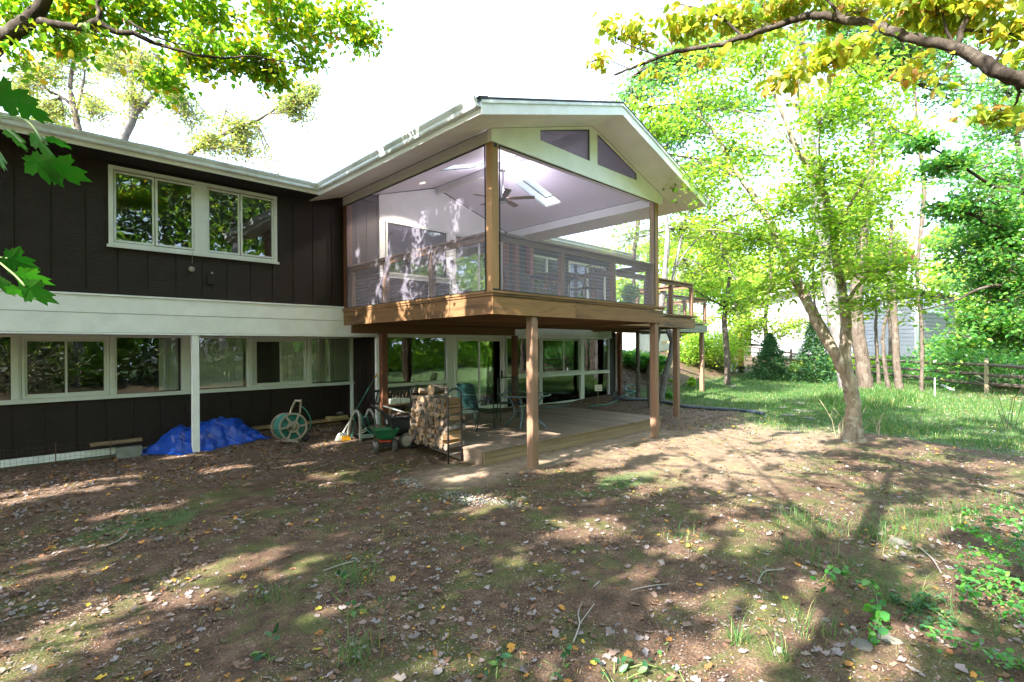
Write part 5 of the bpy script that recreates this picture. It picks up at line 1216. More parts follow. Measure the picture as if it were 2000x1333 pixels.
cu = []
for _ in range(26):
    x, y = rng.uniform(-22, 40), rng.uniform(-26, -9.5); cu.append((np.array([[x, y, -.3], [x+rng.normal(0, .2), y, 5], [x+rng.normal(0, .5), y, 12]]), np.array([.22, .17, .08])))
V, F = tubes_arrays(cu, 8); tag(link('woods_trunks', np_mesh('woods_trunks', V, F, M['bark_grey'], True)), 'grey trunks of the woods mirrored in the windows', 'tree trunks', kind='stuff')

# ================================================================== GRASS, LEAF LITTER, GRAVEL
def blades(P, h, wdt, ml, name, label, lean=.5):
    n = len(P); a = rng.uniform(0, 2*np.pi, n); d = np.stack([np.cos(a), np.sin(a), np.zeros(n)], 1); s = np.stack([-np.sin(a), np.cos(a), np.zeros(n)], 1)
    h = h[:, None]; ln = rng.uniform(.1, 1, (n, 1))*lean*h; w_ = wdt[:, None]/2; up = np.array([0, 0, 1.0])
    V = np.stack([P-s*w_, P+s*w_, P+d*ln*.35+up*h*.6+s*w_*.8, P+d*ln*.35+up*h*.6-s*w_*.8, P+d*ln+up*h*.92], 1).reshape(-1, 3)
    b = np.arange(n)[:, None]*5; F = np.stack([b+np.array(t) for t in ((0, 1, 2), (0, 2, 3), (3, 2, 4))], 1).reshape(-1, 3)
    o = link(name, np_mesh(name, V, F, ml)); return tag(o, label, 'grass', kind='stuff')
M['grass'] = leaf_mat('grass_blades', [(0, (.035, .12, .03)), (.5, (.06, .17, .04)), (.8, (.11, .19, .04)), (1, (.30, .27, .12))], .4, rough=.4)
M['straw'] = leaf_mat('dry_grass', [(0, (.30, .24, .13)), (.6, (.22, .17, .09)), (1, (.14, .17, .05))], .3)
def scatter(n, x0, x1, y0, y1, wf, seen=True):
    x = rng.uniform(x0, x1, n); y = rng.uniform(y0, y1, n); k = rng.uniform(0, 1, n) < wf(x, y)
    if seen:
        F_ = x*CA+y*SA; r = x*SA-y*CA; k &= (F_ > 1.5) & (np.abs(r) < 1.12*F_)
    x, y = x[k], y[k]; return np.stack([x, y, ground_z(x, y)], 1)
def off_house(x, y):
    inside = ((y > 11.35) & (x < 6.0)) | ((y > 10.4) & (x > 5.9) & (x < 15.6)) | ((x > 5.5) & (x < 11.5) & (y > 6.4) & (y < 10.5))
    return np.where(inside, 0.0, 1.0)
P = scatter(150000, 11, 30, -4, 11, lambda x, y: (lawn_w(x, y)**1.5)*off_house(x, y)*(.55+.45*sstep(-1, .6, np.sin(x*1.9+y)*np.sin(y*2.3))))
blades(P, .035+.05*rng.uniform(0, 1, len(P))+.10*(rng.uniform(0, 1, len(P)) < .08), np.full(len(P), .011), M['grass'], 'lawn_grass', 'green lawn grass beyond the bare yard')
P = scatter(70000, 17.5, 25, 1.0, 8, lambda x, y: sstep(1, .3, np.hypot((x-20.5)/3.2, (y-4.0)/1.6))); blades(P, rng.uniform(.12, .34, len(P)), np.full(len(P), .012), M['grass'], 'tall_grass', 'long soft grass round the feet of the slim trunks', .9)
cl = []
for _ in range(420):
    x, y = rng.uniform(1, 12), rng.uniform(-2.5, 9.3); w_ = float(lawn_w(np.array([x]), np.array([y]))[0])
    if rng.uniform() > .10+.9*w_ or float(off_house(np.array([x]), np.array([y]))[0]) < .5: continue
    m = int(rng.integers(10, 46)); q = rng.normal(0, .05+.05*rng.uniform(), (m, 2))+[x, y]; cl.append(q)
q = np.concatenate(cl); P = np.stack([q[:, 0], q[:, 1], ground_z(q[:, 0], q[:, 1])], 1)
blades(P, rng.uniform(.02, .085, len(P)), np.full(len(P), .004), M['grass'], 'grass_tufts', 'small green tufts scattered over the bare soil', 1.8)
P = scatter(60000, .5, 12, -3, 9.5, lambda x, y: off_house(x, y)*.75*sstep(-.4, 1.2, np.sin(x*1.7+1)*np.sin(y*2.1)+.5*np.sin(x*4+y*3))); blades(P, rng.uniform(.012, .045, len(P)), np.full(len(P), .004), M['straw'], 'dry_grass', 'short dry straw coloured grass and needles on the soil', 1.6)
cl = []
for (px, py, s, m) in ((1075+480, 1020, .16, 150), (1560, 1080, .14, 90), (1690, 1050, .20, 190), (1750, 1035, .18, 170), (1830, 1020, .22, 200), (1600, 1050, .12, 80), (1980, 985, .2, 120), (1900, 1000, .2, 140), (700, 1280, .09, 90), (690, 1135, .12, 90), (520, 1175, .08, 60), (1640, 1110, .15, 90), (1600, 1240, .09, 60), (1450, 1260, .06, 40), (1540, 1290, .06, 40), (1780, 1180, .2, 120), (1330, 1050, .1, 50), (1480, 1130, .08, 40)):
    g = onG(px, py); q = rng.normal(0, s, (m, 2))*[1, 1]+[g.x, g.y]; cl.append(q)
q = np.concatenate(cl); P = np.stack([q[:, 0], q[:, 1], ground_z(q[:, 0], q[:, 1])], 1)
blades(P, rng.uniform(.05, .20, len(P)), np.full(len(P), .005), M['grass'], 'coarse_grass', 'coarse arching grass clumps at the right of the yard', 2.0)
# leaf litter
def litter_mesh(P, size, ml, name, label, kind='stuff'):
    n = len(P); a = rng.uniform(0, 2*np.pi, n); tilt = rng.normal(0, .28, (n, 2)); nr = unit(np.stack([tilt[:, 0], tilt[:, 1], np.ones(n)], 1))
    d = np.stack([np.cos(a), np.sin(a), np.zeros(n)], 1); d = unit(d-nr*np.sum(d*nr, 1, keepdims=True)); s = np.cross(nr, d); L = size[:, None]
    W = L*rng.uniform(.5, .95, (n, 1)); cur = rng.uniform(-.05, .30, (n, 1))*L
    j = lambda: rng.uniform(.75, 1.25, (n, 1))
    o = P+nr*.006
    pts = [o-d*L*.5+nr*cur*.6, o-d*L*.12*j()+s*W*.5*j()+nr*cur, o+d*L*.10*j()+s*W*.28*j()+nr*cur*.3, o+d*L*.26*j()+s*W*.42*j()+nr*cur, o+d*L*.5*j()+nr*cur*.8, o+d*L*.22*j()-s*W*.40*j()+nr*cur, o+d*L*.05*j()-s*W*.26*j()+nr*cur*.3, o-d*L*.18*j()-s*W*.5*j()+nr*cur, o]
    V = np.stack(pts, 1).reshape(-1, 3); b = np.arange(n)[:, None]*9; F = np.stack([b+np.array([i, (i+1) % 8, 8]) for i in range(8)], 1).reshape(-1, 3)
    if name is None: return V, F
    o_ = link(name, np_mesh(name, V, F, ml)); return tag(o_, label, 'leaves', kind=kind)
LIT_ST = [(0, (.16, .135, .13)), (.22, (.27, .24, .245)), (.40, (.13, .08, .058)), (.58, (.20, .12, .08)), (.72, (.28, .25, .245)), (.88, (.20, .09, .045)), (.955, (.46, .22, .05)), (.978, (.55, .42, .06)), (.99, (.16, .20, .05)), (1, (.10, .07, .06))]
M['litter'] = leaf_mat('fallen_leaf', LIT_ST, .12, rough=.75, spec=.15)
def lit_w(x, y):
    a = .30+.55*sstep(6.5, 9.5, y)*sstep(7, 4, x)+.4*sstep(10.5, 12, x)*sstep(17, 15, x)*sstep(4.0, 6, y)+.30*sstep(4, 1, x)*sstep(3, 7, y)
    a = a+.25*sstep(1.2, -1, y)+.2*mulch_w(x, y); a = a*(1-.8*sand_sunlit_w(x, y))*(1-.75*sstep(14.5, 17, x))
    return np.clip(a, 0, 1)*off_house(x, y)*(.35+.65*sstep(-.8, .8, np.sin(x*2.7+y)*np.sin(y*3.1-x*.7)+.4*np.sin(x*7)*np.sin(y*6)))
P = scatter(110000, -1, 19, -3.5, 11.4, lit_w)
litter_mesh(P, rng.uniform(.022, .068, len(P)), M['litter'], 'leaf_litter', 'dry curled leaf litter strewn over the yard')
P = scatter(9000, 14, 30, -5, 3, lambda x, y: .8*mulch_w(x, y)+.05); litter_mesh(P, rng.uniform(.06, .13, len(P)), M['litter'], 'leaf_litter', 'dry leaves on the brown soil beyond the rail fence')
P = scatter(7000, 14.9, 21, 9.2, 14, lambda x, y: .9*mulch_w(x, y)); litter_mesh(P, rng.uniform(.05, .11, len(P)), M['litter'], 'leaf_litter', 'dry leaves on the shaded bank beside the house')
P = scatter(330000, -1, 13, -2.5, 10.5, lambda x, y: off_house(x, y)*np.clip(1.25-.105*(x*CA+y*SA), .06, 1)*(1-.6*sand_sunlit_w(x, y)))
P[:, 2] += .003; V, F = leaf_arrays(P, rng.uniform(.006, .024, len(P)), 1.6, 'rhomb', 0, .45); tag(link('soil_debris', np_mesh('soil_debris', V, F, M['litter'])), 'fine crumbs of leaf, bark and twig over the soil', 'soil litter', kind='stuff')
# the fallen leaves that show largest lie as single pieces
P = scatter(1200, .8, 6.5, -1.0, 6.5, lambda x, y: .55*sstep(7.0, 3.0, x*CA+y*SA)+.0*x)[:290]
V, F = litter_mesh(P*0, rng.uniform(.045, .085, len(P)), None, None, None)
M['litter1'] = LEAFOBJ(M['litter'])
for i in range(len(P)):
    if i < 70:
        pm = np_mesh('fallen_leaf', V[i*9:(i+1)*9], F[i*8:(i+1)*8]-i*9, M['litter1'])
        if i == 0: _pm = []
        _pm.append(pm)
    link('fallen_leaf', _pm[i % 70], ground, (P[i][0], P[i][1], P[i][2]+.004), (0, 0, random.uniform(0, 6.3)))
# pale gravel where water drains
M['pebble'] = leaf_mat('pale_pebbles', [(0, (.17, .17, .16)), (.5, (.26, .26, .24)), (1, (.10, .09, .08))], 0, rough=.8)
P = []
for (pa, pb_, w_) in (((785, 938), (905, 972), .10), ((905, 975), (1000, 990), .10)):
    a, b = onG(*pa), onG(*pb_)
    for _ in range(300):
        k = rng.uniform(); v = a.lerp(b, k); x, y = v.x+rng.normal(0, w_), v.y+rng.normal(0, w_); P.append((x, y, gz(x, y)))
P = np.array(P); n = len(P); r = rng.uniform(.008, .022, n)[:, None]; oc = np.array([(1, 0, 0), (0, 1, 0), (-1, 0, 0), (0, -1, 0), (0, 0, .7), (0, 0, -.5)])
V = (P[:, None, :]+oc[None]*r[:, None]*rng.uniform(.6, 1.4, (n, 6, 1))+[0, 0, .004]).reshape(-1, 3); b = np.arange(n)[:, None]*6
F = np.stack([b+np.array(t) for t in ((0, 1, 4), (1, 2, 4), (2, 3, 4), (3, 0, 4), (1, 0, 5), (2, 1, 5), (3, 2, 5), (0, 3, 5))], 1).reshape(-1, 3)
tag(link('gravel', np_mesh('gravel', V, F, M['pebble'])), 'strip of pale gravel in the soil in front of the porch', 'gravel', kind='stuff')
# ================================================================== SMALL THINGS
M['maplestalk'] = plain('green_leaf_stalk', (.12, .18, .05), .1, 10, rand=0)
def local_tube(root, name, pts, r, m, n=8, closed=False, smooth=True, parent=None):
    return MB().tube(smooth_pts(pts, closed), r, n, closed=closed).build(name, m, parent or root, smooth)
def smooth_pts(pts, closed=False, per=5):
    if len(pts) < 3 or closed: return [Vector(p) for p in pts]
    return [Vector(q[:3]) for q in smooth_path([(p[0], p[1], p[2], 0) for p in pts], per)]
M['blackmetal'] = plain('black_tube_metal', (.022, .023, .026), .2, 12, rough=.42, spec=.6, rand=.05)
M['logend'] = wood('split_wood_face', (.29, .175, .095), (.22, .15, .10), 0, streak=.5, rand=.35)
M['logbark'] = bark('log_bark', (.19, .155, .13), (.07, .055, .045), 18, (.34, .32, .28), .6)
def logend_mat():
    m, n, out = new_mat('log_cut_end'); v = coords(n, shuffle=True); oi = n.nodes.new('ShaderNodeObjectInfo')
    c = ramp(n, oi.outputs['Random'], [(0, (.10, .085, .072)), (.35, (.16, .125, .10)), (.6, (.25, .17, .11)), (.8, (.30, .20, .12)), (1, (.15, .135, .125))])
    f = noise(n, v, 22, 5, .7); col = mixc(n, 1.0, c, ramp(n, f, [(.3, (.5, .5, .5)), (.6, (1.15, 1.15, 1.15))]), 'MULTIPLY'); pbr(n, out, col, .8, 0, .2, f, .6, .006); return m
M['logcut'] = logend_mat()
# ---- firewood rack
rk = thing('firewood_rack', (5.42, 7.52, .08), 'black tube firewood rack standing by the patio corner', 'log rack')
def arch(y, z1):
    x0, x1 = 5.275, 5.565; z0 = gz(5.4, y)-.01
    pts = [(x0, y, z0), (x0, y, z1-.10)]+[((x0+x1)/2-math.cos(a)*(x1-x0)/2, y, z1-.10+math.sin(a)*.10) for a in np.linspace(.25, math.pi-.25, 8)]+[(x1, y, z1-.10), (x1, y, z0)]
    return MB().tube(pts, .017, 10).build('arch', M['blackmetal'], rk, True)
arch(6.97, 1.27); arch(8.10, 1.27)
for x in (5.30, 5.54): MB().tube([(x, 6.99, .22), (x, 8.08, .22)], .015, 8).build('bottom_rail', M['blackmetal'], rk, True)
for y in (6.972, 8.098): MB().tube([(5.29, y, .16), (5.55, y, .16)], .013, 8).build('cross_bar', M['greywood'] if y < 7 else M['blackmetal'], rk, True)
for z in (.55, .93): MB().tube([(5.285, 6.985, z), (5.555, 6.985, z+.02)], .004, 6).build('tie_rod', M['blackmetal'], rk)
def log_mesh(k, big=False):
    L = .39; r = random.uniform(.046, .058) if not big else .085; n = 12; vs = []; fs = []; mi = []
    kind = k % 4     # wedge, half, round, quarter block
    poly = []; bk = []
    if big or kind == 2:
        poly = [(r*math.cos(a)*random.uniform(.93, 1.05), r*math.sin(a)*random.uniform(.93, 1.05)) for a in np.linspace(0, 2*math.pi, 11)[:-1]]; bk = [1]*10
    elif kind == 0:
        poly = [(-r*.75, -r*.6), (r*.9, -r*.55)]+[(r*1.05*math.cos(a)+.0, r*.9*math.sin(a)+r*.1) for a in np.linspace(.5, 2.2, 4)]; bk = [0, 1, 1, 1, 1, 0]
    elif kind == 1:
        poly = [(-r, -r*.35)]+[(r, -r*.3)]+[(r*math.cos(a), r*math.sin(a)*.9-.1*r) for a in np.linspace(.4, 2.75, 5)]; bk = [0, 1, 1, 1, 1, 1, 1]
    else: poly = [(-r*.8, -r*.7), (r*.7, -r*.8), (r*.95, r*.3), (r*.1, r*.95), (-r*.9, r*.5)]; bk = [0, 0, 1, 1, 0]
    m = len(poly); segs = 4; bend = random.uniform(-.012, .012)
    for i in range(segs+1):
        x = -L/2+L*i/segs; o = bend*math.sin(math.pi*i/segs)
        for (a, b) in poly: vs.append((x+(random.uniform(-.008, .008) if i in (0, segs) else 0), a*random.uniform(.94, 1.06)+o, b*random.uniform(.94, 1.06)))
    for i in range(segs):
        for j in range(m): fs.append((i*m+j, i*m+(j+1) % m, (i+1)*m+(j+1) % m, (i+1)*m+j)); mi.append(bk[j])
    fs.append(tuple(range(m-1, -1, -1))); fs.append(tuple(range(segs*m, segs*m+m))); mi += [2, 2]
    me = bpy.data.meshes.new('split_log'); me.from_pydata(vs, [], fs); me.update()
    bm = bmesh.new(); bm.from_mesh(me); bmesh.ops.recalc_face_normals(bm, faces=bm.faces); bm.to_mesh(me); bm.free()
    for q in ('logend', 'logbark', 'logcut'): me.materials.append(M[q])
    me.polygons.foreach_set('material_index', mi); return me
_logs = [log_mesh(k) for k in range(16)]; _big = log_mesh(2, True)
ORD = 'lowest,second,third,fourth,fifth,sixth,seventh,eighth,ninth,tenth,eleventh,twelfth,thirteenth'.split(',')
row = 0; z = .285
while z < 1.13:
    y = 7.035+(.045 if row % 2 else 0); c_n = 0
    while y < 8.05:
        if not (z > 1.04 and (y > 7.9 or random.random() < .12)):
            o = link('split_log', random.choice(_logs), None, (5.425+random.uniform(-.045, .045), y+random.uniform(-.008, .008), z+random.uniform(-.008, .008)), (random.choice((0, 1.57, 3.14, 4.71))+random.uniform(-.4, .4), random.uniform(-.05, .05), random.uniform(-.06, .06)))
            where = 'nearest the tall arch' if c_n == 0 else ('%s from the tall arch' % ORD[c_n])
            tag(o, 'split log in the %s layer of the rack, %s' % (ORD[row], where), 'log', 'split logs stacked in the firewood rack')
        y += .091; c_n += 1
    z += .077; row += 1
o = link('split_log', _big, None, (5.38, 7.42, 1.235), (0.3, 0.05, .35)); tag(o, 'thick round log lying loose on top of the firewood stack', 'log')
o = link('split_log', _logs[1], None, (5.44, 7.22, 1.21), (1.2, -.25, .9)); tag(o, 'split log tilted across the top front of the stack', 'log')
o = link('split_log', _logs[3], None, (5.40, 7.68, 1.19), (.5, .12, -.3)); tag(o, 'split log lying just behind the thick round top log', 'log')
# ---- broadcast spreader
M['sgreen'] = plain('green_plastic', (.008, .105, .042), .12, 8, rough=.38, bump=.03, rand=0, dirt=(.16, .16, .12), dirt_amt=.3)
M['tyre'] = plain('dirty_tyre', (.07, .066, .062), .3, 18, rough=.85, bump=.5, bscale=80, rand=.1)
M['redplastic'] = plain('red_plastic', (.45, .04, .02), .1, 8, rough=.4, rand=0)
M['whiteprint'] = plain('white_print', (.75, .77, .74), .02, 8, rough=.5, bump=0, rand=0)
a_ = onG(737, 886); c_ = onG(767, 883); ax = (c_-a_); ax.z = 0; ang = math.atan2(ax.y, ax.x); mid = (a_+c_)/2
sp = thing('lawn_spreader', (mid.x, mid.y, mid.z), 'green hopper lawn spreader on two knobbly black wheels', 'spreader', rz=ang)
def rect_ring(w, d, z): return [(-w, -d, z), (w, -d, z), (w, d, z), (-w, d, z)]
def loft(rings, close_bottom=True, close_top=False):
    vs = [v for r in rings for v in r]; m = len(rings[0]); fs = []
    for i in range(len(rings)-1):
        for j in range(m): fs.append((i*m+j, i*m+(j+1) % m, (i+1)*m+(j+1) % m, (i+1)*m+j))
    if close_bottom: fs.append(tuple(range(m-1, -1, -1)))
    if close_top: fs.append(tuple(range((len(rings)-1)*m, len(rings)*m)))
    return MB().add(vs, fs)
loft([rect_ring(.07, .06, .23), rect_ring(.13, .10, .27), rect_ring(.210, .15, .40), rect_ring(.218, .16, .42), rect_ring(.225, .166, .424), rect_ring(.225, .166, .435), rect_ring(.210, .15, .435), rect_ring(.20, .142, .40), rect_ring(.10, .08, .29)], True, True).build('hopper', M['sgreen'], sp, local=True)
MB().box(-.10, .10, -.08, .08, .205, .228).build('gearbox_plate', M['redplastic'], sp, local=True)
MB().tube([(-.17, 0, .115), (.17, 0, .115)], .012, 8).build('axle', M['blackmetal'], sp, local=True)
MB().box(-.05, .05, -.05, .05, .12, .203).build('gearbox', M['black'], sp, local=True)
for s_ in (-1, 1):
    wp = [(.03, -.045), (.088, -.045), (.108, -.036), (.115, -.02), (.115, .02), (.108, .036), (.088, .045), (.03, .045)]
    wh = MB().lathe(wp, (s_*.165, 0, .115), 22, 'X')
    for k in range(16):
        a = k*2*math.pi/16
        for q in (-1, 1): c0 = Vector((s_*.165+q*.022, .117*math.cos(a+q*.1), .115+.117*math.sin(a+q*.1))); wh.add(*_octa(c0, .013))
    w_ = wh.build('wheel', M['tyre'], sp, local=True)
    MB().lathe([(.001, -.05), (.06, -.048), (.06, .048), (.001, .05)], (s_*.165, 0, .115), 14, 'X').build('hub', M['black'], w_, local=True)
MB().tube([(-.06, .05, .13), (-.08, .10, .2), (-.03, .20, .30), (-.02, .32, .50), (0, .42, .70)], .011, 8).build('handle_bar', M['sgreen'], sp, True, local=True)
MB().tube([(.10, .10, .2), (.20, .22, .42), (.26, .30, .50)], .009, 6).build('lever', M['sgreen'], sp, True, local=True)
def text_obj(name, s, size, m, parent, loc, rot, ext=.0015, bold=0.0):
    cu_ = bpy.data.curves.new(name, 'FONT'); cu_.body = s; cu_.size = size; cu_.align_x = 'CENTER'; cu_.align_y = 'CENTER'; cu_.extrude = ext; cu_.offset = bold; cu_.materials.append(m)
    o = bpy.data.objects.new(name, cu_); COL.objects.link(o); o.parent = parent; o.location = loc; o.rotation_euler = rot; return o
def scribble(name, parent, m, origin, ux, uz, w, h, rows, local=True):
    """small worn lettering too faint to read: short strokes in rows"""
    b = MB(); origin = Vector(origin); ux = Vector(ux).normalized(); uz = Vector(uz).normalized(); nn = ux.cross(uz)
    for r_ in range(rows):
        x = -w/2
        while x < w/2-.004:
            k = random.uniform(.005, .011); z = h/2-h*(r_+.5)/rows; hh = h/rows*.30*random.uniform(.6, 1)
            p0 = origin+ux*x+uz*(z-hh)+nn*.001; p1 = origin+ux*(x+k)+uz*(z-hh)+nn*.001; p2 = origin+ux*(x+k)+uz*(z+hh)+nn*.001; p3 = origin+ux*x+uz*(z+hh)+nn*.001
            b.add([p0, p1, p2, p3], [(0, 1, 2, 3)]); x += k+.003
    return b.build(name, m, parent, local=local)
nrm_h = Vector((0, -.955, -.30)).normalized()
scribble('lettering', sp, M['whiteprint'], (.065, -.128, .352), (1, 0, 0), Vector((0, -.40, .92)), .085, .026, 1)
# ring above the lettering, as on the hopper
MB().tube([(.065+.016*math.cos(a), -.1345-.004*math.sin(a), .378+.008*math.sin(a)) for a in np.linspace(0, 6.28, 12)[:-1]], .0018, 4, closed=True).build('emblem', M['whiteprint'], sp, local=True)
# ---- black yard cart full of leaves
g = at(783, 870, 9.75); cz = gz(g.x, g.y); ct = thing('yard_cart', (g.x, g.y, cz), 'black tub yard cart heaped with dead leaves behind the spreader', 'cart', rz=R(-18))
loft([rect_ring(.16, .20, .20), rect_ring(.21, .27, .24), rect_ring(.27, .34, .55), rect_ring(.295, .365, .56), rect_ring(.295, .365, .585), rect_ring(.26, .33, .585), rect_ring(.25, .32, .50)], True, True).build('tub', M['black'], ct, local=True, bevel=.01)
MB().tube(smooth_pts([(-.25, -.28, .57), (-.42, -.27, .70), (-.50, -.20, .76), (-.52, 0, .775), (-.50, .20, .76), (-.42, .27, .70), (-.25, .28, .57)]), .018, 8).build('handle', M['blackmetal'], ct, True, local=True)
MB().tube([(-.33, .02, .76), (.12, -.10, .60)], .014, 8).build('tow_pole', M['frame'], ct, True, local=True)
for s_ in (-1, 1):
    w_ = MB().lathe([(.05, -.03), (.12, -.035), (.137, -.02), (.137, .02), (.12, .035), (.05, .03)], (.02, s_*.33, .137), 22, 'Y').build('wheel', M['tyre'], ct, True, local=True)
    MB().lathe([(.001, -.036), (.095, -.034), (.09, .034), (.001, .036)], (.02, s_*.33, .137), 16, 'Y').build('rim', M['greywood'], w_, local=True)
lb = MB().box(-.285, -.281, -.075, .045, .36, .46); lb = MB().add([(-.2625, .06, .42), (-.2625, -.06, .42), (-.2755, -.06, .50), (-.2755, .06, .50)], [(0, 1, 2, 3)]).build('paper_label', M['whiteprint'], ct, local=True)
scribble('label_mark', lb, M['black'], (-.2735, .0, .475), (0, -1, 0), (-.16, 0, .98), .09, .03, 1); scribble('label_mark', lb, M['black'], (-.2685, .0, .44), (0, -1, 0), (-.16, 0, .98), .08, .022, 2)
q = rng.uniform(-1, 1, (420, 2))*[.25, .32]; hz = .55+.07*np.cos(q[:, 0]*6)*np.cos(q[:, 1]*4.5); Rz = Matrix.Rotation(R(-18), 3, 'Z')
PP = np.array([(Rz @ Vector((a, b, c)))[:] for a, b, c in zip(q[:, 0], q[:, 1], hz)])
V, F = litter_mesh(PP, rng.uniform(.05, .09, len(PP)), None, None, None); lo_ = np_mesh('dead_leaves', V+np.array([g.x, g.y, cz]), F, M['litter']); tag(link('dead_leaves', lo_), 'dead brown leaves heaped in the black cart', 'leaves', kind='stuff')
# ---- broom leaning on the side wall
h0 = onG(668, 862); top = onX(736, 731, 5.93); br = thing('broom', (h0.x, h0.y, h0.z), 'broom with green pole and yellow tip leaning on the side wall', 'broom')
M['yellow'] = plain('yellow_plastic', (.75, .42, .02), .05, 8, rough=.4, rand=0); M['polegreen'] = plain('green_pole', (.015, .10, .075), .1, 8, rough=.4, rand=0)
b0_ = Vector((h0.x, h0.y, h0.z+.13)); dd = top-b0_
MB().tube([b0_, b0_+dd*.30], .013, 8).build('pole_sleeve', M['frame'], br, True); MB().tube([b0_+dd*.30, b0_+dd*.93], .012, 8).build('pole', M['polegreen'], br, True); MB().tube([b0_+dd*.93, top], .017, 8).build('grip', M['yellow'], br, True)
MB().add(*(lambda c: ([c+Vector(v) for v in ((-.10, -.02, 0), (.10, -.02, 0), (.10, .02, 0), (-.10, .02, 0), (-.05, -.02, .06), (.05, -.02, .06), (.05, .02, .06), (-.05, .02, .06))], [(0, 3, 2, 1), (4, 5, 6, 7), (0, 1, 5, 4), (1, 2, 6, 5), (2, 3, 7, 6), (3, 0, 4, 7)]))(b0_-Vector((0, 0, .03)))).build('head', M['frame'], br)
bs = MB()
for k in range(220):
    x, y = random.uniform(-.10, .10), random.uniform(-.025, .025); bs.tube([b0_+Vector((x, y, -.03)), b0_+Vector((x*1.35, y*1.6-.01, -.115+random.uniform(0, .02)))], .004, 3, caps=False)
bo = bs.build('bristles', M['whiteprint'], br); bs2 = MB()
for k in range(160):
    x, y = random.uniform(-.02, .115), random.uniform(-.035, .03); bs2.tube([b0_+Vector((x, y-.01, -.03)), b0_+Vector((x*1.35, y*1.6-.02, -.118))], .004, 3, caps=False)
bs2.build('yellow_bristles', M['yellow'], br)
# ---- weathered off-white hose cart with tangled hose
M['agedplastic'] = plain('aged_offwhite_plastic', (.33, .31, .27), .15, 14, rough=.6, rand=0, dirt=(.07, .06, .05), dirt_amt=.8)
M['hose'] = plain('green_garden_hose', (.012, .16, .13), .12, 10, rough=.4, rand=.05, dirt=(.2, .22, .18), dirt_amt=.3)
g = onG(705, 862); hc = thing('hose_cart', (g.x, g.y, g.z), 'grimy off white hose cart frame with green hose and black bag beside the side wall', 'hose cart')
for (pxs, dY, r_) in ((((680, 850), (684, 825), (690, 808), (696, 802), (702, 812), (704, 835), (704, 862)), 0, .028), (((714, 818), (717, 806), (721, 800), (727, 806), (731, 820), (733, 838)), .55, .028)):
    pts = [at(px, py, g.x*CA+g.y*SA+dY) for px, py in pxs]; pts[0].z = max(pts[0].z, g.z+.02); pts[-1].z = g.z+.01 if dY == 0 else g.z+.06
    pp = smooth_pts(pts); m_ = MB()
    for k in range(len(pp)-1): m_.bar(pp[k], pp[k+1]+(pp[k+1]-pp[k])*.15, .055, .04)
    m_.build('frame_arch', M['agedplastic'], hc)
Dg = g.x*CA+g.y*SA
for (pxs, off) in ((((684, 862), (690, 840), (693, 820), (698, 806), (706, 812), (711, 830), (720, 843), (731, 850)), .1), (((690, 812), (700, 803), (708, 815), (716, 812), (720, 830), (726, 845)), .2), (((704, 815), (710, 828), (716, 838), (724, 846), (735, 845)), .35), (((686, 850), (694, 852), (704, 846), (716, 850)), .3)):
    local_tube(hc, 'hose', [at(px, py, Dg+off) for px, py in pxs], .011, M['hose'])
MB().tube([at(706, 830, Dg+.1), at(722, 822, Dg+.55)], .10, 14).build('drum', M['black'], hc, True)
MB().bar(at(704, 853, Dg-.02), at(730, 851, Dg+.1), .05, .07).build('foot_beam', plain('grey_green_plastic', (.16, .22, .19), .1, 8, rand=0), hc)
bg_ = MB(); c0 = at(712, 847, Dg+.3); ss = []
for i in range(8):
    for j in range(12):
        th = math.pi*i/7; ph = 2*math.pi*j/12; rr = 1+.18*math.sin(3*ph+i)+.1*math.sin(5*ph); ss.append(c0+Vector((.22*math.sin(th)*math.cos(ph)*rr, .16*math.sin(th)*math.sin(ph)*rr, .10*math.cos(th))))
bg_.add(ss, [(i*12+j, i*12+(j+1) % 12, (i+1)*12+(j+1) % 12, (i+1)*12+j) for i in range(7) for j in range(12)]); bo = bg_.build('bag', M['black'], hc, True)
local_tube(hc, 'bag_stripe', [at(703, 845, Dg+.12), at(709, 841, Dg+.10), at(715, 836, Dg+.10), at(714, 842, Dg+.1), at(707, 846, Dg+.1)], .010, M['whiteprint'])
# ---- tan hose reel
g = onG(580, 864); D = g.x*CA+g.y*SA; hr = thing('hose_reel', (g.x, g.y, g.z), 'tan plastic hose reel with green hose in front of the planks', 'hose reel')
M['tan'] = plain('tan_plastic', (.30, .26, .215), .08, 10, rough=.5, rand=0, dirt=(.16, .13, .10), dirt_amt=.5)
ax0, ax1 = at(556, 833, D+.22), at(573, 834, D-.12); a_d = (ax1-ax0).normalized(); u_ = a_d.orthogonal().normalized(); v_ = a_d.cross(u_)
def disc(c, r, th, m, name, holes=True):
    w_ = MB(); n = 28
    for (ra, rb) in ((r*.88, r), (r*.30, r*.42)):
        vs = []; 
        for h in (-th/2, th/2):
            for rr in (ra, rb): vs += [c+a_d*h+(u_*math.cos(a)+v_*math.sin(a))*rr for a in np.linspace(0, 2*math.pi, n+1)[:-1]]
        fs = []
        for j in range(n):
            k = (j+1) % n; fs += [(j, k, n+k, n+j), (2*n+j, 3*n+j, 3*n+k, 2*n+k), (j, 2*n+j, 2*n+k, k), (n+j, n+k, 3*n+k, 3*n+j)]
        w_.add(vs, fs)
    for k in range(6):
        a = k*math.pi/3+.3; p = u_*math.cos(a)+v_*math.sin(a); w_.bar(c+p*r*.38, c+p*r*.92, .035, th*.8, a_d)
    return w_.build(name, m, hr)
disc(ax0, .26, .016, M['tan'], 'flange'); disc(ax1, .26, .016, M['tan'], 'flange')
MB().tube([ax0, ax1], .09, 14).build('drum', M['tan'], hr, True)
k_ = 0
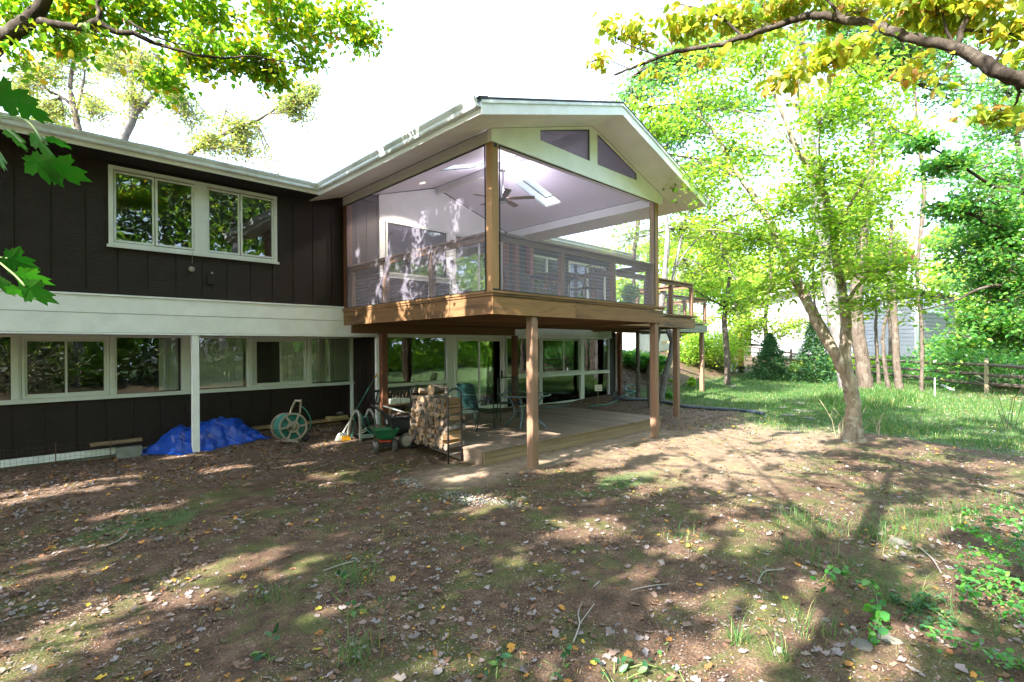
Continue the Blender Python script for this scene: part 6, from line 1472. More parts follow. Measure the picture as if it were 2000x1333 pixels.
for layer, rr in enumerate((.125, .15, .175, .20, .222)):
    n = 9; 
    pts = []
    for i in range(n*16): t_ = i/(n*16-1); a = i*2*math.pi/16; pts.append(ax0.lerp(ax1, .05+.90*t_)+(u_*math.cos(a)+v_*math.sin(a))*(rr+.004*math.sin(i*.7)))
    MB().tube(pts, .0125, 6).build('hose', M['hose'], hr, True)
for (pts, r_) in (([(566, 811), (570, 798), (577, 783)], .016), ([(581, 819), (586, 806), (588, 783)], .016)):
    m_ = MB(); pp = [at(a, b, D+.05-.06*i) for i, (a, b) in enumerate(pts)]
    for i in range(len(pp)-1): m_.bar(pp[i], pp[i+1]+(pp[i+1]-pp[i])*.08, .028, .028)
    m_.build('handle', M['tan'], hr)
MB().bar(at(576, 783, D-.05), at(589, 783, D-.05), .028, .03).build('handle', M['tan'], hr)
c_ = at(568, 834, D-.16)
for (px, py) in ((553, 863), (590, 862)): p = onG(px, py); p.z = gz(p.x, p.y)+.01; MB().bar(p, c_+Vector((0, 0, .03)), .035, .03).build('leg', M['tan'], hr)
MB().bar(at(566, 812, D), c_, .03, .03).build('leg', M['tan'], hr); MB().bar(at(582, 818, D), c_, .03, .03).build('leg', M['tan'], hr)
p1_, p2_ = onG(540, 858), onG(597, 858); MB().bar(onG(553, 863)+Vector((0, 0, .02)), onG(584, 865)+Vector((0, 0, .02)), .06, .03).build('foot', M['tan'], hr)
wc = at(597, 854, D+.05); MB().lathe([(.02, -.02), (.066, -.022), (.072, 0), (.066, .022), (.02, .02)], (wc.x, wc.y, gz(wc.x, wc.y)+.075), 18, 'Y').build('wheel', M['black'], hr, True)
MB().tube([c_, c_+Vector((-.05, -.05, -.04))], .018, 8).build('crank', M['black'], hr)
local_tube(hr, 'hose', [at(584, 793, D), at(594, 798, D), at(604, 812, D+.05), (at(607, 828, D+.1)), at(600, 842, D+.1), at(586, 854, D+.05), at(578, 862, D)], .0115, M['hose'])
# ---- planks on blocks along the wall
Yp = 11.42
def plank_thing(name, label, pa, pb, w_, h_, y, m='plankx'):
    a, b = onY(*pa, y), onY(*pb, y); z = (a.z+b.z)/2; t = thing(name, ((a.x+b.x)/2, y, z), label, 'plank', 'loose planks by the wall')
    MB().box(a.x, b.x, y-w_/2, y+w_/2, z-h_/2, z+h_/2).build('board', M[m], t, bevel=.003); return a, b, z
M['plankx'] = wood('old_plank', (.33, .205, .12), (.16, .10, .07), 0, streak=.4, rand=.1)
a, b, z1_ = plank_thing('long_plank', 'upper long brown plank resting on cinder blocks', (494, 836), (682, 818), .24, .045, 11.40)
a, b, z2_ = plank_thing('long_plank', 'lower long brown plank under the other on cinder blocks', (500, 843), (662, 827), .20, .045, 11.44)
plank_thing('short_plank', 'short pale plank on the concrete ledge left of the blue tarp', (176, 866), (277, 862), .14, .05, 11.38, 'patiof')
def block(px, py, y, label, w_=.36, h_=.19, d=.19):
    a = onY(px, py, y); z0_ = gz(a.x, y)-.01; t = thing('cinder_block', (a.x, y, z0_), label, 'cinder block', 'cinder blocks by the wall')
    MB().plate([(a.x-w_/2, y-d/2), (a.x+w_/2, y-d/2), (a.x+w_/2, y+d/2), (a.x-w_/2, y+d/2)], [[(a.x-w_*.40, y-d*.32), (a.x-w_*.06, y-d*.32), (a.x-w_*.06, y+d*.32), (a.x-w_*.40, y+d*.32)], [(a.x+w_*.06, y-d*.32), (a.x+w_*.40, y-d*.32), (a.x+w_*.40, y+d*.32), (a.x+w_*.06, y+d*.32)]],
               lambda p, q, c: (p, q, z0_+c), h_).build('block', M['concrete'], t, bevel=.004); return t
block(510, 850, 11.36, 'cinder block just right of the blue tarp', .2, z2_-.03-gz(3.6, 11.3)); block(655, 832, 11.36, 'cinder block under the right end of the planks', .4, z2_-.03-gz(5.5, 11.3)); block(252, 880, 11.32, 'cinder block at the left edge of the blue tarp', .36, .19, .19)
a = onY(657, 812, 11.40); cl_ = thing('folded_tarp', (a.x, 11.38, z1_+.03), 'folded tan cloth lying on the plank end', 'cloth')
vs = []; nx_, ny_ = 10, 6
for lay in range(3):
    zz = z1_+.024+lay*.028; gl = []
    for i in range(nx_+1):
        for j in range(ny_+1): x = -.26+.52*i/nx_; y = -.13+.26*j/ny_; gl.append((a.x+x*(1-.08*lay)+.01*math.sin(9*y+lay), 11.38+y*(1-.07*lay), zz+.010*math.sin(9*x+lay*2)+.006*math.sin(17*y+lay)-.02*max(0, -x-.2)*3))
    mb_ = MB(); n0 = len(gl); top_ = gl; bot = [(p[0], p[1], p[2]-.02) for p in gl]
    mb_.add(top_+bot, [(i*(ny_+1)+j, (i+1)*(ny_+1)+j, (i+1)*(ny_+1)+j+1, i*(ny_+1)+j+1) for i in range(nx_) for j in range(ny_)]+[(n0+i*(ny_+1)+j, n0+i*(ny_+1)+j+1, n0+(i+1)*(ny_+1)+j+1, n0+(i+1)*(ny_+1)+j) for i in range(nx_) for j in range(ny_)]+
            [(i*(ny_+1), n0+i*(ny_+1), n0+(i+1)*(ny_+1), (i+1)*(ny_+1)) for i in range(nx_)]+[(j, j+1, n0+j+1, n0+j) for j in range(ny_)])
    mb_.build('fold', M['tancloth'] if 'tancloth' in M else M.setdefault('tancloth', plain('tan_cloth', (.42, .33, .15), .15, 10, rough=.85, rand=.05)), cl_, True)
def rock(name, label, c, rx, ry, rz_, m, cat='stone', group=None, seed=0):
    bm = bmesh.new(); bmesh.ops.create_icosphere(bm, subdivisions=2, radius=1); rr = random.Random(seed)
    ph = [rr.uniform(0, 6) for _ in range(6)]
    for v in bm.verts: k = 1+.13*math.sin(v.co.x*3+ph[0])+.12*math.sin(v.co.y*4+ph[1])+.10*math.sin(v.co.z*5+ph[2]+v.co.x*2); v.co = Vector((v.co.x*rx*k, v.co.y*ry*k, v.co.z*rz_*k))
    me_ = bpy.data.meshes.new(name); bm.to_mesh(me_); bm.free(); me_.materials.append(m); o = link(name, me_, None, c, (0, 0, rr.uniform(0, 3))); return tag(o, label, cat, group)
M['stone'] = plain('grey_stone', (.13, .12, .11), .25, 8, rough=.85, bump=.5, bscale=30, rand=.2, dirt=(.12, .13, .06), dirt_amt=.4)
rock('stone', 'dark smooth stone weighing down the tan cloth', (a.x+.06, 11.36, z1_+.14), .10, .07, .04, M['stone'], seed=3)
for (px, py, s, lab) in ((633, 845, .07, 'reddish stone on the ground left of the hose cart'), (645, 842, .07, 'small stone beside the cinder block under the planks'), (706, 866, .05, 'small stone before the hose cart foot')):
    g = onG(px, py); rock('stone', lab, (g.x, g.y, g.z+s*.2), s, s*.7, s*.5, M['stone'], seed=px)
for (px, py, s, f_, lab) in ((1682, 1262, .08, .35, 'grey flat topped stone in the foreground plants'), (1735, 1250, .07, .3, 'tan stone right of the grey foreground stone'), (1755, 1060, .08, .5, 'small pale stone among coarse grass clumps')):
    g = onG(px, py); rock('stone', lab, (g.x, g.y, g.z+s*.1), s, s*.75, s*f_, M['stone'], seed=px)
# ---- blue tarp over a heap
M['bluetarp'] = plain('blue_tarpaulin', (.005, .062, .42), .12, 7, rough=.33, bump=.5, bscale=34, rand=0, spec=.55, dirt=(.10, .12, .16), dirt_amt=.25)
n1, n2 = 84, 44; vs = []; x0_, x1_ = 1.62, 3.62; y0_, y1_ = 10.50, 11.55
for i in range(n1+1):
    for j in range(n2+1):
        u = i/n1; v = j/n2
        xx = x0_+(x1_-x0_)*u+.03*math.sin(v*9+u*3); yf = 11.12-.62*sstep(.02, .28, u)+.05*math.sin(u*23)+.03*math.sin(u*51); yy_ = yf+(y1_-yf)*v
        h = .37*sstep(0, .34, u)*sstep(1.0, .70, u)*(1-.24*math.exp(-((u-.40)/.09)**2))+.05*sstep(.1, .3, u)*sstep(1, .9, u)
        h = max(h, 0)*min(1, float(sstep(0, .45, v))**.8)*(1-.25*float(sstep(.7, 1, v)))
        fold = .020*math.sin(u*38+v*7+3*math.sin(v*6))+.014*math.sin(u*71-v*19)+.018*abs(math.sin(u*21+v*15+1))+.012*math.sin(v*33+u*9); fold *= .35+.9*float(sstep(0, .2, v)); cr = abs(math.sin(u*13+v*9+1.3*math.sin(v*5)))+abs(math.sin(u*29-v*12+2)); fold += .030*(1-min(1, cr*.9))-.016*abs(math.sin(u*47+v*31))
        vs.append((xx, yy_, gz(xx, yy_)+.012+h*1.0+fold*(.72 if h > .02 else .35)))
fs = [(i*(n2+1)+j, (i+1)*(n2+1)+j, (i+1)*(n2+1)+j+1, i*(n2+1)+j+1) for i in range(n1) for j in range(n2)]
o = link('blue_tarp', MB().add(vs, fs).mesh('blue_tarp', M['bluetarp'])); tag(o, 'crumpled blue tarp draped over a heap behind the white post', 'tarp')
sm_ = o.modifiers.new('th', 'SOLIDIFY'); sm_.thickness = .004
# ---- low wire fence, left
wf = thing('wire_fence', (.2, 11.2, gz(.2, 11.2)), 'low sagging rusty wire mesh along the house foundation', 'fence')
M['rust'] = plain('rusty_wire', (.12, .06, .04), .3, 20, rough=.8, rand=0)
m_ = MB()
for k in range(46):
    x = -1.2+k*.065; y = 11.25+.05*math.sin(k*.5); hgt = .32+.05*math.sin(k*1.3); m_.tube([(x, y, gz(x, y)), (x+.01*math.sin(k), y+.02, gz(x, y)+hgt)], .0016, 3, caps=False)
for r_ in range(5): m_.tube([(-1.2+k*.065, 11.25+.05*math.sin(k*.5)+.004*r_, gz(-1.2+k*.065, 11.2)+.05+r_*.07+.012*math.sin(k*1.3)) for k in range(46)], .0016, 3, caps=False)
w__ = m_.build('wire_mesh', M['rust'], wf); w__['kind'] = 'stuff'
for k in (0, 10, 20, 31): x = -1.2+k*.065+.4; MB().tube([(x, 11.24, gz(x, 11.2)-.05), (x, 11.24, gz(x, 11.2)+.38)], .006, 6).build('stake', M['rust'], wf)
# ================================================================== patio furniture
M['tgreen'] = plain('green_painted_metal', (.006, .032, .032), .1, 10, rough=.45, rand=.04)
M['tblue'] = plain('blue_grey_painted_metal', (.12, .19, .24), .1, 10, rough=.45, rand=.03)
M['chairdark'] = plain('dark_bronze_metal', (.035, .045, .05), .1, 10, rough=.4, rand=.04)
def round_table(name, label, c, rad, h, m, group=None, slats=False):
    t = thing(name, c, label, 'table', group)
    MB().lathe([(rad-.02, h-.018), (rad, h-.016), (rad+.004, h), (rad-.004, h+.006), (rad-.03, h+.004)], (0, 0, 0), 36, caps=False).build('rim', m, t, True, local=True)
    MB().lathe([(.001, h-.008), (rad-.012, h-.008), (rad-.012, h-.002), (.001, h-.002)], (0, 0, 0), 36).build('glass_top', M['tableglass'], t, local=True)
    for k in range(4):
        a = k*math.pi/2+.5; d = Vector((math.cos(a), math.sin(a), 0))
        MB().tube(smooth_pts([d*rad*.82+Vector((0, 0, h-.02)), d*rad*.62+Vector((0, 0, h-.10)), d*rad*.45+Vector((0, 0, h*.55)), d*rad*.52+Vector((0, 0, h*.25)), d*rad*.82+Vector((0, 0, .0))]), .018, 8).build('leg', m, t, True, local=True)
    MB().lathe([(rad*.45, h*.52), (rad*.47, h*.52), (rad*.47, h*.54), (rad*.45, h*.54)], (0, 0, 0), 24, caps=False).build('brace_ring', m, t, True, local=True)
    return t
round_table('patio_table', 'round glass topped blue grey table on the low patio deck', (7.95, 7.75, .25), .56, .70, M['tblue'])
def chair(name, label, c, rz, m, group, sling=True, lattice=False):
    t = thing(name, c, label, 'chair', group, rz)
    for s_ in (-1, 1):
        x = s_*.26
        MB().tube(smooth_pts([(x, .27, 0), (x, .25, .30), (x, .22, .60), (x, .12, .64), (x, -.20, .63), (x, -.25, .60)]), .013, 8).build('arm', m, t, True, local=True)
        MB().tube(smooth_pts([(x, -.34, 0), (x, -.25, .25), (x*.96, -.22, .43)]), .013, 8).build('leg', m, t, True, local=True)
        MB().tube(smooth_pts([(x*.96, .24, .41), (x*.96, -.20, .42), (x*.93, -.27, .55), (x*.9, -.37, .95)]), .014, 8).build('side_rail', m, t, True, local=True)
        MB().tube([(x, .265, .16), (x, -.30, .14)], .010, 6).build('stretcher', m, t, True, local=True)
    MB().tube([(-.25, .24, .41), (.25, .24, .41)], .012, 8).build('front_rail', m, t, True, local=True); MB().tube(smooth_pts([(-.235, -.37, .95), (-.12, -.385, .985), (.12, -.385, .985), (.235, -.37, .95)]), .014, 8).build('top_rail', m, t, True, local=True)
    def strip(pa, pb, n): 
        g_ = MB()
        if lattice:
            for k in range(-6, 8):
                for sgn in (1, -1):
                    pts = []
                    for q in range(9):
                        v = q/8; u = (k/7+sgn*v*.9); 
                        if 0 <= u <= 1: pts.append(Vector(pa(u, v)))
                    if len(pts) > 1: 
                        for i in range(len(pts)-1): g_.bar(pts[i], pts[i+1], .014, .006)
        else:
            for k in range(n): a = [Vector(pa(u, (k+.08)/n)) for u in (0, 1)]; b = [Vector(pa(u, (k+.92)/n)) for u in (0, 1)]; e = Vector((0, 0, .004)); g_.add([a[0], a[1], b[1], b[0], a[0]+e, a[1]+e, b[1]+e, b[0]+e], [(0, 1, 2, 3), (7, 6, 5, 4), (0, 4, 5, 1), (3, 2, 6, 7)])
        return g_
    strip(lambda u, v: (-.24+.48*u, .23-.43*v, .42-.01*math.sin(v*3)), None, 6).build('seat', m, t, local=True)
    strip(lambda u, v: ((-.24+.48*u)*(1-.05*v), -.235-.145*v, .47+.50*v), None, 7).build('backrest', m, t, local=True)
    return t
chair('patio_chair', 'green metal patio chair left of the round table', (7.0, 8.25, .25), R(-80), M['tgreen'], 'chairs round the patio table')
chair('patio_chair', 'green lattice backed patio chair behind the round table', (8.45, 8.75, .25), R(145), M['tgreen'], 'chairs round the patio table', lattice=True)
# side table with white boxes and lattice bench against the wall
sb = onY(778, 788, 10.15); st_ = thing('side_table', (sb.x, 10.15, .25), 'small brown wooden table against the wall behind the firewood', 'table')
M['brownwood'] = wood('brown_table_wood', (.26, .13, .05), (.12, .06, .03), 0, streak=.3)
MB().box(sb.x-.36, sb.x+.36, 9.95, 10.40, sb.z-.03, sb.z).build('top', M['brownwood'], st_)
for sx in (-.32, .32):
    for yy2 in (9.98, 10.36): MB().box(sb.x+sx-.02, sb.x+sx+.02, yy2-.02, yy2+.02, .25, sb.z-.031).build('leg', M['brownwood'], st_)
MB().box(sb.x-.298, sb.x+.298, 9.97, 10.38, .40, .42).build('shelf', M['brownwood'], st_)
for k, (dx, w_, h_) in enumerate(((-.20, .11, .12), (-.06, .10, .13), (.07, .10, .12), (.21, .12, .10))):
    t_ = MB().box(-w_/2, w_/2, -.06, .06, 0, h_).mesh('white_pot', M['whiteprint']); o = link('white_pot', t_, None, (sb.x+dx, 10.08+.03*(k % 2), sb.z)); tag(o, ('leftmost square white pot on the brown side table', 'second white pot from the left on the side table', 'third white pot from the left on the side table', 'low white pot nearest the firewood on the side table')[k], 'pot', 'white pots on the side table')
bn = thing('lattice_bench', (sb.x+.05, 10.42, .25), 'black slatted bench back showing under the picture window sill', 'bench')
m_ = MB().box(sb.x-.55, sb.x+.55, 10.42, 10.45, .98, 1.03).box(sb.x-.55, sb.x+.55, 10.42, 10.45, .70, .74)
m_.build('back_rail', M['blackmetal'], bn)
for k in range(12): x = sb.x-.5+k*.09; MB().bar((x, 10.435, .745), (x+.05, 10.435, .975), .025, .02, (0, 1, 0)).build('back_slat', M['blackmetal'], bn)
for x in (sb.x-.54, sb.x+.54): MB().box(x-.02, x+.02, 10.40, 10.44, .25, .70).build('leg', M['blackmetal'], bn)
# picture frames on the inside sill
for k, (pa, pb_, pz, col) in enumerate((((809, 822), 731, 0, (.02, .05, .06)), ((823, 836), 736, 0, (.30, .27, .16)), ((838, 852), 726, 0, (.16, .13, .06)), ((854, 866), 728, 0, (.26, .15, .04)))):
    a = onY(pa[0], pb_, YH+.10); b = onY(pa[1], pb_, YH+.10); z0_ = 1.13
    t_ = thing('picture_frame', ((a.x+b.x)/2, YH+.1, z0_), ('small frame with dark picture leaning inside the window', 'low pale panel beside the small dark picture', 'tall olive panel leaning inside the window', 'brown framed panel at the right end of the sill')[k], 'picture frame', 'frames on the window sill')
    rf = MB().box(a.x, a.x+.015, YH+.09, YH+.11, z0_, a.z).box(b.x-.015, b.x, YH+.09, YH+.11, z0_, a.z).box(a.x+.015, b.x-.015, YH+.09, YH+.11, a.z-.02, a.z).box(a.x+.015, b.x-.015, YH+.09, YH+.11, z0_, z0_+.02); rf.build('frame', M['tancloth'], t_)
    MB().box(a.x+.016, b.x-.016, YH+.1, YH+.105, z0_+.021, a.z-.021).build('picture', plain('picture_%d' % k, col, .3, 12, rand=0), t_)
hb('sill_shelf', M['frame'], 6.2, 7.92, YH+.07, YH+.22, 1.105, 1.128, w1)
# ---- yard sign on a stake
sg = onZ(1168, 798, .24); s_t = onZ(1168, 752, .24); Ds = sg.x*CA+sg.y*SA; sgt = thing('yard_sign', (sg.x, sg.y, .2), 'small worn sign on a thin stake past the patio planks', 'sign')
MB().tube([(sg.x, sg.y, .18), at(1168, 764, Ds)], .006, 6).build('stake', M['tancloth'], sgt)
pa, pb_ = at(1162, 764, Ds), at(1176, 752, Ds); rv = Vector((SA, -CA, 0)); c = (pa+pb_)/2; ww = (pb_-pa).dot(rv)/2; hh = (pb_.z-pa.z)/2; dn = Vector((CA, SA, 0))
sgp = MB().add([c+rv*a_+Vector((0, 0, b_))+dn*c_ for c_ in (0, .006) for (a_, b_) in ((-ww, -hh), (ww, -hh), (ww, hh), (-ww, hh))], [(0, 1, 2, 3), (7, 6, 5, 4), (0, 4, 5, 1), (1, 5, 6, 2), (2, 6, 7, 3), (3, 7, 4, 0)]).build('plate', M['whiteprint'], sgt)
scribble('faded_text', sgp, M['redplastic'], c+Vector((0, 0, hh*.55))-dn*.002, -rv*-1, (0, 0, 1), ww*1.7, hh*.5, 1, local=False); scribble('faded_text', sgp, M['black'], c-Vector((0, 0, hh*.3))-dn*.002, rv, (0, 0, 1), ww*1.7, hh*.9, 2, local=False)
# ---- hoses and drain pipe on the right
hs = thing('garden_hose', (16.6, 9.7, .3), 'green garden hose coiled loosely on the bank beside the house', 'hose')
for (px, py, rx, ry) in ((1206, 757, 11, 9), (1235, 760, 13, 7), (1222, 772, 24, 8), (1236, 774, 12, 5)):
    pts = []
    for k in range(26):
        a = 2*math.pi*k/24; g = onG(px+rx*math.cos(a), py+ry*math.sin(a)); pts.append(g+Vector((0, 0, .02)))
    MB().tube(pts, .018, 6).build('coil', M['hose'], hs, True)
gp_ = [onG(px, py)+Vector((0, 0, .03)) for px, py in ((1062, 801), (1085, 797), (1112, 793))]
gp2 = [onG(px, py)+Vector((0, 0, .03)) for px, py in ((1150, 797), (1170, 794), (1190, 791), (1205, 784), (1216, 776), (1225, 773))]
for q in (gp_, gp2):
    for p in q: p.z = max(p.z, .27 if p.x < 11.4 else 0)
local_tube(hs, 'run', gp_, .014, M['hose']); local_tube(hs, 'run', gp2, .016, M['hose'])
dp = thing('drain_pipe', (15.5, 8.5, .15), 'dark corrugated drain pipe lying from the house corner to the lawn', 'pipe')
pts = [onG(px, py)+Vector((0, 0, .045)) for px, py in ((1198, 780), (1225, 783), (1262, 784), (1300, 789), (1330, 796), (1370, 800), (1410, 803), (1450, 806), (1492, 812))]
pp = smooth_pts(pts, per=14); rr = [.052+.006*(i % 2) for i in range(len(pp))]
MB().tube(pp, rr, 10).build('pipe', plain('blue_black_pipe', (.035, .045, .07), .15, 10, rough=.4, rand=0), dp)
# ---- stepping stones
for (px, py, s, lab) in ((1560, 788, .5, 'farthest flat stepping stone in the lawn'), (1530, 797, .42, 'flat grey stepping stone left in the worn path'), (1568, 803, .55, 'broad pale stepping stone in the middle of the path'), (1540, 812, .4, 'stepping stone right of the drain pipe end'), (1580, 818, .38, 'nearest stepping stone toward the forked tree'), (1430, 755, .5, 'lone pale flat stone in the far lawn')):
    g = onG(px, py); rock('stepping_stone', lab, (g.x, g.y, g.z+.005), s*.55, s*.4, .03, M['stone'], 'stone', 'stepping stones', px)
# ================================================================== porch furniture
T_ = at(1082, 560, 11.1); round_table('porch_table', 'round glass table on the screened porch', (T_.x, T_.y, 2.79), .58, .72, M['chairdark'])
for (px, D, rz_, lab) in ((1145, 10.9, R(95), 'lattice backed metal chair right of the porch table'), (1018, 11.6, R(-70), 'lattice backed metal chair left of the porch table'), (1055, 12.6, R(200), 'metal chair behind the porch table'), (872, 12.4, R(160), 'low lattice metal chair near the left porch rail')):
    p = at(px, 560, D); chair('porch_chair', lab, (p.x, p.y, 2.79), rz_, M['chairdark'], 'metal chairs on the porch', lattice=True)
fn = thing('ceiling_fan', (7.65, 8.08, 5.24), 'ceiling fan with five brown blades hanging in the porch', 'fan')
MB().tube([(7.65, 8.08, 5.30), (7.65, 8.08, 5.815)], .014, 8).build('rod', M['blackmetal'], fn, True)
MB().lathe([(.02, .04), (.05, .03), (.055, -.02), (.09, -.10), (.10, -.14), (.09, -.17), (.03, -.18)], (7.65, 8.08, 5.32), 20).build('motor', M['blackmetal'], fn, True)
MB().lathe([(.03, 0), (.07, -.01), (.07, -.045), (.02, -.06)], (7.65, 8.08, 5.145), 20).build('lamp_cap', M['frame'], fn, True)
MB().lathe([(.02, 0), (.06, -.01), (.06, -.04), (.02, -.05)], (7.65, 8.08, 5.835), 16).build('canopy', M['blackmetal'], fn, True)
for k in range(5):
    a = k*2*math.pi/5+.35; d = Vector((math.cos(a), math.sin(a), 0)); s = Vector((-math.sin(a), math.cos(a), 0)); c = Vector((7.65, 8.08, 5.20)); e = Vector((0, 0, .006))
    q = [c+d*.10-s*.035, c+d*.22-s*.06, c+d*.66-s*.075, c+d*.69-s*.05, c+d*.69+s*.05, c+d*.66+s*.07, c+d*.22+s*.06, c+d*.10+s*.035]
    q = [p+Vector((0, 0, .012 if i < 4 else -.012)) for i, p in enumerate(q)]
    MB().add(q+[p+e for p in q], [tuple(range(7, -1, -1)), tuple(range(8, 16))]+[(i, (i+1) % 8, 8+(i+1) % 8, 8+i) for i in range(8)]).build('blade', M['brownwood'], fn)
wlx = onY(882, 516, YH-.06); wl_ = thing('wall_lamp', (wlx.x, YH-.05, wlx.z), 'small dark wall lamp beside the porch glass door', 'wall lamp')
MB().box(wlx.x-.05, wlx.x+.05, YH-.075, YH-.057, wlx.z-.10, wlx.z+.10).build('back_plate', M['blackmetal'], wl_); MB().lathe([(.03, -.06), (.045, -.05), (.045, .04), (.02, .06)], (wlx.x, YH-.12, wlx.z), 12).build('lamp_shade', M['blackmetal'], wl_, True)
p = at(1232, 590, 13.2); plt = thing('potted_shrub', (p.x, p.y, 2.79), 'leafy shrub in a dark pot on the open deck seen through the screen', 'potted plant')
MB().lathe([(.12, 0), (.16, .25), (.18, .26), (.18, .28), (.15, .28), (.14, .24)], (p.x, p.y, 2.79), 18).build('pot', M['black'], plt, True)
v = unit(rng.normal(0, 1, (700, 3)))*(rng.uniform(.1, 1, (700, 1))**.5)*[.24, .24, .30]+[p.x, p.y, 3.32]; V, F = leaf_arrays(v, rng.uniform(.05, .09, 700), .5); link('foliage', np_mesh('foliage', V-np.array([p.x, p.y, 2.79]), F, M['l_dark']), plt)['kind'] = 'stuff'
MB().tube([(p.x, p.y, 3.04), (p.x, p.y, 3.3)], .015, 6).build('stem', M['twig'], plt)
# red stained posts against the house wall inside the porch
for x in (10.25, 10.85): B(x, x+.16, YH-.22, YH-.06, 2.84, 5.0).build('wall_post', M['redwood'], porch)
# ================================================================== beyond: bank plants, neighbours, fence
bush('broadleaf_plant', 'dark hosta like clump at the top of the bank', onG(1232, 715), 1.6, .6, 900, .26, M['l_dark'], up=.9, aspect=.38, shape='ovate')
bush('broadleaf_plant', 'large dark green clump spilling over the bank toward the trunk', onG(1268, 728), 1.5, .8, 1100, .26, M['l_dark'], up=.9, aspect=.38, shape='ovate')
bush('ground_ivy', 'low ivy patch around the twin stem tree foot', onG(1290, 775), 1.2, .22, 700, .08, M['l_dark'])
bush('ground_ivy', 'bright low weeds on the slope right of the twin stem tree', onG(1325, 755), 2.0, .30, 1600, .09, M['l_green'])
for (px, py, w_) in ((1272, 792, .5), (1300, 785, .4)): pass
# pale side building
A0 = at(1204, 700, 25.5); A1 = at(1242, 700, 24.8)
pbld = thing('pale_outbuilding', (A0.x, A0.y, gz(A0.x, A0.y)), 'pale rendered building corner seen under the deck', 'building')
dA = (A1-A0); dA.z = 0; dA.normalize(); nA = Vector((-dA.y, dA.x, 0)); nA = nA if nA.dot(Vector((CA, SA, 0))) > 0 else -nA
bl_ = A0-dA*5; M['render'] = plain('pale_render', (.56, .54, .56), .06, 3, rough=.8, rand=0, bump=.3)
MB().add([bl_+Vector((0, 0, -bl_.z+.6)), A1+Vector((0, 0, -A1.z+.6)), A1+nA*5+Vector((0, 0, -A1.z+.6)), bl_+nA*5+Vector((0, 0, -bl_.z+.6)), bl_+Vector((0, 0, -bl_.z+3.6)), A1+Vector((0, 0, -A1.z+3.6)), A1+nA*5+Vector((0, 0, -A1.z+3.6)), bl_+nA*5+Vector((0, 0, -bl_.z+3.6))],
         [(0, 3, 2, 1), (4, 5, 6, 7), (0, 1, 5, 4), (1, 2, 6, 5), (2, 3, 7, 6), (3, 0, 4, 7)]).build('wall', M['render'], pbld)
MB().tube([A1-nA*.06+dA*-.02+Vector((0, 0, .9-A1.z)), A1-nA*.06-dA*.02+Vector((0, 0, 3.5-A1.z))], .05, 8).build('downspout', M['gutter'], pbld, True)
MB().add([bl_-nA*.3+Vector((0, 0, 3.62-bl_.z)), A1-nA*.3+dA*.3+Vector((0, 0, 3.62-A1.z)), A1+nA*5.3+dA*.3+Vector((0, 0, 4.5-A1.z)), bl_+nA*5.3+Vector((0, 0, 4.5-bl_.z))], [(0, 1, 2, 3)]).build('roof', M['shingle'], pbld)
# gate & yellow fence under the deck
gt = at(1262, 690, 27); gt_r = thing('wooden_gate', (gt.x, gt.y, gz(gt.x, gt.y)), 'yellowish board gate with diagonal brace seen past the deck posts', 'gate')
M['yellowwood'] = wood('yellow_treated_wood', (.50, .38, .20), (.30, .22, .12), 2, streak=.3, rand=.12)
def gp2_(px, py, D=27): return at(px, py, D)
for k in range(8): a = gp2_(1259+k*2.6, 705); b = gp2_(1259+k*2.6, 672+.8*abs(k-4)); MB().bar(a, b, .065, .02).build('board', M['yellowwood'], gt_r)
MB().bar(gp2_(1254, 710), gp2_(1254, 662), .13, .13).build('post', M['posthi'], gt_r); MB().bar(gp2_(1261, 703, 26.9), gp2_(1274, 674, 26.9), .09, .03).build('brace', M['whiteprint'], gt_r)
MB().bar(gp2_(1245, 668), gp2_(1340, 669), .08, .1).build('rail', M['yellowwood'], gt_r); MB().bar(gp2_(1290, 687), gp2_(1340, 688), .08, .1).build('rail', M['yellowwood'], gt_r)
# split rail fence
sf = thing('rail_fence', onG(1927, 780), 'three rail split wood fence crossing behind the lawn', 'fence')
M['darkrail'] = wood('dark_weathered_rail', (.085, .068, .055), (.035, .03, .026), 0, streak=.5, rand=.2); M['railpost'] = wood('green_tinged_post', (.30, .26, .17), (.16, .14, .09), 2, streak=.3)
fpx = [(2080, 800, 15.6), (1927, 782, 17.6), (1640, 742, 26.0), (1545, 728, 29.5), (1455, 720, 33)]
posts = []
for (px, py, D) in fpx:
    P_ = at(px, py, D); b = Vector((P_.x, P_.y, gz(P_.x, P_.y))); posts.append(b); MB().box(b.x-.06, b.x+.06, b.y-.06, b.y+.06, b.z-.2, b.z+1.22).build('post', M['railpost'] if px > 1900 else M['darkrail'], sf, bevel=.01)
mids = []
for a, b in zip(posts[:-1], posts[1:]):
    n = max(1, int((b-a).length/2.9)); 
    for k in range(n):
        p, q = a.lerp(b, k/n), a.lerp(b, (k+1)/n); p.z = gz(p.x, p.y); q.z = gz(q.x, q.y)
        if k: MB().box(p.x-.05, p.x+.05, p.y-.05, p.y+.05, p.z-.2, p.z+1.05).build('post', M['darkrail'], sf)
        for h_ in (.34, .66, .98):
            jj_ = random.uniform(-.03, .03); MB().tube([p+Vector((0, 0, h_+jj_)), (p+q)/2+Vector((0, 0, h_+random.uniform(-.03, .02))), q+Vector((0, 0, h_-jj_))], [.055, .065, .05], 6).build('rail', M['darkrail'], sf)
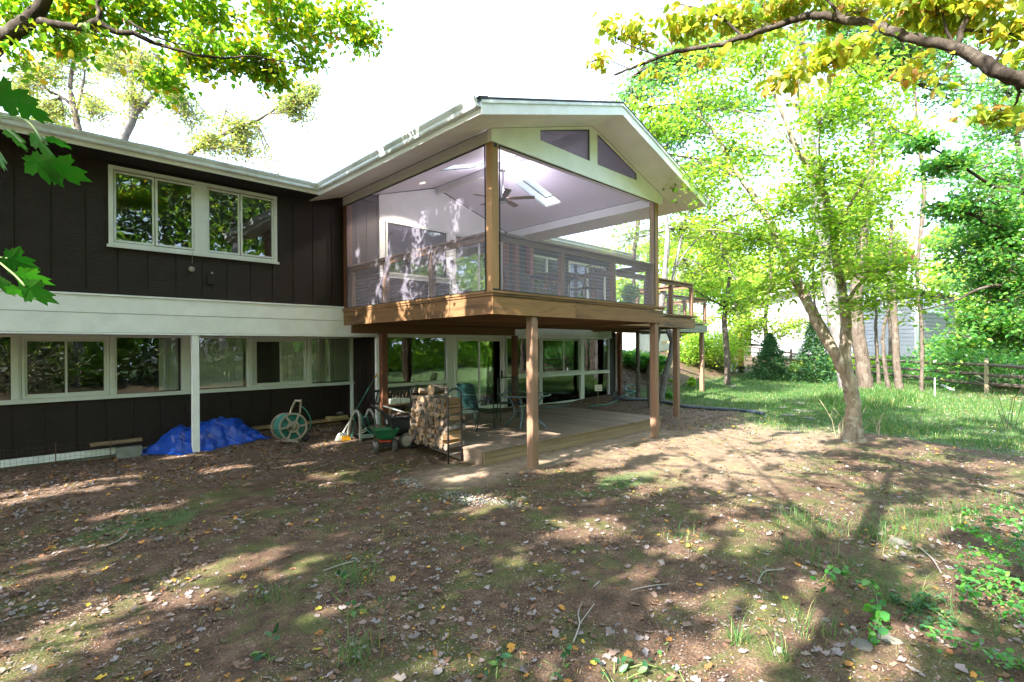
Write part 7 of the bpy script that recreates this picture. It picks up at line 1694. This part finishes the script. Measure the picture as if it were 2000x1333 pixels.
# neighbour house
D1, D2 = 33.0, 30.0
NA, NB = at(1468, 690, 38), at(1790, 690, 29.5); NC = at(1851, 690, 31.2)
for v in (NA, NB, NC): v.z = 0
ex = (NB-NA).normalized(); ey = Vector((-ex.y, ex.x, 0)); ey = ey if ey.dot(Vector((CA, SA, 0))) > 0 else -ey
zb_, ztp = at(1790, 697, 29.5).z, at(1790, 566, 29.5).z; Ln = (NB-NA).length; Wd = 6.0
nh = thing('neighbour_house', (NB.x, NB.y, gz(NB.x, NB.y)), 'pale clapboard neighbour house raised above the ground behind the fence', 'house')
M['clap'] = plain('pale_clapboard', (.40, .40, .45), .04, 3, rough=.6, rand=.04, bump=.05); M['clapshade'] = plain('shaded_clapboard', (.13, .14, .12), .05, 3, rough=.6, rand=.04, bump=.05)  # second clapboard: the side wall's shade is put into its darker colour
def nb(o, dx, dy, z): return NA+ex*dx+ey*dy+Vector((0, 0, z))
def nbox(name, m, x0, x1, y0, y1, z0, z1): return MB().add([nb(0, x, y, z) for z in (z0, z1) for (x, y) in ((x0, y0), (x1, y0), (x1, y1), (x0, y1))], [(0, 3, 2, 1), (4, 5, 6, 7), (0, 1, 5, 4), (1, 2, 6, 5), (2, 3, 7, 6), (3, 0, 4, 7)]).build(name, m, nh)
nbox('wall', M['clapshade'], .03, Ln-.03, .03, Wd-.03, zb_, ztp)
H_ = ztp-zb_; nrow = 17; bh = H_/nrow
for k in range(nrow):
    z0_ = zb_+k*bh
    MB().add([nb(0, .0, .028, z0_), nb(0, Ln, .028, z0_), nb(0, Ln, .028, z0_+bh), nb(0, 0, .028, z0_+bh), nb(0, 0, -.012, z0_), nb(0, Ln-.0, -.012, z0_), nb(0, Ln, .014, z0_+bh-.004), nb(0, 0, .014, z0_+bh-.004)],
             [(4, 5, 6, 7), (0, 1, 5, 4), (1, 2, 6, 5), (2, 3, 7, 6), (3, 0, 4, 7)]).build('siding_board', M['clap'], nh)
    MB().add([nb(0, Ln-.028, .05, z0_), nb(0, Ln-.028, Wd, z0_), nb(0, Ln-.028, Wd, z0_+bh), nb(0, Ln-.028, .05, z0_+bh), nb(0, Ln+.012, .05, z0_), nb(0, Ln+.012, Wd, z0_), nb(0, Ln-.014, Wd, z0_+bh-.004), nb(0, Ln-.014, .05, z0_+bh-.004)],
             [(4, 5, 6, 7), (0, 1, 5, 4), (1, 2, 6, 5), (2, 3, 7, 6), (3, 0, 4, 7)]).build('siding_board', M['clapshade'], nh)
nbox('corner_board', M['whiteprint'], Ln-.08, Ln+.03, -.03, .05, zb_, ztp)
nbox('base_beam', M['clapshade'], 0, Ln, .05, .25, zb_-.25, zb_-.01)
MB().add([nb(0, 0, 0, ztp), nb(0, Ln, 0, ztp), nb(0, Ln*.52, 0, ztp+1.0), nb(0, 0, .1, ztp), nb(0, Ln, .1, ztp), nb(0, Ln*.52, .1, ztp+1.0)], [(0, 1, 2), (5, 4, 3), (0, 3, 4, 1), (1, 4, 5, 2), (2, 5, 3, 0)]).build('gable_wall', M['clap'], nh)
for (xa, za, xb, zb2) in ((-1.3, ztp-.30, Ln*.52, ztp+1.12), (Ln*.52, ztp+1.12, Ln+.9, ztp-.20)):
    MB().add([nb(0, xa, -.7, za), nb(0, xb, -.7, zb2), nb(0, xb, Wd+.5, zb2), nb(0, xa, Wd+.5, za), nb(0, xa, -.7, za+.12), nb(0, xb, -.7, zb2+.12), nb(0, xb, Wd+.5, zb2+.12), nb(0, xa, Wd+.5, za+.12)], [(0, 3, 2, 1), (4, 5, 6, 7), (0, 1, 5, 4), (1, 2, 6, 5), (2, 3, 7, 6), (3, 0, 4, 7)]).build('roof', M['whiteprint'], nh)
MB().tube([nb(0, Ln+.02, 2.6, ztp-.05), nb(0, Ln+.15, 1.2, ztp-.18), nb(0, Ln+.14, .12, ztp-.5), nb(0, Ln+.10, -.08, ztp-.7), nb(0, Ln+.10, -.08, gz(NB.x, NB.y)+.2)], .055, 8).build('downspout', M['whiteprint'], nh, True)
wf_ = MB().add([nb(0, Ln+.02, a, b) for (a, b) in ((.9, ztp-1.15), (4.2, ztp-1.15), (4.2, ztp-.5), (.9, ztp-.5))], [(0, 1, 2, 3)]).build('window', M['glass'], nh)
MB().add([nb(0, Ln+.03, a, b) for (a, b) in ((.8, ztp-1.27), (4.3, ztp-1.27), (4.3, ztp-1.15), (.8, ztp-1.15))], [(0, 1, 2, 3)]).build('frame', M['whiteprint'], wf_)
MB().add([nb(0, Ln+.03, a, b) for (a, b) in ((2.4, ztp-1.14), (2.5, ztp-1.14), (2.5, ztp-.51), (2.4, ztp-.51))], [(0, 1, 2, 3)]).build('mullion', M['whiteprint'], wf_)
for k in range(7):
    zz = gz(NB.x, NB.y)+.25+k*.2
    nbox('lattice_slat', M['redwood'], Ln-.02, Ln+.02, .3, 3.6, zz, zz+.10)
for q in (.3, 1.5, 2.7): nbox('post', M['redwood'], Ln-.08, Ln-.03, q, q+.12, gz(NB.x, NB.y)-.2, zb_-.02)
# toy chair, pot, orange stake
g = onG(1428, 726); D = g.x*CA+g.y*SA; tc = thing('toy_playset', (g.x, g.y, g.z), 'white plastic play table with red top on the far lawn', 'toy')
s_ = D/1000*11
MB().box(g.x-s_, g.x+s_, g.y-s_*.7, g.y+s_*.7, g.z+s_*1.6, g.z+s_*1.95).build('top', M['redplastic'], tc)
for sx in (-1, 1): MB().box(g.x+sx*s_*.95-.05, g.x+sx*s_*.95+.05, g.y-s_*.6, g.y+s_*.6, g.z, g.z+s_*1.6).build('leg', M['whiteprint'], tc)
MB().tube([Vector((g.x-s_*.1, g.y-s_*.8, g.z+s_*.5+0))+Vector((math.cos(a)*s_*.7, 0, math.sin(a)*s_*.5)) for a in np.linspace(0, 3.14, 10)], .05, 6).build('hoop', M['polegreen'], tc, True)
g = onG(1449, 728); tag(link('black_pot', MB().lathe([(.12, 0), (.16, .3), (.14, .3), (.12, .05)], (0, 0, 0), 12).mesh('black_pot', M['black']), None, g), 'small black pot beside the white and red play table', 'pot')
g = onG(1447, 722); D = g.x*CA+g.y*SA; tag(link('rough_stump', MB().tube([(0, 0, -.1), (.02, 0, .6), (-.03, .02, 1.2), (-.05, 0, 1.9)], [.16, .14, .13, .08], 9).mesh('rough_stump', bark('orange_bark', (.42, .20, .08), (.2, .09, .04), 8), True), None, g), 'orange sunlit broken stump behind the play table', 'stump')
# white stake by the fence and pvc pipe
g = onG(1826, 774); tag(link('white_stake', MB().tube([(0, 0, -.05), (0, 0, .62)], .02, 6).mesh('white_stake', M['gutter']), None, g), 'short white stake in the grass before the rail fence', 'stake')
g = onG(1840, 757); g2 = onG(1862, 765); tag(link('drain_spout', MB().tube([Vector((0, 0, .08)), (g2-g)+Vector((0, 0, .04))], .055, 8).mesh('drain_spout', M['whiteprint'], True), None, g), 'white drain spout lying on the soil beyond the fence', 'pipe')
# small saplings and dead stalks
def stalks(name, label, px, py, n, h, m, spread=.12, leafm=None, leafn=0, cat='plant', branch=True):
    g = onG(px, py); t = thing(name, g, label, cat); cu = []
    for k in range(n):
        a = rng.uniform(0, 6.3); l = rng.uniform(.6, 1)*h; o = rng.normal(0, spread*.35, 2); e = np.array([o[0]+math.cos(a)*l*spread*2, o[1]+math.sin(a)*l*spread*2, l])
        cu.append((np.array([[o[0], o[1], -.03], [o[0]*1.2+e[0]*.2, o[1]*1.2+e[1]*.2, l*.5], e]), np.array([.006, .005, .003])))
        if branch:
            for _ in range(2): q = e*rng.uniform(.5, .9); cu.append((np.array([q, q+np.array([rng.normal(0, .06), rng.normal(0, .06), .14])]), np.array([.003, .0015])))
    V, F = tubes_arrays(cu, 4); link('stems', np_mesh('stems', V, F, m), t)['kind'] = 'stuff'
    if leafn:
        P = np.array([cu[rng.integers(len(cu))][0][-1]*rng.uniform(.4, 1) for _ in range(leafn)])+rng.normal(0, .03, (leafn, 3)); V, F = leaf_arrays(P, rng.uniform(.04, .08, leafn), .8, 'ovate'); link('foliage', np_mesh('foliage', V, F, leafm), t)['kind'] = 'stuff'
    return t
M['stalk'] = plain('dry_stalk', (.45, .36, .26), .15, 10, rand=.1)
stalks('dry_stalks', 'cluster of bare dry stalks left of the forked tree foot', 1640, 856, 10, .75, M['stalk'], .22); stalks('dry_stalks', 'pair of bare dry stalks right of the forked tree foot', 1712, 850, 4, .5, M['stalk'], .1)
stalks('bare_sapling', 'thin bare sapling before the right end of the fence', 1975, 838, 5, 1.6, M['bark_dark'], .25)
for (px, py, n, h, lab) in ((712, 1175, 5, .10, 'small round leafed weed clump left of centre'), (975, 1325, 5, .07, 'tiny green weed at the bottom edge near the middle'), (1200, 1310, 5, .07, 'tiny green weed at the bottom edge right of centre'), (1120, 1300, 4, .06, 'tiny three leaf weed in the foreground'), (535, 1290, 4, .06, 'tiny weed in the shaded lower left soil'), (1293, 1300, 5, .08, 'yellow green weed in a sun fleck at the bottom')):
    stalks('weed', lab, px, py, n, h, M['maplestalk'], .4, M['l_conifer'], 14, branch=False)
# fallen sticks
M['stick'] = plain('grey_stick', (.30, .27, .25), .2, 14, rand=.15)
for (pts, lab) in ((((1120, 1258), (1132, 1225), (1130, 1195), (1150, 1160), (1172, 1140)), 'curved pale stick in the foreground right of centre'), (((632, 1118), (665, 1108), (700, 1094)), 'straight thin stick left of the centre foreground'), (((1232, 1156), (1270, 1150), (1308, 1142)), 'thin stick beside the foreground sun patches'),
                   (((205, 1070), (235, 1058), (252, 1035)), 'forked stick on the mossy left ground'), (((1480, 1140), (1496, 1120), (1530, 1115)), 'forked pale twig in the sun dapples'), (((1795, 1072), (1820, 1095), (1838, 1120)), 'dark stick among the right hand grass')):
    q = [onG(*p)+Vector((0, 0, .012+.01*math.sin(i*2))) for i, p in enumerate(pts)]; t = thing('stick', q[0], lab, 'stick'); local_tube(t, 'stem', q, .0055, M['stick'], 6)
    q2 = [q[1], q[1].lerp(q[-1], .4)+Vector((.03, -.03, .008))]; MB().tube(q2, .003, 5).build('side_twig', M['stick'], t)
# trailing plants, lower right
def sprig(name, label, paths, leaf, ml, nper, cat='plant', up=.9, lift=.10, singles=0, aspect=.7, roots=None):
    g = onG(*paths[0][0]); t = thing(name, g, label, cat); cu = []; P = []
    for path in paths:
        pts = np.array([[*(onG(px, py)+Vector((0, 0, lift*(.2+.8*min(1, i*.6)))))] for i, (px, py) in enumerate(path)]); k = len(pts)
        sp_ = smooth_path(np.concatenate([pts, np.full((k, 1), .0025)], 1), 5, .004); cu.append((sp_[:, :3], sp_[:, 3]))
        for _ in range(nper*(k-1)):
            q = sp_[rng.integers(1, len(sp_)), :3]+rng.normal(0, .022, 3); P.append(q)
    P = np.array(P); P[:, 2] = np.maximum(P[:, 2], ground_z(P[:, 0], P[:, 1])+.01)
    L = -np.array(g); V, F = tubes_arrays(cu, 5); link('stems', np_mesh('stems', V+L, F, M['maplestalk']), t)
    sz = leaf*rng.uniform(.6, 1.25, len(P)); V, F = leaf_arrays(P+L, sz, up, 'ovate', 0, aspect)
    protos = []
    for i in range(min(len(P), singles)):
        me_ = np_mesh('leaf', V[i*7:(i+1)*7]-(P[i]+L), F[i*6:(i+1)*6]-i*7, LEAFOBJ(ml)); link('leaf', me_, t, tuple(P[i]+L))
    if singles < len(P): f_ = link('foliage', np_mesh('foliage', V[singles*7:], F[singles*6:]-singles*7, ml), t); f_['kind'] = 'stuff'
    return t
M['l_glossy'] = leaf_mat('glossy_bright_leaves', [(0, (.03, .15, .03)), (.5, (.06, .25, .04)), (1, (.14, .34, .05))], .4, rough=.25, spec=.6)
sprig('glossy_shrub', 'sprawling glossy leaved shrub at the right edge of the ground', [[(2040, 1120), (1960, 1100), (1900, 1080), (1865, 1075)], [(2040, 1130), (1950, 1125), (1900, 1130), (1870, 1170)], [(2040, 1180), (1960, 1160), (1900, 1180), (1880, 1215)], [(2040, 1060), (1980, 1050), (1930, 1060), (1880, 1040)], [(2040, 1220), (1970, 1230), (1930, 1200), (1900, 1225)], [(2030, 1250), (1990, 1215), (1950, 1180)], [(2030, 1030), (1980, 1020), (1940, 1035)], [(2040, 1160), (2000, 1130), (1990, 1090)]], .045, M['l_glossy'], 40, 'shrub', singles=260, lift=.22)
sprig('glossy_shrub', 'small leafy shoot of glossy leaves along the bottom right edge', [[(2030, 1310), (1960, 1300), (1900, 1290), (1840, 1270), (1810, 1265)], [(2040, 1330), (1990, 1320), (1940, 1325)]], .038, M['l_glossy'], 22, 'shrub', singles=120, lift=.10)
sprig('trailing_vine', 'trailing vine with lobed leaves arching over the foreground soil', [[(1700, 1262), (1712, 1235), (1712, 1200), (1695, 1175), (1660, 1155), (1625, 1150), (1595, 1175)], [(1712, 1200), (1720, 1230), (1716, 1260), (1722, 1290)]], .062, M['l_glossy'], 8, 'vine', singles=64, lift=.14, aspect=.95)
sprig('ground_fern', 'low dark green fernlike cover behind the vine', [[(1800, 1200), (1770, 1190), (1740, 1180)], [(1860, 1215), (1820, 1200), (1790, 1170)], [(1900, 1240), (1850, 1225), (1800, 1235)], [(1760, 1215), (1800, 1190), (1840, 1180)]], .032, M['l_conifer'], 60, 'plant', singles=0, lift=.05)
P = scatter(30000, 2.0, 8.5, -3.0, 2.2, lambda x, y: .8*sstep(1.15, .3, np.hypot((x-5.0)/2.9, (y+.75)/1.25))*sstep(-.3, .9, np.sin(x*5+1)*np.sin(y*7)+.5*np.sin(x*11+y*9)))
P[:, 2] += rng.uniform(.01, .09, len(P)); V, F = leaf_arrays(P, rng.uniform(.015, .04, len(P)), 1.0, 'ovate', 0, .7); tag(link('ground_cover', np_mesh('ground_cover', V, F, M['l_glossy'])), 'low leafy ground cover in the lower right of the yard', 'ground cover', kind='stuff')
# near maple leaves at the left edge
def maple_leaf(size):
    """broad five lobed toothed leaf in the XY plane, stalk end at the origin, tip along +Y"""
    tips = [(-150, .42), (-128, .52), (-118, .40), (-98, .56), (-78, .80), (-66, .58), (-52, .50), (-44, .66), (-22, .84), (-14, .70), (0, 1.0)]
    out = []
    def add(a, r): out.append((math.sin(R(a))*r*size*.62, (math.cos(R(a))*r+.25)*size*.62))
    seq = [(-165, .30), (-150, .46), (-140, .42), (-128, .58), (-112, .44), (-102, .62), (-92, .66), (-80, .98), (-70, .80), (-62, .84), (-52, .54), (-44, .50), (-40, .70), (-31, .84), (-24, 1.06), (-15, .88), (-11, .92), (0, 1.28)]
    for a, r in seq: add(a, r)
    for a, r in reversed(seq[:-1]): add(-a, r)
    c = (0, 0.0); vs = [(0, size*.16, 0)]+[(x, y, .06*abs(x)-.10*(y/size)**2*size+.02*size*math.sin(x*60)) for x, y in out]; n = len(out)
    return MB().add(vs, [(0, i+1, (i+1) % n+1) for i in range(n)]).mesh('leaf', M['maple1'])
M['maple1'] = LEAFOBJ(M['l_maple'])
for (lab, root_px, twigs, lv) in (('broad green maple leaves hanging close at the left edge, upper bunch', (-120, 190), [[(-120, 190, 1.3), (-20, 225, 1.2), (25, 232, 1.15), (60, 240, 1.12)], [(-60, 215, 1.25), (10, 250, 1.2), (45, 280, 1.12)], [(-20, 225, 1.2), (50, 235, 1.12), (85, 280, 1.1)]],
                                   ((38, 200, 1.15, .115, 130, -40, 40), (66, 262, 1.12, .115, 165, -30, 35), (-5, 190, 1.2, .13, 80, -30, 20), (20, 255, 1.2, .10, 190, -50, 15), (62, 305, 1.08, .13, 155, -35, 20), (100, 320, 1.1, .125, 120, -40, 30), (98, 268, 1.1, .08, 150, -70, 40), (-12, 285, 1.2, .12, 210, -40, 10))),
                                  ('broad green maple leaves hanging close at the left edge, lower bunch', (-120, 500), [[(-120, 500, 1.3), (-30, 500, 1.2), (20, 530, 1.12), (50, 560, 1.1)], [(-30, 500, 1.2), (15, 505, 1.15)]],
                                   ((10, 500, 1.15, .11, 120, -30, 20), (36, 530, 1.12, .115, 130, -45, 35), (48, 555, 1.10, .12, 135, -25, 25), (-8, 540, 1.18, .10, 170, -35, 20), (20, 560, 1.15, .10, 150, -50, 30)))):
    rp = at(root_px[0], root_px[1], 1.3); t = thing('maple_branch', rp, lab, 'branch')
    for q in twigs: local_tube(t, 'twig', [at(*p) for p in q], .0022, M['maplestalk'], 6)
    rt, up_, fw = _rx, _uy, _f
    for (px, py, D, s, rot, pitch, roll) in lv:
        p = at(px, py, D); lm_ = maple_leaf(s*.62)
        o = link('leaf', lm_, t, p-rp)
        base_ = Matrix((rt, up_, -fw)).transposed(); o.rotation_euler = (base_ @ Matrix.Rotation(-R(rot), 3, 'Z') @ Matrix.Rotation(R(pitch), 3, 'X') @ Matrix.Rotation(R(roll), 3, 'Y')).to_euler()
M['l_mirror'] = leaf_mat('dull_hedge_leaves', [(0, (.015, .03, .012)), (.6, (.035, .06, .02)), (.9, (.10, .14, .03)), (1, (.30, .30, .10))], .2)
bush('hedge_shrub', 'shrub hedge at the photographer\'s back mirrored in the lower windows', Vector((-3, -9.5, 0)), 12, 2.6, 9000, .16, M['l_mirror'])
bush('hedge_shrub', 'second shrub hedge mirrored in the windows by the patio', Vector((10, -10.5, 0)), 12, 2.6, 9000, .16, M['l_mirror'])
bush('hedge_shrub', 'low shrub hedge mirrored at the far left window', Vector((-12, -8.5, 0)), 10, 2.4, 6000, .16, M['l_mirror'])
